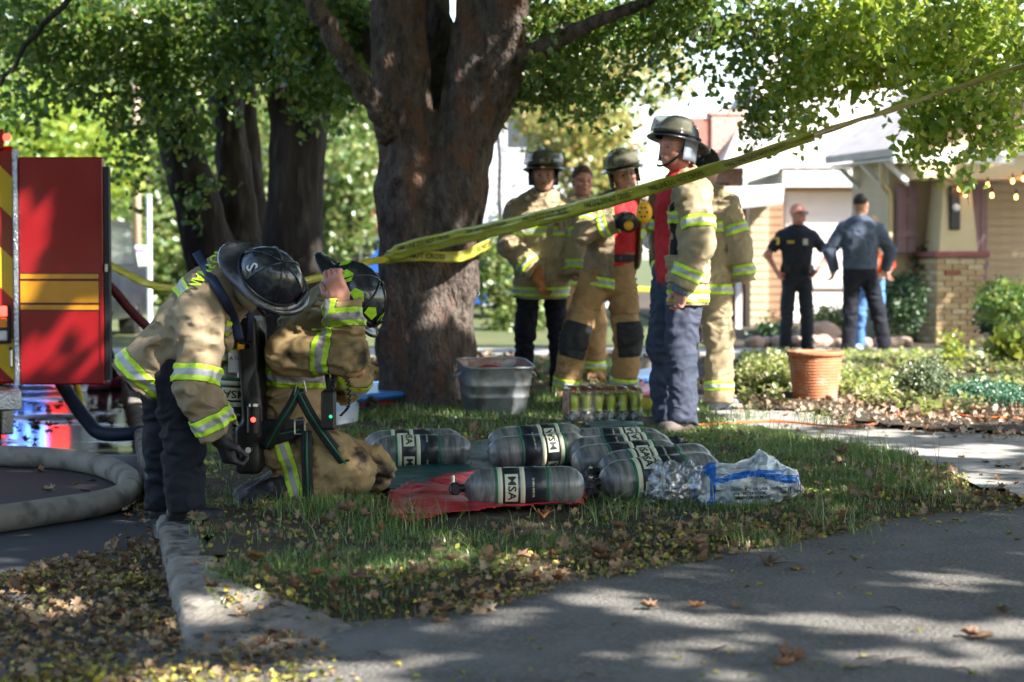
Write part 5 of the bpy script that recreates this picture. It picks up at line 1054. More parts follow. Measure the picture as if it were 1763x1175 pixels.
mb = MB(); mb.tube([(-.14, -.0, 0), (-.14, -.0, W(0, 455, 32).z+.1)], .02, 8); part(mb, "stake", mat("pale_blue_metal", (.5, .5, .5)), sp_)
# ------------------------------------------------------------------ plants
POT = tuple(G(1403, 690))[:2]
def bush(label, px, py, D, rx, ry, rd, n, m, size, z=0, cat="shrub", group=None, dens=8):
    c = W(px, py, D); root = empty("shrub", (c.x, D, 0), label=label, cat=cat, group=group)
    P, tw = sprays([cW(px, py, rx, ry, D, rd, n)], dens, size, size*2.5, -.5); P = P[P[:, 2] > .0]
    reparent(leaves("foliage", P, size*(.7+.6*rng.random(len(P))), m, droop=-.3), root); reparent(twigs(tw, "stems", None), root); return root
M_dk = leafmat("dark_shrub_leaf", [(.015, .04, .012), (.03, .07, .02), (.045, .09, .03)], .25)
M_jun = leafmat("juniper_leaf", [(.05, .13, .08), (.08, .18, .11), (.11, .22, .13)], .2)
M_gc = leafmat("ground_cover_leaf", [(.16, .24, .05), (.28, .34, .08), (.40, .42, .14), (.18, .22, .06), (.50, .45, .24), (.12, .18, .05)], .4)
M_gcp = leafmat("hosta_leaf", [(.14, .22, .03), (.26, .32, .04), (.38, .38, .06)], .45)
bush("dark green shrub between the two officers and the porch pillar", 1550, 530, 24.5, 45, 55, .5, 300, M_dk, .05)
bush("dark shrub against the left edge of the brick pillar", 1590, 500, 25.6, 22, 80, .3, 170, M_dk, .05)
bush("low green shrub behind the officer's feet", 1330, 580, 26, 36, 22, .4, 160, M_dk, .05)
bush("green shrub behind the gap between the officers", 1430, 560, 26, 45, 30, .5, 200, M_lb, .05)
bush("sunlit leafy bush at the right edge below the porch rail", 1735, 525, 22.5, 50, 35, .5, 320, M_lg, .05)
bush("dark bush under the porch at the right of the pillar", 1728, 552, 23.6, 42, 32, .5, 320, M_dk, .05)
bush("white flowering climber on the wall behind the navy jacket", 1550, 470, 28, 20, 30, .2, 90, mat_wl := leafmat("silver_leaf", [(.25, .28, .22), (.5, .5, .45), (.12, .16, .08)], .3), .06)
bush("blue-green juniper sprawling at the right of the bed", 1700, 688, 14.3, 75, 24, .4, 900, M_jun, .022, dens=12)
bush("grey-green trailing plant at the edge of the path", 1590, 665, 14.6, 45, 40, .35, 260, mat_g := leafmat("sage_leaf", [(.10, .14, .07), (.18, .22, .12)], .3), .03)
bush("bright yellow-green plant in the bed near the porch", 1745, 602, 18.5, 34, 11, .3, 110, M_gcp, .07)
bush("yellow-green ground cover left of the terracotta pot", 1315, 655, 15.8, 52, 32, .5, 620, M_gc, .035)
bush("pale green clump of iris leaves in the middle of the bed", 1640, 602, 18, 14, 12, .2, 18, M_gcp, .05)
x, y = scatter(gp((1270, 700), (1345, 706), (1450, 706), (1520, 728), (1660, 720), (1763, 700))+[(6.5, 20.8), (2.4, 20.8), (2.0, 17)], 44000, lambda x, y: np.clip(n2(x, y, 1.6, 3, 1)*1.3+.6, .05, 1)*~((np.abs(x-POT[0]) < .30) & (y < POT[1]+.1)))
P = np.stack([x, y, .03+.03*n2(x, y, .9)+.09*rng.random(len(x))], 1); o = leaves("ground_cover", P, .035+.035*rng.random(len(P)), M_gc, flat=.5); tag(o, "yellow-green sunlit ground cover filling the planting bed", "ground cover", kind="stuff")
x, y = scatter(gp((1440, 700), (1520, 728), (1763, 745))+[(6.5, 20), (2.8, 20)], 3000, lambda x, y: np.clip(n2(x, y, 1.3, 3, 4)*1.5+.4, .0, 1)); litter("leaf_litter", x, y, .04+.06*rng.random(len(x)), .025+.035*rng.random(len(x)), M_litterp, "pale fallen leaves among the ground cover", 'lobe', .4)
M_stone = mat("border_stone", (.30, .20, .15), (.42, .32, .26), 8, rough=.95, bump=.5, bscale=30)
sm = None
for i, px in enumerate(range(1290, 1575, 24)):
    p = G(px, 596+(i % 3), 0); 
    if sm is None:
        o = sdf_obj("border_stone", folds(ell((0, 0, .06), (.12, .09, .08)), .02, 9), (-.15, -.12, -.03), (.15, .12, .16), .02, M_stone); sm = o
    else: o = sm.copy(); link(o)
    o.location = (p.x, 23.6+.1*(i % 2), -.0); o.rotation_euler = (0, 0, i*1.3); o.scale = [.8+.4*random.random()]*3; tag(o, "rounded reddish stone edging the bed behind the officers", "stone", "border stones")
o = sm.copy(); link(o); o.location = (W(1415, 0, 24.3).x, 24.3, 0); o.scale = (2.2, 2, 2.1); tag(o, "large grey rounded rock behind the gap between the officers", "rock")
if "group" in o.keys(): del o["group"]
# ------------------------------------------------------------------ objects on the ground
def mv(o, p): o.location = p; return o
# air cylinders
M_cyl = mat("scuffed_carbon_wrap", (.06, .07, .07), (.20, .205, .195), 16, rough=.30, bump=.15, bscale=220, stretch=(3.2, .6, .6), c3=(.24, .235, .21), s3=9, coat=.35, rnd=True)
M_lbl = mat("black_label", (.015, .02, .025), (.03, .035, .04), 20, rough=.3); M_cream2 = mat("glow_label", (.55, .56, .38), (.62, .62, .46), 30, rough=.5); M_green = mat("green_label", (.015, .13, .06), rough=.4); M_brass = mat("gauge_metal", (.6, .6, .58), rough=.25, metal=1)
M_redt = mat("red_print", (.35, .05, .03), rough=.6)
CY = {}
def cyl_parts(root, k=0, roll=math.pi, parts=("all",), text=True):
    """axis along +x, centre at origin, length .50, radius .083; valve at -x end"""
    R = .083; X = basis((0, 0, 0), (0, 1, 0), (0, 0, 1), (1, 0, 0))
    prof = [(.0, -.255), (.018, -.254), (.035, -.248), (.055, -.232), (.072, -.205), (.081, -.175), (R, -.15), (R, .16), (.080, .19), (.068, .22), (.045, .245), (.02, .253), (0, .254)]
    b = MB(); b.lathe(prof, 36, X).build("bottle_body", M_cyl, root, True)
    def ring(x0, x1, m, n, rr=.0008, a0=0, a1=2*math.pi): return MB().lathe([(R-.002, x0), (R+rr, x0+.0005), (R+rr, x1-.0005), (R-.002, x1)], 36, X, a0, a1).build(n, m, root, True)
    ring(-.13, -.118, M_green, "green_stripe"); ring(-.118, -.098, M_cream2, "label_border"); ring(-.097, -.025, M_lbl, "black_label"); ring(-.024, -.004, M_cream2, "label_border"); ring(-.003, .085, M_lbl, "black_label"); ring(.088, .100, M_green, "green_stripe")
    for q in range(3):
        a = roll+q*2.094
        pl = MB()
        N = 8; wa = .062/R
        V = []; 
        for i in range(N+1):
            t = a-wa+2*wa*i/N
            for x in (-.088, -.034): V.append((x, (R+.0018)*math.cos(t), (R+.0018)*math.sin(t)))
        for i in range(N): pl.f.append((2*i, 2*i+1, 2*i+3, 2*i+2))
        pl.v = V; pl.m = [0]*N; pl.build("logo_plate", M_cream2, root)
        text_on("MSA", .052, lambda u, v, a=a: (-.061+v*.95, (R+.0032)*math.cos(a+u/R), (R+.0032)*math.sin(a+u/R)), "lettering", M_lbl, root, (1.05, .95))
        text_on("30 MIN 4500 PSI", .012, lambda u, v, a=a: (.03+v, (R+.0022)*math.cos(a+u/R), (R+.0022)*math.sin(a+u/R)), "lettering", M_cream2, root)
    v = MB(); v.tube([(-.25, 0, 0), (-.285, 0, 0)], .017, 12); v.box(-.315, -.028, -.026, -.275, .028, .026, bev=.008); v.build("valve_block", M_blackp, root)
    v = MB(); v.tube([(-.295, -.02, 0), (-.295, -.062, 0)], .02, 12); v.build("hand_wheel", M_rubber, root)
    v = MB(); v.lathe([(0, .018), (.019, .018), (.022, .012), (.022, -.02)], 16, basis((-.30, -.018, .0), (1, 0, 0), (0, 0, 1), (0, -1, 0))); g = v.build("gauge", M_blackp, root)
    v = MB(); v.lathe([(0, .0195), (.016, .0195)], 16, basis((-.30, -.018, .0), (1, 0, 0), (0, 0, 1), (0, -1, 0))); v.build("dial", M_white, g)
    v = MB()
    for z in (.03, .038, .046): v.tube([(-.30, 0, z-.003), (-.30, 0, z+.002)], .011, 12)
    v.tube([(-.30, 0, .02), (-.30, 0, .055)], .008, 10); v.build("threaded_outlet", M_brass, root)
proto = None
def copy_tree(o, parent=None):
    c = o.copy(); COL.objects.link(c); c.parent = parent
    for ch_ in list(o.children): copy_tree(ch_, c)
    return c
def aircyl(px, py, label, yaw=4, tilt=0, roll=0, z=.11, side=-1, sc=1.0):
    """px, py: pixel of the middle of its axis; yaw turns its right end away from the camera"""
    global proto
    c = G(px, py, z)
    if proto is None: proto = empty("air_cylinder"); cyl_parts(proto); r = proto
    else: r = copy_tree(proto)
    m = Matrix.Translation(c) @ Matrix.Rotation(math.radians(yaw), 4, 'Z') @ Matrix.Rotation(-math.radians(tilt), 4, 'Y')
    if side > 0: m = m @ Matrix.Rotation(math.pi, 4, 'Z')
    r.matrix_world = m @ Matrix.Rotation(roll, 4, 'X') @ Matrix.Scale(sc, 4)
    tag(r, label, "air cylinder", "air cylinders laid out on the tarps"); return r
# tarps
def sheet(name, pix, z, m, label, cat, fr=3, amp=.02, h=.03, seed=0):
    poly = [tuple(G(a, b, z+.02))[:2] for a, b in pix]; p = np.array(poly); lo, hi = p.min(0)-.05, p.max(0)+.05
    V, F = grid(lo[0], hi[0], lo[1], hi[1], h, lambda x, y: zlawn(x, y)+z-.01+amp*np.abs(n2(x, y, fr, 3, seed))+.006*np.abs(n2(x, y, fr*4, 2, seed)), lambda x, y: inpoly(x+.012*n2(x, y, 9, 1, 3), y, poly))
    o = mesh_obj(name, V, F, m, None, True); md = o.modifiers.new("s", 'SOLIDIFY'); md.thickness = .003; return tag(o, label, cat)
M_tg = mat("green_tarp", (.012, .055, .05), (.02, .08, .072), 5, rough=.45, bump=.3, bscale=30, c3=(.05, .11, .10), s3=9); M_tr = mat("red_tarp", (.40, .012, .022), (.52, .03, .04), 4, rough=.4, bump=.4, bscale=20, c3=(.25, .01, .015), s3=7)
sheet("green_tarp", ((560, 822), (640, 800), (700, 790), (860, 752), (1000, 732), (1080, 738), (1140, 762), (1190, 800), (1130, 832), (1000, 828), (830, 830), (680, 842), (610, 835)), .028, M_tg, "dark green tarp under the rear air cylinders", "tarp", 2.5, .02)
sheet("red_tarp", ((668, 842), (760, 822), (830, 812), (930, 797), (985, 800), (1010, 835), (1000, 868), (860, 880), (760, 890), (700, 898), (672, 888)), .030, M_tr, "red tarp under the nearest air cylinder", "tarp", 3.0, .025, .02)
sheet("green_tarp", ((1000, 728), (1060, 718), (1110, 728), (1095, 745), (1010, 745)), .05, M_tg, "corner of the green tarp folded beside the bottled drinks", "tarp", 3, .03)
aircyl(903, 838, "nearest air cylinder, alone at the front on the red tarp, gauge facing out", 5, 1, -.05, .125)
aircyl(724, 777, "front air cylinder of the left pair next to the kneeling firefighter", 6, 1, .95, .115)
aircyl(712, 767, "rear air cylinder of the left pair, mostly hidden", 7, 1, 1.9, .12)
aircyl(926, 776, "front air cylinder of the middle pair, its lettering upside down", 14, 3, -.35, .13, 1)
aircyl(922, 759, "rear air cylinder of the middle pair behind the upside-down lettering", 12, 3, -.9, .13, 1)
aircyl(1078, 792, "front air cylinder of the middle-right pair, next nearest the pair by the plastic", 14, 3, -.9, .125, 1, 1.05)
aircyl(1068, 777, "rear air cylinder of the middle-right pair", 14, 3, -.5, .125, 1, 1.05)
aircyl(1136, 820, "air cylinder touching the clear plastic beside the blue and white bag", 15, 4, .8, .12, -1, 1.1)
aircyl(1128, 802, "air cylinder tucked behind the one touching the clear plastic", 15, 4, .9, .12, -1, 1.08)
aircyl(1062, 763, "small-looking far air cylinder behind the right group", 10, 0, 1.7, .11, 1)
# plastic bag: crumpled blue and white wrapper plus clear film
def bag():
    m = bpy.data.materials.new("printed_bag_film"); m.use_nodes = True; N = m.node_tree.nodes; L = m.node_tree.links; b = N["Principled BSDF"]
    a = N.new("ShaderNodeAttribute"); a.attribute_name = "blue"; r = N.new("ShaderNodeValToRGB"); r.color_ramp.interpolation = 'CONSTANT'; r.color_ramp.elements[0].color = (.52, .58, .60, 1); r.color_ramp.elements[1].position = .5; r.color_ramp.elements[1].color = (.015, .17, .62, 1)
    L.new(a.outputs["Fac"], r.inputs[0]); L.new(r.outputs[0], b.inputs["Base Color"]); b.inputs["Roughness"].default_value = .22; b.inputs["Specular IOR Level"].default_value = .7; b.inputs["Transmission Weight"].default_value = .15; b.inputs["Coat Weight"].default_value = .5
    tc = N.new("ShaderNodeTexCoord"); n = N.new("ShaderNodeTexVoronoi"); n.inputs["Scale"].default_value = 26; L.new(tc.outputs["Object"], n.inputs["Vector"]); bp = N.new("ShaderNodeBump"); bp.inputs["Strength"].default_value = 1; bp.inputs["Distance"].default_value = .02; L.new(n.outputs[0], bp.inputs["Height"]); L.new(bp.outputs[0], b.inputs["Normal"])
    D = 8.75; root = empty("plastic_bag", tuple(W(1285, 880, D).xy)+(0,), 0, "crumpled blue and white plastic drink wrapper lying in the grass", "plastic bag")
    top = [(1188, 820), (1200, 812), (1225, 797), (1262, 800), (1290, 795), (1306, 776), (1318, 780), (1345, 800), (1375, 812), (1378, 840)]; bot = [(1190, 862), (1205, 884), (1230, 888), (1260, 888), (1290, 880), (1320, 868), (1350, 858), (1378, 850)]
    def lerp(P, x):
        return float(np.interp(x, [p[0] for p in P], [p[1] for p in P]))
    V = []; bl = []; nx, nt = 60, 30; VF = []
    for side in (0, 1):
        for i in range(nx+1):
            x = 1188+192*i/nx; yt, yb = lerp(top, x), lerp(bot, x)
            for j in range(nt+1):
                t = j/nt; py = yb+(yt-yb)*t; bul = math.sin(math.pi*min(1, t*1.0))**.6*math.sin(math.pi*min(max(i/nx, .0), 1))**.35; d = D-.10*bul+.03*t if side == 0 else D+.16*bul*(1-.3*t)+.03*t
                p = W(x, py, d); q = p*7; c = abs(float(vnoise(np.array([[q.x*2.2, q.y*2.2, q.z*3+side*7]]))[0])); c2 = abs(float(vnoise(np.array([[q.x*5, q.y*5, q.z*6]]))[0])); p = p+Vector((0, (-.055*c-.03*c2)*(1 if side == 0 else -1), .012*c*(t > .05))); V.append(tuple(p-root.location))
                py2 = py+6*math.sin(x*.045)
                left = x < 1232 and not (((x-1210)/13)**2+((py-842)/26)**2 < 1)
                bl.append(1.0 if ((819-.02*(x-1230)+(-4 if x > 1300 else 0) < py2 < 829-.02*(x-1230)) and x > 1228) or left else 0.0)
    n = (nx+1)*(nt+1); F = []
    for s in (0, 1):
        for i in range(nx):
            for j in range(nt): q = s*n+i*(nt+1)+j; F.append((q, q+nt+1, q+nt+2, q+1))
    for j in range(nt):
        for i in (0, nx): q = i*(nt+1)+j; F.append((q, q+1, n+q+1, n+q))
    for i in range(nx): q = i*(nt+1)+nt; F.append((q, q+nt+1, n+q+nt+1, n+q))
    o = mesh_obj("wrapper_film", V, F, m, root, True, {"blue": bl})
    M_blue = mat("blue_print", (.015, .15, .55), rough=.3); M_ink = mat("black_print", (.02, .02, .025), rough=.4)
    def onb(cx, cy, tilt): 
        s = FPX/D
        def f(u, v):
            x = cx+u*s*math.cos(tilt)+v*s*math.sin(tilt); y = cy-v*s*math.cos(tilt)+u*s*math.sin(tilt)
            i = int(np.clip((x-1188)/192*nx+.5, 0, nx)); yt, yb = lerp(top, x), lerp(bot, x); j = int(np.clip((y-yb)/(yt-yb)*nt+.5, 0, nt)); return W(x, y, V[i*(nt+1)+j][1]+root.location.y-.012)-root.location
        return f
    text_on("THIRSTY", .042, onb(1316, 822-6, -.04), "lettering", M_blue, root, (1.2, .9))
    for k, t in enumerate(("PRODUCT OF USA", "WATER 24 PACK", "RECYCLE FILM")): text_on(t, .016, onb(1290, 843+7*k, -.05), "lettering", M_ink, root, (1.2, 1))
    x0 = 1338
    for k in range(9): mbb = MB(); f = onb(0, 0, 0); s = FPX/D; a = [(x0+k*2.8)/s, -(838)/s]; w = (.5+(k*7 % 3)*.6)/s; mesh_obj("barcode_bar", [tuple(f(a[0], a[1])), tuple(f(a[0]+w, a[1])), tuple(f(a[0]+w, a[1]-12/s)), tuple(f(a[0], a[1]-12/s))], [(0, 1, 2, 3)], M_ink, root)
    mf = bpy.data.materials.new("clear_film"); mf.use_nodes = True; N = mf.node_tree.nodes; L = mf.node_tree.links; N.clear(); t = N.new("ShaderNodeBsdfTransparent"); t.inputs[0].default_value = (.9, .92, .93, 1); g = N.new("ShaderNodeBsdfGlossy"); g.inputs[1].default_value = .12; d_ = N.new("ShaderNodeBsdfDiffuse"); d_.inputs[0].default_value = (.7, .72, .73, 1)
    fr = N.new("ShaderNodeFresnel"); fr.inputs[0].default_value = 1.5; m1 = N.new("ShaderNodeMixShader"); m2 = N.new("ShaderNodeMixShader"); ad = N.new("ShaderNodeMath"); ad.inputs[1].default_value = .14; L.new(fr.outputs[0], ad.inputs[0]); m1.inputs[0].default_value = .22; L.new(t.outputs[0], m1.inputs[1]); L.new(d_.outputs[0], m1.inputs[2]); L.new(ad.outputs[0], m2.inputs[0]); L.new(m1.outputs[0], m2.inputs[1]); L.new(g.outputs[0], m2.inputs[2]); oo = N.new("ShaderNodeOutputMaterial"); L.new(m2.outputs[0], oo.inputs[0])
    MATS["clear_film"] = mf
    r2 = empty("plastic_film", tuple(W(1165, 870, 8.85).xy)+(0,), 0, "clump of clear shrink wrap between the cylinder and the printed bag", "plastic film")
    c = W(1170, 842, 8.85); c = W(1166, 842, 8.72); f = folds(folds(ell(c, (.125, .08, .115)), .035, 9, 2, (1, 1, 1)), .018, 26, 5, (1, 1, 1)); oo = sdf_obj("film", f, *bounds([c], .2), .008, mf, r2); oo.matrix_parent_inverse = Matrix.Translation(-r2.location)
bag()
# case of bottled drinks
M_pet = mat("clear_bottle_plastic", (.62, .72, .76), rough=.08, spec=.8, alpha=.42); M_lime = mat("lime_drink", (.78, .85, .05), (.68, .75, .04), 12, rough=.15); M_org = mat("orange_cap", (.75, .12, .03), rough=.4); M_olabel = mat("orange_label", (.70, .16, .05), (.6, .5, .45), 60, rough=.4)
def drinks():
    MATS['thin_film'] = MATS['clear_film'].copy(); MATS['thin_film'].name = 'thin_film'
    for nd in MATS['thin_film'].node_tree.nodes:
        if nd.type == 'MIX_SHADER' and not nd.inputs[0].is_linked: nd.inputs[0].default_value = .03
        if nd.type == 'MATH': nd.inputs[1].default_value = .0
        if nd.type == 'BSDF_TRANSPARENT': nd.inputs[0].default_value = (.99, .99, .99, 1)
    c = G(1037, 738); c.z = .05; root = empty("drink_case", c, math.radians(8), "shrink-wrapped case of lime sports drinks with orange caps on the lawn", "drink case")
    proto_b = None
    for j in range(3):
        for i in range(6):
            x = -.195+i*.078; y = -.078+j*.078
            if proto_b is None:
                b = MB().lathe([(.0, .0), (.030, .0), (.036, .01), (.036, .06), (.032, .075), (.032, .10), (.037, .115), (.037, .15), (.030, .175), (.017, .19), (.014, .20)], 16).build("bottle", MATS["thin_film"], root, True); dr = MB().lathe([(0, .012), (.0335, .012), (.0335, .06), (.0295, .075), (.0295, .10), (.0345, .118), (.0345, .15), (.028, .17), (0, .17)], 14).build("drink", M_lime, b, True)
                cp_ = MB().lathe([(.016, .195), (.017, .215), (0, .215)], 12).build("cap", M_org, b, True); lb = MB().lathe([(.0375, .015), (.0375, .07)], 16).build("label", mat("grey_printed_label", (.50, .53, .56), (.10, .10, .11), 30, rough=.35, lo=.48, hi=.52), b, True); text_on("G", .045, lambda u, v: ((.0385)*math.sin(u/.0385), -.0385*math.cos(u/.0385), .043+v), "lettering", M_white, b); proto_b = b
            else: b = copy_tree(proto_b, root)
            b.location = (x, y, 0); b.rotation_euler = (0, 0, (i*7+j*3) % 5*.12-.2)
    f = lambda P: np.linalg.norm(np.maximum(np.abs((P-A3((0, 0, .105)))*1.0)-A3((.215, .10, .085)), 0), axis=1)-.025+.010*np.abs(vnoise(P*22))-.010*np.exp(-((P[:, 2]-.12)/.3)**2)*np.abs(np.sin(P[:, 0]*40))
    o = sdf_obj("shrink_wrap", f, (-.26, -.15, -.03), (.26, .15, .25), .01, MATS["thin_film"], root)
    mb = MB(); mb.box(-.235, -.12, .0, .235, .12, .006); mb.build("tray", mat("cardboard", (.35, .25, .15), rough=.9), root)
    mb = MB(); mb.box(-.237, -.115, .05, -.234, .115, .19); mb.build("printed_end", M_olabel, root)
drinks()
# galvanised wash tub
def tub():
    c = G(850, 716); D = c.y; root = empty("wash_tub", (c.x, D, 0), math.radians(18), "dented square galvanised wash tub in front of the tree", "wash tub")
    M_gal = mat("galvanised_steel", (.22, .245, .255), (.36, .39, .40), 6, rough=.34, metal=.55, bump=.15, bscale=25, c3=(.17, .17, .165), s3=9); M_in = mat("rusty_inside", (.26, .11, .08), (.34, .26, .24), 7, rough=.55, metal=.4, bump=.3, bscale=25, c3=(.4, .4, .4), s3=12)
    def ringp(w, d, r, z, n=10, dent=0):
        P = []
        for cx, cy, a0 in ((w-r, d-r, 0), (-w+r, d-r, 90), (-w+r, -d+r, 180), (w-r, -d+r, 270)):
            for i in range(n+1):
                a = math.radians(a0+90*i/n); x, y = cx+r*math.cos(a), cy+r*math.sin(a); P.append((x, y-dent*math.exp(-((x-.03)/.09)**2)*(y < 0)*-1, z))
        return P
    HS = 1.12; lv = [(0, .205, .12, 0), (.02, .21, .12, 0), (.13, .232, .13, .004), (.138, .240, .13, .006), (.146, .234, .13, .008), (.20, .242, .13, .018), (.208, .250, .13, .020), (.216, .244, .13, .022), (.30, .256, .14, .012), (.315, .262, .14, .010)]
    V = []; n = 0
    for z, w, r, de in lv:
        p = ringp(w, w*.86, r*.75, z, dent=de); n = len(p); V += p
    F = [(j*n+i, j*n+(i+1) % n, (j+1)*n+(i+1) % n, (j+1)*n+i) for j in range(len(lv)-1) for i in range(n)]
    o = mesh_obj("tub_wall", V, F, M_gal, root, True)
    V = []; lv2 = [(.314, .258, .14, .010), (.22, .240, .13, .018), (.03, .20, .12, 0)]
    for z, w, r, de in lv2: V += ringp(w, w*.86, r*.75, z, dent=de)
    F = [(j*n+i, (j+1)*n+i, (j+1)*n+(i+1) % n, j*n+(i+1) % n) for j in range(2) for i in range(n)]+[tuple(range(2*n, 3*n))]
    mesh_obj("inner_wall", V, F, M_in, root, True)
    rp = ringp(.262, .262*.86, .105, .318, dent=.010); mb = MB(); mb.tube(rp+[rp[0]], .008, 8, cap=False); mb.build("rolled_rim", M_gal, root, True)
    for s in (-1, 1): mb = MB(); mb.tube(crom([(s*.262, -.06, .28), (s*.30, -.05, .25), (s*.31, 0, .235), (s*.30, .05, .25), (s*.262, .06, .28)], 4), .006, 6); mb.build("handle", M_gal, root, True)
    root.rotation_euler = (math.radians(7), 0, math.radians(14)); root.scale = (.93, .9, 1.15)
    r2 = empty("red_tube", (c.x-.02, D, .0), label="red padded tube sticking out of the wash tub", cat="red tube"); mb = MB(); mb.tube(crom([(-.10, .05, .28), (-.02, .0, .325), (.10, -.10, .30), (.20, -.13, .20)], 4), .030, 10); mb.build("tube", M_tr, r2, True)
    mb = MB(); mb.box(-.02, .02, .255, .19, .12, .27); o = mb.build("metal_tray", M_brass, None); o.location = (c.x+.03, D, 0); o.rotation_euler = (0, 0, .25); tag(o, "flat metal tray lying inside the wash tub", "tray")
tub()
# terracotta pot
def pot():
    c = G(1403, 690); root = empty("flower_pot", (c.x, c.y, 0), 0, "large ribbed terracotta pot beside the garden path", "flower pot"); s = FPX/c.y; rt, rb, h = 48/s, 36/s, 86/s
    M_ter = mat("terracotta", (.42, .15, .07), (.50, .20, .10), 7, rough=.85, bump=.3, bscale=60, c3=(.50, .28, .19), s3=10)
    prof = [(0, 0), (rb, 0)]; n = 15
    for i in range(n):
        z0, z1 = h*.9*i/n, h*.9*(i+1)/n; r0 = rb+(rt*.95-rb)*(i/n)**.8; r1 = rb+(rt*.95-rb)*((i+1)/n)**.8; prof += [(r0-.002, z0+.002), ((r0+r1)/2+.005, (z0+z1)/2), (r1-.002, z1-.002)]
    MB().lathe(prof, 40).build("ribbed_wall", M_ter, root, True); MB().lathe([(rt*.95, h*.9), (rt*1.02, h*.91), (rt*1.03, h*.99), (rt*1.0, h), (rt*.93, h), (rt*.88, h*.9), (rt*.85, h*.7)], 40).build("rim", M_ter, root, True); MB().lathe([(0, h*.78), (rt*.86, h*.76)], 30).build("potting_soil", M_soil, root)
pot()
# cord
mb = MB(); mb.tube(crom([G(*p, .024) for p in ((1180, 733), (1240, 730), (1300, 726), (1360, 727), (1420, 733), (1470, 734), (1510, 729), (1535, 716), (1570, 710), (1620, 712), (1680, 718), (1763, 720))], 6), .008, 6); o = mb.build("extension_cord", mat("orange_cord", (.75, .14, .03), rough=.5), None, True); tag(o, "thin orange extension cord across the sunny path", "cord")
# ------------------------------------------------------------------ caution tape
M_tape = mat("yellow_tape", (.40, .38, .03), (.52, .50, .08), 6, rough=.25, bump=.25, bscale=30, transl=.2, coat=.5)
def ribbon(pts, w, root, upf, m=M_tape, name="tape_run", txt=None, tsz=.055, th=.0012, crease=.012, every=.55, t0=.1):
    P = crom(pts, 10); V = []; L = [0]; 
    for i in range(1, len(P)): L.append(L[-1]+(P[i]-P[i-1]).length)
    fr = []
    for i, p in enumerate(P):
        t = (P[min(i+1, len(P)-1)]-P[max(i-1, 0)]).normalized(); u = upf(i/(len(P)-1)); u = (u-t*u.dot(t)).normalized(); n = t.cross(u); fr.append((p, u, n))
        for j in range(5): s = (j/4-.5); V.append(tuple(p+u*s*w+n*crease*(math.sin(i*.9+j*2.1)*.4+math.cos(j*math.pi/2)*.25)))
    k = len(P); F = [(i*5+j, (i+1)*5+j, (i+1)*5+j+1, i*5+j+1) for i in range(k-1) for j in range(4)]
    o = mesh_obj(name, V, F, m, root, True); md = o.modifiers.new("s", 'SOLIDIFY'); md.thickness = th
    if txt:
        def at(s, v):
            s = min(max(s, 0), L[-1]-1e-4); i = max(q for q in range(k-1) if L[q] <= s); f = (s-L[i])/(L[i+1]-L[i]); p = P[i].lerp(P[i+1], f); u = fr[i][1].lerp(fr[i+1][1], f); n = fr[i][2].lerp(fr[i+1][2], f); c = CAMP-p; sg = 1 if n.dot(c) > 0 else -1; return p+u*v+n*sg*(crease*.9+.002)
        s = t0
        while s < L[-1]-every*.4:
            Vt, Ft = text2d(txt, tsz); hw = max(v[0] for v in Vt); Vm = [tuple(at(s+hw+x*.9, y)) for x, y, z in Vt]; mesh_obj("lettering", Vm, Ft, mat("black_tape_print", (.015, .015, .01), rough=.5), root); s += every
    return o
CAMP = Vector((0, 0, CAMH)); TT = lambda *a: W(*a)
tp = empty("caution_tape", label="yellow caution tape stretched from the tree trunk up to the top right", cat="caution tape")
def up1(t): a = min(1, max(0, (t-.30)/.4)); return Vector((0, -1.0*a, 1-.80*a)).normalized()
ribbon([W(668, 442, 14.03), W(700, 426, 13.9), W(790, 405, 13.6), W(880, 385, 13.1), W(1000, 357, 12.5), W(1100, 330, 12.0), W(1250, 283, 11.4), W(1400, 232, 10.9), W(1560, 180, 10.4), W(1763, 112, 9.9), W(2000, 30, 9.4)], .080, tp, up1, txt="FIRE LINE DO NOT CROSS", tsz=.045, every=.66)
ribbon([W(668, 448, 14.04), W(700, 436, 13.88), W(790, 414, 13.58), W(880, 393, 13.08), W(1000, 363, 12.52), W(1100, 334, 12.02), W(1250, 285, 11.42), W(1400, 234, 10.92)], .06, tp, lambda t: Vector((0, -.6, .8)), name="tape_run")
tq = empty("caution_tape", label="loop of yellow caution tape wound round the tree trunk below the long run", cat="caution tape")
lp = [(666, 446, 14.05), (690, 442, 13.97), (730, 441, 13.93), (770, 443, 13.95), (800, 440, 14.0), (832, 425, 14.2)]
ribbon([W(*p) for p in lp]+[W(845, 418, 14.5), W(800, 425, 14.75), W(700, 432, 14.75), W(655, 440, 14.5), W(664, 447, 14.1)], .075, tq, lambda t: Vector((0, 0, 1)), txt="DO NOT CROSS", tsz=.05, every=.62, crease=.004)
tr_ = empty("caution_tape", label="twisted yellow tape sagging left from the trunk towards the fire truck", cat="caution tape")
ribbon([W(672, 446, 14.02), W(640, 450, 13.8), W(600, 462, 13.6), W(520, 485, 13.3), W(400, 500, 12.9), W(300, 498, 12.7), W(250, 487, 12.6), (W(215, 470, 12.55)), W(186, 455, 12.5)], .05, tr_, lambda t: Vector((0, .3*math.sin(t*9), 1)))
o = empty("caution_tape", label="far band of yellow caution tape strung across the yard behind the trunk", cat="caution tape"); ribbon([W(560, 500, 30), W(650, 494, 30), W(850, 491, 30), W(1000, 494, 30), W(1180, 502, 30)], .08, o, lambda t: UPV, crease=.002)
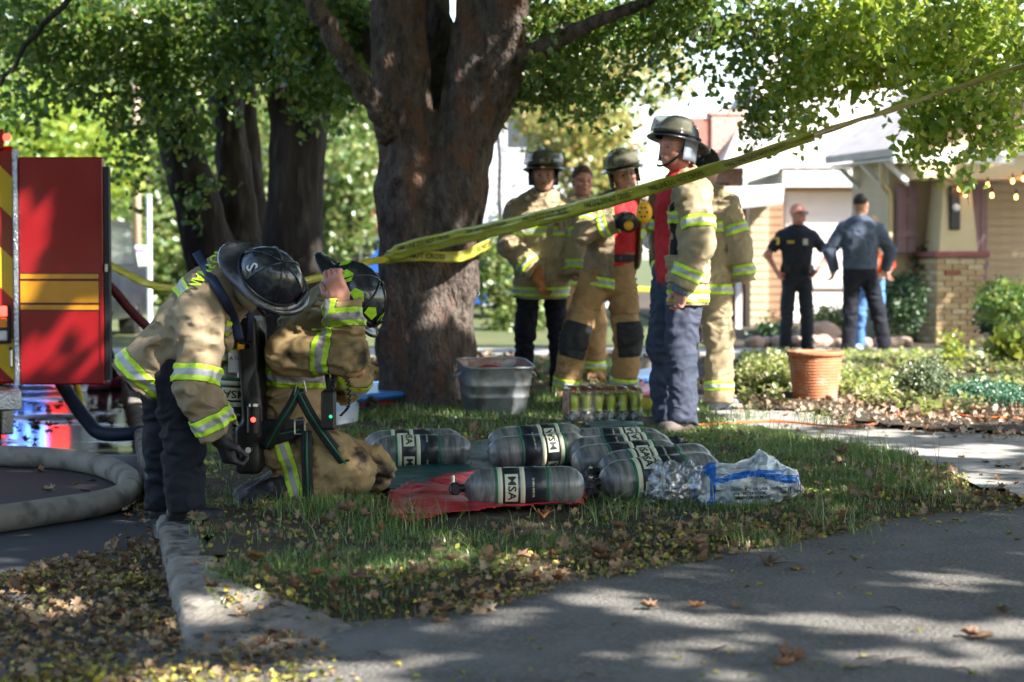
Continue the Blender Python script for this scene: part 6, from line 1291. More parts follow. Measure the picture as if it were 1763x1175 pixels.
# ------------------------------------------------------------------ hoses
M_hose = mat("tan_hose_jacket", (.20, .18, .155), (.27, .245, .215), 5, rough=.85, bump=.35, bscale=200, c3=(.12, .11, .095), s3=7); M_hb = mat("dark_blue_hose", (.012, .018, .04), rough=.55); M_hy = mat("yellow_hose", (.45, .36, .02), (.55, .45, .05), 10, rough=.7)
def hose(pix, r, m, label, z=SZ, name="fire_hose", n=16, flat=1.0):
    pts = [(G(p[0], p[1], z+r) if len(p) == 2 else W(*p)) for p in pix]; mb = MB(); mb.tube(crom(pts, 10), r, n, flat=flat); o = mb.build(name, m, None, True); tag(o, label, "fire hose"); return o
hose([(-260, 770), (-60, 782), (40, 787), (110, 791), (170, 801), (212, 818), (226, 838), (208, 856), (160, 869), (90, 880), (0, 893), (-140, 906), (-320, 915)], .062, M_hose, "thick tan supply hose doubled back in a loop on the street")
hose([(103, 655, 12.9), (128, 695, 12.8), (150, 725, 12.7), (172, 746, 12.6), (215, 748, 12.6), (270, 742, 12.7), (330, 742, 12.8)], .045, M_hb, "dark blue hose hanging from the truck and running along the street")
hose([(128, 640, 13.4), (136, 680, 13.3), (146, 715, 13.2), (160, 735, 13.1), (200, 745, 13.0)], .024, M_hy, "thin yellow hose hanging below the truck door")
hose([(180, 485, 13.2), (200, 505, 13.2), (225, 535, 13.2), (260, 570, 13.2)], .032, mat("maroon_hose", (.12, .02, .03), rough=.5), "maroon hose slanting down behind the truck door")
hose([(520, 618), (580, 630), (620, 640), (700, 645), (900, 650)], .05, M_hy, "yellow hose lying across the lawn behind the trunk", 0)
hose([(995, 694), (1030, 693), (1065, 693), (1130, 700)], .05, M_hy, "short run of yellow hose behind the firefighters' boots", 0)
hose([(190, 740), (280, 752), (300, 746)], .02, M_hy, "thin yellow line beside the dark blue hose", SZ)
# ------------------------------------------------------------------ rescue gear lying behind the trunk
M_bb = mat("blue_board", (.04, .20, .60), (.06, .28, .70), 4, rough=.35); M_rb = mat("red_board", (.55, .04, .08), rough=.4); M_gb = mat("pale_grey_board", (.38, .44, .48), rough=.5)
def board(name, pix, z, m, label, th=.05, cat="rescue board"):
    ps = [G(a, b, z) for a, b in pix]; mb = MB(); n = len(ps); mb.add([(p.x, p.y, z-th) for p in ps]+[(p.x, p.y, z) for p in ps], [tuple(range(n-1, -1, -1)), tuple(range(n, 2*n))]+[(i, (i+1) % n, n+(i+1) % n, n+i) for i in range(n)]); o = mb.build(name, m); o.modifiers.new("b", 'BEVEL').width = .02; return tag(o, label, cat)
board("rescue_board", ((575, 672), (600, 658), (720, 655), (720, 672), (640, 678), (575, 686)), .14, M_bb, "blue rescue board lying behind the big trunk")
board("rescue_board", ((588, 690), (700, 676), (700, 686), (600, 695)), .08, M_rb, "red rescue board under the blue one behind the trunk")
board("storage_box", ((570, 692), (618, 690), (616, 706), (570, 710)), .12, M_gb, "pale grey case in front of the red and blue boards", .12, "case")
mb = MB(); mb.tube(crom([G(572, 712, .06), G(620, 708, .06), G(650, 697, .06)], 5), .022, 8); mb.tube(crom([G(636, 700, .04), G(633, 690, .16), G(640, 686, .2), G(648, 692, .1)], 4), .016, 8); tag(mb.build("black_strap", M_black, None, True), "black strap looped over the rescue gear behind the trunk", "strap")
board("rescue_board", ((1085, 640), (1120, 632), (1180, 630), (1180, 644), (1085, 656)), .12, M_bb, "blue board seen between the standing firefighters' legs")
board("rescue_board", ((1080, 664), (1180, 652), (1180, 664), (1095, 678)), .09, M_rb, "pinkish red board seen between the standing firefighters' legs")
board("rescue_board", ((1262, 640), (1350, 634), (1350, 642), (1262, 650)), .10, M_bb, "long blue board left of the terracotta pot"); board("rescue_board", ((1262, 652), (1325, 646), (1325, 656), (1262, 662)), .07, M_rb, "pinkish board lying beside the long blue board")
c = W(1093, 680, 15.4); f = folds(ell(c, (.09, .11, .12)), .03, 10, 4, (1, 1, 1)); b = sdf_obj("equipment_bag", f, *bounds([c], .22), .012, mat("multicolour_fabric", (.75, .10, .08), (.70, .60, .05), 3.5, rough=.7, lo=.47, hi=.53, c3=(.06, .15, .5), s3=4)); tag(b, "small colourful equipment bag between the firefighters' legs", "bag")

# thin twigs fallen on the drive
mb = MB(); r3 = random.Random(5)
for i in range(26):
    p = G(r3.uniform(650, 1750), r3.uniform(935, 1160), 0); z = float(zdrive(p.x, p.y))+.005; a = r3.uniform(0, 6.28); L = r3.uniform(.03, .12)
    if inpoly(np.array([p.x]), np.array([p.y]), LAWN)[0]: continue
    mb.tube([(p.x, p.y, z), (p.x+L*.5*math.cos(a), p.y+L*.5*math.sin(a), z+.006), (p.x+L*math.cos(a+.3), p.y+L*math.sin(a+.3), z)], [.003, .0025, .0012], 5)
tag(mb.build("twig_litter", M_twig), "thin dry twigs scattered over the shaded drive", "twigs", kind="stuff")
# ------------------------------------------------------------------ fire engine
M_fr = mat("fire_engine_red", (.20, .005, .008), (.24, .008, .012), 2, rough=.22, coat=.3, spec=.3); M_fy = mat("chevron_yellow", (.60, .40, .01), (.55, .36, .01), 6, rough=.35, coat=.3); M_fo = mat("gold_stripe", (.55, .24, .015), (.50, .21, .01), 8, rough=.3, coat=.4); M_fm = mat("maroon_line", (.06, .005, .01), rough=.4)
M_dp = mat("diamond_plate", (.45, .46, .47), (.6, .6, .6), 60, rough=.3, metal=.9, bump=.6, bscale=70); M_led = mat("lit_red_lamp", (1, .02, .02), emis=(1, .03, .02), estr=3)
def truck():
    a = math.radians(16); Y0 = 12.5; px0 = W(26, 0, Y0).x; root = empty("fire_truck", (px0, Y0, SZ), a, "red fire truck at the left edge with yellow chevrons and open compartment door", "fire truck")
    s = FPX/Y0; Zp = lambda py: CAMH+(440-py)/s-SZ
    zt, zb = Zp(252), Zp(662)
    mb = MB(); mb.box(-2.45, .05, zb, 0, 7.2, zt, bev=.03); body_ = mb.build("body", M_fr, root)
    mb = MB(); mb.box(-2.3, .3, zt, -.1, 6.8, zt+.22); mb.build("hose_bed_cover", mat("grey_tarp_cover", (.30, .31, .33), (.42, .43, .45), 5, rough=.6, bump=.4, bscale=12), root)
    mb = MB(); mb.box(-2.3, -.02, zt-.02, -.08, .3, zt+.10); b = mb.build("rear_light_bar", M_fr, root)
    # chevrons: each slanting band its own piece
    x0, x1 = -2.40, -.03; z0, z1 = zb+.02, zt-.06; k = 0; mb_ = None
    bw = .36; c = -3.0
    def clip(poly, f):
        out = []
        for i in range(len(poly)):
            p, q = poly[i], poly[(i+1) % len(poly)]; a_, b_ = f(p), f(q)
            if a_ >= 0: out.append(p)
            if a_*b_ < 0: t = a_/(a_-b_); out.append((p[0]+(q[0]-p[0])*t, p[1]+(q[1]-p[1])*t))
        return out
    xm = (x0+x1)/2
    for sd in (0, 1):
        for i in range(-2, 14):
            lo = z0-1.2+i*bw*1.42-.17; hi = lo+bw*1.42*.5+.0
            hi = lo+bw*.75; lo2 = lo
            u = (lambda p: p[1]+(p[0]-xm)*(1.0 if sd else -1.0))
            for q, (A, B, m_) in enumerate(((lo, lo+bw*.71, M_fy), (lo+bw*.71, lo+bw*1.42, M_fr))):
                poly = [(xm, z0), (x1, z0), (x1, z1), (xm, z1)] if sd else [(x0, z0), (xm, z0), (xm, z1), (x0, z1)]
                for fn in ((lambda p: u(p)-A), (lambda p: B-u(p))):
                    poly = clip(poly, fn) if len(poly) > 2 else poly
                if len(poly) > 2:
                    mb = MB(); mb.prism(poly, 0, .006, basis((0, .045, 0), (1, 0, 0), (0, 0, 1), (0, -1, 0))); mb.build("chevron_stripe", m_, body_)
    mb = MB(); mb.box(-.028, -.01, zb-.0, .012, .05, zt-.02); mb.build("corner_trim", M_dp, root)
    zl = Zp(587)
    mb = MB(); mb.box(-.30, .0, Zp(592), -.045, .045, Zp(526), bev=.01); lt = mb.build("tail_light_cluster", M_blackp, root)
    for z_, m_ in ((Zp(536), M_led), (Zp(556), mat("amber_lens", (.5, .18, .02), rough=.2)), (Zp(578), mat("clear_lens", (.4, .42, .45), rough=.15))): mb = MB(); mb.box(-.28, -.015, z_-.032, -.07, 0, z_+.032, bev=.006); mb.build("lamp", m_, lt)
    mb = MB(); mb.tube([(-.14, -.03, Zp(630)), (-.14, -.06, Zp(625)), (-.14, -.06, Zp(604)), (-.14, -.03, Zp(600))], .012, 8); mb.tube([(-.05, .02, Zp(630)), (-.05, -.05, Zp(628)), (-.05, -.05, Zp(604)), (-.05, .02, Zp(600))], .012, 8); mb.build("grab_handle", M_metal, root)
    for xx, zz in ((-.06, zt+.05), (-.5, zt+.05)): mb = MB(); mb.lathe([(0, .01), (.018, .009), (.024, 0)], 14, basis((xx, -.02, zz), (1, 0, 0), (0, 0, 1), (0, -1, 0))); mb.build("marker_lamp", M_led, root)
    mb = MB(); mb.box(-2.4, -.35, zb-.14, .0, .3, zb-.02, bev=.01); mb.build("tailboard", M_dp, root)
    mb = MB(); mb.box(-2.2, .5, zb-.3, -.2, 6.8, zb); mb.build("chassis", M_blackp, root)
    for yy in (1.7, 5.9):
        for xx in (-.22, -2.2): mb = MB(); mb.lathe([(.25, -.15), (.50, -.15), (.52, -.1), (.52, .1), (.50, .15), (.25, .15)], 28, basis((xx, yy, .52), (0, 1, 0), (0, 0, 1), (1, 0, 0))); w_ = mb.build("wheel", M_rubber, root, True, 40); mb = MB(); mb.lathe([(0, .05), (.12, .06), (.14, .12), (.25, .13)], 20, basis((xx, yy, .52), (0, 1, 0), (0, 0, 1), (1, 0, 0))); mb.build("rim", M_metal, w_)
    mb = MB(); mb.box(-.62, .62, .04, -.02, .64, zb-.05); mf = mb.build("mud_flap", M_rubber, root)
    mb = MB(); mb.lathe([(.085, 0), (.085, .004), (.115, .004), (.115, 0)], 24, basis((-.30, .618, .26), (1, 0, 0), (0, 0, 1), (0, -1, 0))); mb.build("printed_ring", mat("faded_print", (.25, .2, .15)), mf)
    mb = MB(); mb.box(-.1, .5, .05, -.02, .58, zb, bev=.01); mb.build("tank_bracket", M_dp, root)
    # cab far ahead
    mb = MB(); mb.box(-2.45, 7.25, .5, .0, 9.2, zt+.3, bev=.08); mb.build("cab", M_fr, root)
    # open compartment door, in its own frame (turned back to face the camera)
    L0 = W(30, 0, Y0-.05).x-px0; w = (187-30)/s; R = Matrix.Rotation(-a, 4, 'Z')
    def box(x0, y0, z0_, x1, y1, z1_, **k): m_ = MB(); m_.box(x0, y0, z0_, x1, y1, z1_, M=R, **k); return m_
    yd = -.06; zt2 = Zp(272)
    dr = box(.02, yd, zb, w-.02, yd+.05, zt2, bev=.010).build("compartment_door", M_fr, root)
    zz = lambda py: Zp(py)
    box(.03, yd-.004, zz(480), w-.055, yd-.0005, zz(472)).build("gold_stripe", M_fo, dr); box(.03, yd-.004, zz(521), w-.055, yd-.0005, zz(484)).build("gold_band", M_fo, dr); box(.03, yd-.004, zz(533), w-.055, yd-.0005, zz(525)).build("gold_stripe", M_fo, dr)
    box(.03, yd-.0025, zz(535), w-.055, yd-.0004, zz(470)).build("maroon_backing", M_fm, dr)
    box(w-.045, yd-.008, zb+.02, w-.035, yd-.0005, zt2-.03).build("door_fold", M_fr, dr)
    box(w-.016, yd+.0, zb+.03, w+.012, yd+.07, zt2-.06).build("rubber_seal", M_rubber, dr)
    box(-.005, yd-.01, zb+.0, .018, yd+.03, zt2+.02).build("hinge", M_dp, dr)
    box(w-.012, yd-.01, zz(468), w+.004, yd-.0, zz(455)).build("latch", M_metal, dr)
    for q, (a_, b_) in enumerate(((30, 48), (150, 168))):
        pass
    return root
truck()
# hidden police car whose flashing lamps glint in the wet street
pc = car("police_car", (W(104, 0, 27).x, 27, SZ), 0, mat("dark_car_paint", (.02, .02, .03), rough=.2, coat=.6), "police car with lit red and blue lamps behind the truck door, mirrored in the street", 4.6, 1.45, 1.7, "police car")
M_lb_ = mat("lit_blue_lamp", (.1, .2, 1), emis=(.08, .22, 1), estr=6); M_lr_ = mat("lit_red_beacon", (1, .05, .03), emis=(1, .03, .03), estr=2); M_lw_ = mat("lit_white_lamp", (1, 1, 1), emis=(.5, .65, 1), estr=2.5)
for x in (-.12, .06, .24): mb = MB(); mb.box(x-.045, -2.30, 1.0, x+.045, -2.25, 1.28); mb.build("blue_lamp", M_lb_, pc); mb = MB(); mb.box(x-.045, -2.29, 1.30, x+.045, -2.25, 1.36); mb.build("white_lamp", M_lw_, pc)
mb = MB(); mb.box(.30, -2.30, .85, .55, -2.25, 1.25); mb.build("red_lamp", M_lr_, pc); mb = MB(); mb.box(-.32, -2.30, .78, -.22, -2.25, .98); mb.build("red_lamp", M_lr_, pc)
# ------------------------------------------------------------------ people
M_hblk = mat("black_helmet_shell", (.012, .014, .02), (.025, .028, .035), 9, rough=.22, bump=.12, bscale=60, coat=.5, c3=(.05, .05, .05), s3=18)
M_hgrn = mat("olive_black_helmet_shell", (.03, .035, .02), (.05, .055, .03), 9, rough=.3, bump=.15, bscale=60, coat=.4, c3=(.10, .10, .06), s3=12)
M_visor = bpy.data.materials.new("smoky_amber_visor"); M_visor.use_nodes = True
_n = M_visor.node_tree.nodes["Principled BSDF"]; _n.inputs["Base Color"].default_value = (.17, .165, .12, 1); _n.inputs["Roughness"].default_value = .12; _n.inputs["Alpha"].default_value = .55; _n.inputs["Coat Weight"].default_value = .6
M_badge = mat("dark_leather_shield", (.03, .025, .02), (.05, .04, .03), 20, rough=.5); M_badger = mat("red_leather_shield", (.40, .03, .02), rough=.5)
def person(label, px, D, group=None, z=0.0):
    x = W(px, 0, D).x; r = empty("person", (x, D, z), 0, label, "person", group); return r
# 1: leftmost standing firefighter
r = person("leftmost standing firefighter, helmet on, orange glove hanging, looking at the camera", 932, 15)
J = stand(1.84, 14, arms=[((-.08, .05, -.27), (.10, .18, -.47)), ((.05, .05, -.28), (.02, .14, -.50))], hyaw=2, hpitch=5, lean=(0, .03))
body(J, r, M_skin, ((None, None), (None, None)), curl=.5); helmet(J, r, M_hgrn, M_visor, M_badger, "FIRE", tip=-5); coat(J, r, M_coat, M_band, amp=.014, seed=1, rl=1.02, rs=1.05, hem=-.22); trousers(J, r, M_navy, (.098, .075, .065)); boots(J, r, M_boot)
pocket(J, r, M_coat, -.11, -.02, .16, .15, 1, .014, 9, 1.02, -.22); pocket(J, r, M_coat, .11, -.02, .16, .15, 1, .014, 9, 1.02, -.22); pocket(J, r, M_coat, .02, .16, .055, .52, 1, .014, 9, 1.02, -.22, name='storm_flap', flap=False, out=.009); pocket(J, r, M_coat, .12, .34, .07, .13, 1, .014, 9, 1.02, -.22, out=.02, name='radio_pocket')
hf = hand_sdf(J['wr'][0], (.25, -.2, -1), (.6, -.4, 0), J['k'], .5, None, 1.28); sdf_obj("glove", U([hf, cone(J['wr'][0]+Vector((-.02, .01, .05)), J['wr'][0], .05, .045)], .02), *bounds([J['wr'][0]], .3), .0055, M_glove, r)
# 2: bareheaded man behind
r = person("bareheaded man in turnout coat standing behind between two helmeted firefighters", 1000, 16.8)
J = stand(1.86, 20, hyaw=14, hpitch=2); body(J, r, M_skin_r); hair(J, r, mat('brown_hair', (.07, .04, .025), (.12, .07, .045), 90, rough=.7, bump=.6, bscale=260), cut=.066, thick=.006); coat(J, r, M_coat, M_band, grid=.011, seed=5); trousers(J, r, M_tan, bands=True, grid=.012); boots(J, r, M_boot)
# 3: middle firefighter, open coat, red shirt
r = person("firefighter with open coat over red shirt and tan trousers with black knee pads", 1048, 14.6)
J = stand(1.83, 12, arms=[((-.15, .16, -.18), (.06, .27, -.10)), ((.10, -.02, -.28), (.12, .06, -.53))], hyaw=14, hpitch=3, htilt=14, lean=(.11, .0), legs=[((-.26, .06, .50), (-.31, -.02, .09)), ((.13, .06, .50), (.12, -.02, .09))])
body(J, r, M_skin, ((None, None), ((.0, .1, -1), (-1, .2, 0))), curl=.6); helmet(J, r, M_hgrn, M_visor, M_badger, "FIRE")
coat(J, r, M_coatb, M_band, amp=.014, seed=9, open_front=(-.03, .17, .05), hem=-.16)
trousers(J, r, M_tan, (.118, .10, .092), amp=.015, bands=True, pads=mat("charcoal_knee_patch", (.025, .025, .028), rough=.8), waist=.14); boots(J, r, M_boot, tall=True)
sf = folds(U([sq(J['pelvis']+UPV*.06, J['chest'], .165, .175, J['F'], .72), cone(J['neck'], J['sh'][0], .07, .06), cone(J['neck'], J['sh'][1], .07, .06)], .06), .006, 12, 3)
sdf_obj("red_shirt", sf, *bounds([J['pelvis'], J['neck']], .3), .01, M_red, r)
bl = sq(J['pelvis']+UPV*.075, J['pelvis']+UPV*.085, .182, .182, J['F'], .73); sdf_obj("belt", I(bl, plane(J['pelvis']+UPV*.11, UPV), plane(J['pelvis']+UPV*.055, -UPV)), *bounds([J['pelvis']], .3), .008, M_black, r)
mb = MB(); q = J['pelvis']+UPV*.083+J['F']*.14; mb.box(q.x-.035, q.y-.012, q.z-.024, q.x+.035, q.y+.004, q.z+.024, bev=.006); mb.build("buckle", M_blackp, r)
w = J['wr'][0]; g_ = hand_sdf(w-Vector((.02, 0, 0)), (.9, -.3, .35), (.2, -1, 0), J['k'], 1.1, None, 1.2); sdf_obj("glove", g_, *bounds([w], .28), .0055, M_blackp, r)
fm = empty("breathing_mask", tuple(r.location+w+Vector((.09, -.07, .0))), 0, "black and yellow breathing mask held against the red shirt", "breathing mask")
sdf_obj("face_seal", SUB(ell((0, 0, 0), (.065, .05, .075)), ell((0, .03, 0), (.05, .04, .06))), (-.1, -.1, -.1), (.1, .1, .1), .006, M_black, fm); mb = MB(); mb.lathe([(0, .03), (.03, .025), (.035, 0)], 16, basis((-.005, -.045, -.025), (1, 0, 0), (0, 0, 1), (0, -1, 0))); mb.build("regulator", M_yellowp, fm, True); sdf_obj("lens", ell((.0, -.04, .03), (.045, .02, .03)), (-.07, -.08, -.02), (.07, .0, .08), .006, M_visor, fm)
fm2 = empty("breathing_mask", tuple(r.location+w+Vector((.24, -.09, -.14))), 0, "pale-lensed breathing mask dangling in front of the red shirt", "breathing mask")
sdf_obj("lens", ell((0, 0, 0), (.055, .03, .05), Vector((.8, 0, .6)), Vector((0, 1, 0)), Vector((-.6, 0, .8))), (-.1, -.1, -.1), (.1, .1, .1), .006, mat("pale_lens", (.55, .6, .62), rough=.1, coat=.5), fm2); sdf_obj("face_seal", folds(ell((.05, .03, -.11), (.05, .05, .12)), .02, 14), (-.1, -.1, -.3), (.2, .15, .1), .008, M_black, fm2)
# 5: man in black beanie behind the tall one
r = person("firefighter in black knitted cap seen from behind, standing behind the tall one", 1210, 14.1)
J = stand(1.86, 150, arms=[((-.09, .02, -.28), (-.12, .04, -.53)), ((.11, .02, -.28), (.10, .10, -.52))], hyaw=140, hpitch=5); body(J, r, M_skin); hair(J, r, mat("black_knit", (.012, .012, .014), (.02, .02, .022), 60, rough=.95, bump=.5, bscale=300), cut=-.02, thick=.016, back=-.035, name="knitted_cap")
coat(J, r, M_coat, M_band, amp=.014, seed=14, rl=1.05, hem=-.20); trousers(J, r, M_coat, (.115, .10, .095), bands=True, bm=M_band); boots(J, r, mat("grey_boot", (.10, .12, .14), (.2, .22, .25), 9, rough=.6), tall=True)
# 4: tall firefighter in front
r = person("tall firefighter with raised visor helmet, bright tan coat and navy trousers, facing left", 1170, 12.35)
J = stand(1.90, -68, arms=[((-.06, -.02, -.29), (.02, -.0, -.53)), ((.085, .01, -.31), (.04, .11, -.56))], hyaw=-52, hpitch=-2, lean=(0, -.01), legs=[((-.15, .03, .50), (-.14, .0, .09)), ((.12, .04, .50), (.16, .05, .09))])
body(J, r, M_skin_r, (((0, .3, -1), (1, 0, 0)), ((.0, .1, -1), (-.6, -.5, 0))), curl=.8); helmet(J, r, M_hblk, M_visor, M_badge, tip=-8, flapm=mat("grey_flap_cloth", (.16, .19, .24), (.22, .25, .30), 9, rough=.8))
coat(J, r, M_coat, M_band, grid=.0085, amp=.014, seed=21, open_front=(-.25, .12, .10), hem=-.23, rl=1.08, rs=1.1)
trousers(J, r, M_navy2, (.115, .090, .085), amp=.016, seed=7, waist=.12, grid=.009); boots(J, r, mat("brown_boot", (.10, .08, .07), (.16, .13, .11), 12, rough=.6))
pocket(J, r, M_coat, .20, -.02, .17, .16, 21, .014, 9, 1.08, -.23, fwd=.02); pocket(J, r, M_black, .150, .17, .03, .40, 21, .014, 9, 1.08, -.23, name='hook_strip', flap=False, out=.005)
sf = folds(U([sq(J['pelvis']-UPV*.03, J['chest'], .175, .185, J['F'], .80), cone(J['neck'], J['sh'][0], .08, .065), cone(J['neck'], J['sh'][1], .08, .065)], .06), .008, 11, 3)
sdf_obj("red_shirt", sf, *bounds([J['pelvis'], J['neck']], .32), .010, M_red, r)
k_ = J['neck']; sdf_obj("shirt_collar", SUB(I(cone(k_, k_+UPV*.10, .085, .075), plane(k_+UPV*.075, UPV)), cone(k_, k_+UPV*.2, .066, .066)), *bounds([k_], .2), .007, M_red, r)
c = J['el'][1]+(J['wr'][1]-J['el'][1])*.97; d = (J['wr'][1]-J['el'][1]).normalized(); sdf_obj("cuff", folds(I(cone(c-d*.03, c+d*.05, .060, .052), plane(c+d*.045, d)), .006, 18), *bounds([c], .12), .006, mat("grey_knit_cuff", (.10, .11, .14), (.15, .16, .19), 40, rough=.95), r)
yp = empty("voice_amplifier", tuple(W(1109, 366, 12.0)), 0, "round yellow voice amplifier clipped to the front of the tall firefighter", "voice amplifier")
mb = MB(); mb.lathe([(0, .03), (.035, .028), (.045, .018), (.048, -.012), (.03, -.03)], 20, basis((0, 0, 0), (1, 0, 0), (0, 0, 1), (-.3, -1, 0)), sy=1.4); mb.build("housing", M_yellowp, yp, True)
for q in range(6): a_ = q*1.047; mb = MB(); mb.tube([(.022*math.cos(a_)-.006, -.030, .030*math.sin(a_)), (.022*math.cos(a_)-.008, -.034, .03*math.sin(a_))], .006, 8); mb.build("vent_hole", M_blackp, yp)
# ---- officers
M_pol = mat("dark_uniform_cloth", (.010, .013, .022), (.018, .022, .035), 9, rough=.8, bump=.3, bscale=400); M_jkt = mat("slate_blue_jacket", (.055, .075, .115), (.07, .09, .135), 8, rough=.8, bump=.3, bscale=300)
def plainshirt(J, root, m, short=False, name="shirt", rl=1.0, hem=-.02, seed=2, amp=.008, rs=1.0):
    k = J['k']; F = J['F']; ax = UPV; torso = U([sq(J['pelvis']+ax*(hem-.05)*k, J['chest'], .175*k*rl, .185*k*rl, F, .74), sq(J['chest'], J['chest']+ax*.06*k, .18*k*rl, .15*k*rl, F, .72)]+[cone(J['neck']-ax*.02, J['sh'][i]-ax*.02, .075*k, .068*k) for i in (0, 1)], .06)
    ss = []
    for i in (0, 1):
        s0, e, w = J['sh'][i], J['el'][i], J['wr'][i]; e2 = s0+(e-s0)*.75
        ss.append(I(cone(s0-ax*.02, e, .075*k*rs, .062*k*rs), plane(e2, e-s0)) if short else U([cone(s0-ax*.02, e, .078*k*rs, .064*k*rs), I(cone(e, w, .062*k*rs, .048*k*rs), plane(e+(w-e)*.97, w-e))], .02))
    f = folds(U([torso]+ss, .03), amp, 10, seed); cp_ = plane(J['pelvis']+ax*hem*k, -ax); g = lambda P: np.maximum(f(P), np.where(torso(P) < .05, cp_(P), -1))
    return sdf_obj(name, g, *bounds([J['pelvis'], J['neck']]+J['sh']+J['el']+J['wr'], .22), .011, m, root)
def duty_belt(J, root):
    k = J['k']; p = J['pelvis']+UPV*.05; F = J['F']; S = J['S']
    b = sdf_obj("duty_belt", I(sq(p, p+UPV*.01, .185*k, .185*k, F, .76), plane(p+UPV*.03, UPV), plane(p-UPV*.028, -UPV)), *bounds([p], .3), .010, M_black, root)
    for s_, f_, hz in ((-.17, .05, .10), (.17, .04, .10), (-.12, .12, .06), (.12, .12, .06), (0, -.14, .06)):
        c = p+S*s_*k+F*f_*k-UPV*.01; mb = MB(); mb.box(-.03, -.02, -hz, .03, .02, .03, M=basis(c, S, F, UPV), bev=.008); mb.build("pouch", M_blackp, b)
r = person("bald police officer in dark short-sleeved uniform and sunglasses, hands on hips", 1375, 22.4)
J = stand(1.69, -6, arms=[((-.17, -.02, -.24), (-.06, .08, -.43)), ((.19, -.02, -.24), (.05, .08, -.42))], hyaw=42, hpitch=-4, stance=.10)
body(J, r, M_skin_r, (((.5, .1, -.8), (.8, .3, 0)), ((-.5, .1, -.8), (-.8, .3, 0))), bare_arms=True); plainshirt(J, r, M_pol, True); trousers(J, r, M_pol, (.098, .08, .07), grid=.012); boots(J, r, M_boot); duty_belt(J, r)
k_ = J['k']; o_ = J['head']; 
mb = MB()
for sg in (-1, 1): c = o_+J['hx']*sg*.032*k_+J['hfn']*.102*k_+J['hun']*.004*k_; mb.box(-.028, -.016, -.004, .028, .016, .004, M=basis(c, J['hx'], J['hun'], J['hfn']), bev=.003)
for sg in (-1, 1): mb.tube([o_+J['hx']*sg*.06*k_+J['hfn']*.095*k_+J['hun']*.008*k_, o_+J['hx']*sg*.088*k_-J['hfn']*.0*k_+J['hun']*.006*k_], .004, 6)
mb.build("sunglasses", M_blackp, r)
def badge_on(J, r, s_, z_, w, h, m, name, depth=.145):
    c = J['chest']+J['S']*s_+UPV*z_+J['F']*depth*J['k']; mb = MB(); mb.box(-w/2, -h/2, -.004, w/2, h/2, .006, M=basis(c, J['S'], UPV, J['F']), bev=.003); return mb.build(name, m, r)
M_gold = mat("gold_metal", (.6, .42, .08), rough=.3, metal=.8); badge_on(J, r, -.075, .0, .075, .028, M_gold, "name_tag"); badge_on(J, r, .085, .0, .05, .065, M_metal, "badge"); 
c = J['sh'][0]+Vector((-.065, -.05, -.07)); mb = MB(); mb.box(-.035, -.04, -.004, .035, .04, .004, M=basis(c, (.8, -.6, 0), (0, 0, 1), (-.6, -.8, 0)), bev=.004); mb.build("shoulder_patch", M_gold, r)
r = person("man with short dark hair in slate jacket and navy trousers, back to the camera", 1484, 21.8)
J = stand(1.78, 172, arms=[((-.15, .02, -.26), (-.10, .16, -.46)), ((.15, .02, -.26), (.09, .12, -.47))], hyaw=150, hpitch=-3, legs=[((-.20, .0, .50), (-.28, .02, .09)), ((.10, .0, .50), (.12, .02, .09))]); body(J, r, M_skin, hands=(((.3, .3, -1), (1, 0, 0)), ((-.3, .3, -1), (-1, 0, 0)))); hair(J, r, cut=.03, back=.012, thick=.003); plainshirt(J, r, M_jkt, name="jacket", rl=1.08, hem=-.02, amp=.010, rs=1.15); trousers(J, r, M_navy, (.105, .085, .075), grid=.012); boots(J, r, M_boot)
k_ = J['neck']; sdf_obj("jacket_collar", SUB(I(cone(k_-UPV*.02, k_+UPV*.08, .085, .075), plane(k_+UPV*.055, UPV)), cone(k_, k_+UPV*.2, .066, .066)), *bounds([k_], .2), .008, M_jkt, r)
r = person("person in orange and floral top with blue jeans, half hidden behind the slate jacket", 1504, 22.9)
J = stand(1.55, -20, arms=[((-.08, .08, -.26), (.02, .16, -.42)), ((.08, .08, -.26), (.02, .2, -.40))], hyaw=-10); body(J, r, M_skin); hair(J, r, mat("blond_hair", (.30, .17, .07), (.45, .3, .14), 60, rough=.7), cut=.03, back=-.14, thick=.016); plainshirt(J, r, mat("floral_print", (.65, .10, .03), (.55, .42, .30), 14, rough=.8, lo=.46, hi=.54), rl=1.0); trousers(J, r, mat("blue_denim", (.06, .15, .34), (.10, .22, .45), 20, rough=.85), (.09, .07, .06), grid=.013); boots(J, r, mat("blue_white_sneaker", (.25, .35, .7), (.7, .7, .75), 20, rough=.6, lo=.48, hi=.52), hgt=.04)
# passer-by seen through the gap beside the truck door
r = person("passer-by with grey top and dark leggings, stooping beyond the truck door", 176, 18, z=SZ)
J = stand(1.40, -70, lean=(0, .5), arms=[((-.02, .15, -.26), (-.02, .22, -.45)), ((.02, .12, -.26), (.02, .2, -.45))], hpitch=55, legs=[((-.08, -.02, .48), (-.12, -.16, .09)), ((.10, .06, .46), (.12, .05, .09))]); body(J, r, M_skin); hair(J, r); plainshirt(J, r, mat("grey_fleece", (.35, .37, .42), (.45, .46, .5), 8, rough=.9)); trousers(J, r, M_navy, (.08, .065, .05), grid=.012); boots(J, r, mat("pink_trainer", (.6, .05, .18), (.08, .08, .1), 20, rough=.6), hgt=.03)
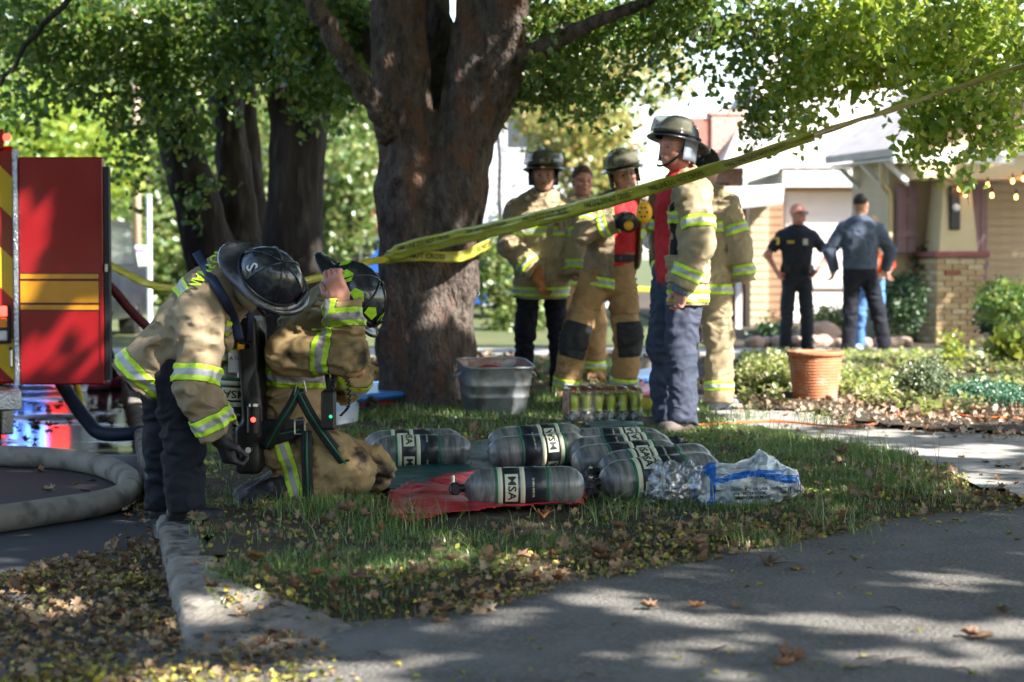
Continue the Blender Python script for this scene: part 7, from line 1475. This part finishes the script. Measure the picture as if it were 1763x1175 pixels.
# ---- bending firefighter at the kerb
DB = 8.35; r = empty("person", (W(320, 0, DB).x, DB, 0), 0, "bending firefighter in black helmet and NORMAN coat lifting the air pack", "person")
Lc = lambda *a: W(*a)-r.location
J = dict(k=1.0, S=Vector((0, -1, 0)), F=Vector((.80, -.0, -.60)))
J['pelvis'] = Lc(283, 608, DB); J['chest'] = Lc(372, 508, DB); J['neck'] = Lc(412, 468, DB)
J['F'] = Vector((.72, 0, -.69)); J['S'] = Vector((0, 1, 0))
J['hf'] = Vector((.80, .10, -.62)).normalized(); J['hu'] = Vector((.42, -.72, .50)).normalized()
J['head'] = Lc(456, 490, DB-.14)
J['sh'] = [Lc(352, 538, DB-.17), Lc(388, 500, DB+.19)]; J['el'] = [Lc(338, 668, DB-.24), Lc(375, 600, DB+.44)]; J['wr'] = [Lc(380, 752, DB-.20), Lc(425, 690, DB+.56)]
J['hip'] = [Lc(300, 640, DB-.09), Lc(282, 640, DB+.10)]; J['kn'] = [Lc(316, 775, DB-.10), Lc(284, 775, DB+.12)]; J['an'] = [Lc(318, 868, DB-.10), Lc(284, 866, DB+.20)]; J['toe'] = [Vector((.93, -.36, 0)).normalized(), Vector((.80, -.6, 0)).normalized()]
body(J, r, M_skin_r, res=.005); hair(J, r, cut=-.01, thick=.006, back=-.05)
helmet(J, r, M_hblk, None, M_badge, None, flaps=True, letter=("S", -2.35, .62), sz=.97, flapm=mat("khaki_flap_cloth", (.22, .18, .11), rough=.9))
coat(J, r, M_coatb, M_bandb if False else M_band, grid=.0085, amp=.024, seed=31, rl=.90, rs=1.08, hem=-.17, cuff=.90, bw=.075, mid=.84, fr=8, chestband=True, low=0)
trousers(J, r, M_navy, (.100, .082, .078), amp=.016, seed=13, waist=.02, grid=.009, wr=.14); boots(J, r, M_boot, hgt=.05)
for i, tgt in ((0, Vector((.35, .1, -1))), (1, Vector((.1, .1, -1)))):
    w = J['wr'][i]; g_ = hand_sdf(w, tgt, (.75, .5, .1), 1.0, 1.15, None, 1.22); sdf_obj("glove", U([g_, cone(w-tgt*.0+UPV*.05, w, .052, .045)], .02), *bounds([w], .3), .005, M_boot, r)
# NORMAN lettering across the upper back and the dark strap over the shoulder
ax = (J['chest']-J['pelvis']).normalized(); 
def back_pt(px, py, ff):
    o = Lc(px, py, DB-.5); d = (o+r.location-CAMP).normalized()*.004; P = np.array([tuple(o+d*i) for i in range(260)], dtype=np.float32); v = ff(P); i = int(np.argmax(v < .004)) if (v < .004).any() else 110; return Vector(P[i].tolist())-d*1.5
tf_ = folds(U([sq(J['pelvis']+ax*(-.27), J['chest'], .205*.88, .2*.88, J['F'], .72), sq(J['chest'], J['chest']+ax*.07, .195*.88, .17*.88, J['F'], .72)]+[cone(J['neck']-ax*.02, J['sh'][i]-ax*.02, .095*.88, .083*.88) for i in (0, 1)]+[cone(J['sh'][0], J['el'][0], .11, .095)], .06), .024, 8, 31)
def norman(u, v):
    t = (u+.14)/.28; cx = np.interp(t, [0, .35, .7, 1], [382, 364, 346, 332]); cy = np.interp(t, [0, .35, .7, 1], [432, 452, 474, 492]); dx, dy = -.62, .78
    return back_pt(float(cx+v*300*1.15), float(cy+v*300*.55), tf_)
text_on("NORMAN", .070, lambda x, y: norman(x*1.02, -y*-1), "lettering", mat("lime_lettering", (.45, .72, .03), rough=.6), r)
def strap(pts, w, root, m=M_black, ff=None, name="strap", th=.004, upn=None):
    P = crom(pts, 6); V = []; k = len(P)
    for i, p in enumerate(P):
        t = (P[min(i+1, k-1)]-P[max(i-1, 0)]).normalized(); vdir = (p+root.location-CAMP).normalized() if upn is None else upn; s_ = t.cross(vdir).normalized()
        for q in (-.5, -.25, .25, .5): V.append(tuple(p+s_*q*w-vdir*(.004 if abs(q) < .3 else 0)))
    F = [(i*4+j, i*4+j+1, i*4+j+5, i*4+j+4) for i in range(k-1) for j in range(3)]; o = mesh_obj(name, V, F, m, root, True); md = o.modifiers.new("s", 'SOLIDIFY'); md.thickness = th; md.offset = 0; return o
strap([back_pt(a, b, tf_) for a, b in ((338, 434), (352, 458), (372, 492), (392, 525), (405, 555), (412, 585))], .038, r, mat("navy_strap", (.012, .02, .05), rough=.7))
# ---- kneeling firefighter
DK = 8.85; r = empty("person", (W(520, 0, DK).x, DK, 0), 0, "kneeling firefighter in sooty coat, head bowed, hand raised to his lime-patched helmet", "person")
Lc = lambda *a: W(*a)-r.location
J = dict(k=1.0, S=Vector((0, 1, 0)), F=Vector((.97, -.25, 0)))
J['pelvis'] = Lc(505, 745, DK); J['chest'] = Lc(512, 625, DK); J['neck'] = Lc(535, 572, DK); J['hf'] = Vector((.52, -.05, -.85)).normalized(); J['hu'] = Vector((.78, -.22, .50)).normalized()
J['head'] = Lc(590, 522, DK-.02)
J['sh'] = [Lc(494, 600, DK-.20), Lc(530, 598, DK+.18)]; J['el'] = [Lc(597, 612, DK-.30), Lc(590, 660, DK+.2)]; J['wr'] = [Lc(589, 516, DK-.27), Lc(620, 640, DK+.05)]
J['hip'] = [Lc(498, 770, DK-.09), Lc(512, 770, DK+.10)]; J['kn'] = [Lc(606, 812, DK-.16), Lc(640, 806, DK+.14)]; J['an'] = [Lc(492, 850, DK-.15), Lc(484, 842, DK+.16)]; J['toe'] = [Vector((-.75, -.1, -.55)).normalized(), Vector((-.8, .1, -.5)).normalized()]
body(J, r, M_skin_r, hands=(((-.42, -.0, 1), (.25, 1.0, .1)), (None, None)), curl=.75, hscale=1.12, res=.005)
helmet(J, r, M_hblk, None, M_badge, None, sz=1.05, lime=True, flapm=mat("khaki_flap_cloth", (.22, .18, .11), rough=.9))
coat(J, r, M_coatd, M_bandd, grid=.0085, amp=.026, seed=41, rl=.86, rs=1.05, hem=-.06, cuff=.95, bw=.085, mid=.70, fr=8, low=.01)
trousers(J, r, M_coatd, (.122, .098, .085), amp=.020, seed=17, waist=.0, grid=.009, bands=True, bm=M_bandd, wr=.17)
nf_ = folds(U([cone(Lc(520, 575, DK-.02), Lc(566, 532, DK-.06), .115, .10), cone(Lc(566, 532, DK-.06), Lc(585, 530, DK-.05), .10, .075)], .04), .02, 12, 6); sdf_obj('neck_cape', nf_, *bounds([Lc(540, 555, DK)], .28), .009, mat('khaki_cape_cloth', (.17, .145, .085), (.22, .19, .115), 8, rough=.9, bump=.3, bscale=300), r)
for i in (0, 1):
    a_ = J['an'][i]; t = Vector((-1, -.05, -.28)).normalized(); f = U([cone(a_, a_+t*.16, .088, .070), cone(a_+Vector((.05, 0, .0)), a_, .088, .088), cone(a_+t*.14, a_+t*.14+Vector((-.02, 0, -.06)), .055, .045)], .03); b_ = sdf_obj("boot", folds(f, .006, 14), *bounds([a_, a_+t*.2], .12), .007, M_boot, r)
    mb = MB(); mb.tube([a_+t*.04+Vector((-.0, -.05, .045)), a_+t*.12+Vector((0, -.045, .04))], .012, 6); mb.build("yellow_pull_tab", M_yellowp, b_)
tail = folds(ell(Lc(575, 765, DK-.12), (.14, .14, .055), Vector((.85, 0, -.5)), Vector((0, 1, 0)), Vector((.5, 0, .85))), .02, 12, 5); sdf_obj("coat_tail", tail, *bounds([Lc(575, 765, DK-.12)], .2), .009, M_coatd, r)
tf2 = folds(sq(J['pelvis']+Vector((0, 0, -.1)), J['chest'], .2*.95, .2*.95, J['F'], .72), .02, 8, 41)
bl = sq(Lc(488, 745, DK), Lc(489, 728, DK), .212, .212, J['F'], .76); sdf_obj("waist_belt", I(bl, plane(Lc(489, 716, DK), (-.1, 0, 1)), plane(Lc(488, 764, DK), (.1, 0, -1))), *bounds([Lc(488, 740, DK)], .3), .008, M_black, r)
strap([Lc(455, 762, DK-.20), Lc(490, 752, DK-.225), Lc(525, 738, DK-.225)], .045, r); strap([Lc(462, 752, DK-.22), Lc(500, 744, DK-.245), Lc(516, 740, DK-.24)], .004, r, M_green)
mb = MB(); c = Lc(516, 736, DK-.25)
for a_, b_ in (((-.022, .03), (.022, .03)), ((.022, .03), (.022, -.03)), ((.022, -.03), (-.022, -.03)), ((-.022, -.03), (-.022, .03))): mb.tube([c+Vector((a_[0], 0, a_[1])), c+Vector((b_[0], 0, b_[1]))], .004, 6)
mb.build("buckle", M_metal, r)
M_strp = mat("black_strap_webbing", (.010, .014, .016), (.02, .024, .026), 40, rough=.7, bump=.3, bscale=400)
for pts, wd in ((((516, 668, -.24), (500, 700, -.26), (478, 735, -.25), (458, 772, -.20)), .042), (((512, 672, -.25), (535, 715, -.27), (562, 755, -.27), (596, 800, -.24)), .046), (((528, 742, -.25), (528, 790, -.27), (530, 840, -.26), (530, 870, -.24)), .046)):
    strap([Lc(a_, b_, DK+c_) for a_, b_, c_ in pts], wd, r, M_strp); strap([Lc(a_, b_, DK+c_-.008) for a_, b_, c_ in pts], .005, r, M_green)
mb = MB(); c = Lc(515, 670, DK-.255)
mb.tube([c+Vector(p) for p in ((-.02, 0, -.03), (.03, 0, -.01), (.02, 0, .035), (-.01, 0, .03), (-.02, 0, -.03))], .004, 6); mb.build("strap_ring", M_metal, r)
# speaker microphone on a coiled cord
sm_ = empty("speaker_microphone", tuple(W(566, 705, DK-.3)), 0, "black speaker microphone with coiled cord hanging from the kneeling firefighter's chest", "speaker microphone")
mb = MB(); mb.box(-.032, -.02, -.09, .032, .02, .085, bev=.012); mb.build("housing", M_blackp, sm_); mb = MB(); mb.lathe([(0, .004), (.007, .003), (.008, 0)], 10, basis((.01, -.0205, -.03), (1, 0, 0), (0, 0, 1), (0, -1, 0))); mb.build("green_button", mat("green_lens", (.02, .35, .15), rough=.2, emis=(.02, .5, .2), estr=.5), sm_)
pts = [Vector((.02, 0, .08)), Vector((.02, .0, .16)), Vector((.05, .02, .19)), Vector((.08, .02, .12)), Vector((.085, .02, .02)), Vector((.05, .01, -.03))]; cc = crom(pts, 30); hx_ = []
for i, p in enumerate(cc): hx_.append(p+Vector((.008*math.cos(i*1.1), .008*math.sin(i*1.1), .004*math.cos(i*1.1))))
mb = MB(); mb.tube(hx_, .0035, 5); mb.build("coiled_cord", M_blackp, sm_)
mb = MB(); mb.tube(crom([(-.0, .02, .08), (-.01, .05, .16), (.02, .06, .22)], 5), .012, 6); mb.tube(crom([(.01, .02, .08), (.03, .05, .18), (.0, .06, .26)], 5), .010, 6); mb.build("cable", M_rubber, sm_)
# air pack on his back, held by the bending man
ap = empty("air_pack", tuple(W(430, 700, DK-.05)), 0, "black air pack with upright cylinder being lifted off the kneeling man's back", "air pack")
La = lambda *a: W(*a)-ap.location
fpl = U([rbox(La(437, 650, DK-.06), (.045, .14, .27), (1, 0, .06), (0, 1, 0), (-.06, 0, 1), .02), rbox(La(432, 770, DK-.08), (.055, .12, .11), (1, 0, 0), (0, 1, 0), (0, 0, 1), .025), cone(La(440, 580, DK-.1), La(436, 790, DK-.14), .045, .055)], .03)
sdf_obj("back_frame", fpl, *bounds([La(437, 650, DK-.06), La(432, 770, DK)], .4), .009, M_blackp, ap)
mb = MB(); a_, b_ = La(437, 700, DK-.22), La(437, 745, DK-.22); mb.tube([a_, b_], .030, 14); g_ = mb.build("warning_sounder", M_blackp, ap, True, 40)
mb = MB(); mb.tube([a_+Vector((0, 0, .012)), a_+Vector((0, 0, .0))], .022, 12); mb.build("end_cap", M_metal, g_)
mb = MB(); mb.lathe([(0, .004), (.010, .003), (.011, 0)], 10, basis(La(436, 723, DK-.25), (1, 0, 0), (0, 0, 1), (0, -1, 0))); mb.build("red_lamp", M_led, ap)
mb = MB(); mb.lathe([(0, .012), (.016, .012), (.020, .010), (.022, 0)], 16, basis(La(428, 775, DK-.22), (1, 0, 0), (0, 0, 1), (0, -1, 0))); gg = mb.build("gauge", M_blackp, ap); mb = MB(); mb.lathe([(0, .0135), (.013, .0135)], 16, basis(La(428, 775, DK-.22), (1, 0, 0), (0, 0, 1), (0, -1, 0))); mb.build("dial", M_white, gg)
mb = MB(); mb.tube([La(403, 640, DK-.06), La(403, 622, DK-.06)], .018, 12); mb.box(*(La(403, 610, DK-.06)+Vector((-.035, -.03, -.03))), *(La(403, 610, DK-.06)+Vector((.035, .03, .03))), bev=.01); mb.build("cylinder_valve", M_brass, ap)
mb = MB(); c = La(404, 622, DK-.17); mb.box(c.x-.028, c.y-.004, c.z-.05, c.x+.028, c.y, c.z+.05); tg = mb.build("paper_tag", mat("pale_tag", (.42, .47, .50), (.5, .53, .55), 30, rough=.6), ap)
text_on("A 12", .022, lambda u, v: (c.x+u, c.y-.006, c.z+v+.012), "lettering", M_lbl, tg)
mb = MB(); c = La(421, 597, DK-.18); mb.box(c.x-.032, c.y-.02, c.z-.018, c.x+.032, c.y+.02, c.z+.018, bev=.008); mb.build("yellow_alarm_unit", M_yellowp, ap)
mb = MB(); c = La(423, 640, DK-.14); mb.box(c.x-.035, c.y-.01, c.z-.03, c.x+.03, c.y+.01, c.z+.028, bev=.004); mb.build("silver_label_plate", M_metal, ap)
strap([La(428, 590, DK-.2), La(430, 560, DK-.22), La(432, 530, DK-.22)], .03, ap, mat("navy_strap", (.012, .02, .05), rough=.7))
rr_ = copy_tree(proto); rr_.parent = None; p0 = W(405, 700, DK-.05); rr_.matrix_world = Matrix.Translation(p0) @ Matrix.Rotation(math.radians(92), 4, 'Y') @ Matrix.Rotation(math.radians(-125), 4, 'X')
tag(rr_, "air cylinder standing upright in the pack between the two foreground firefighters", "air cylinder")
if "group" in rr_.keys(): del rr_["group"]
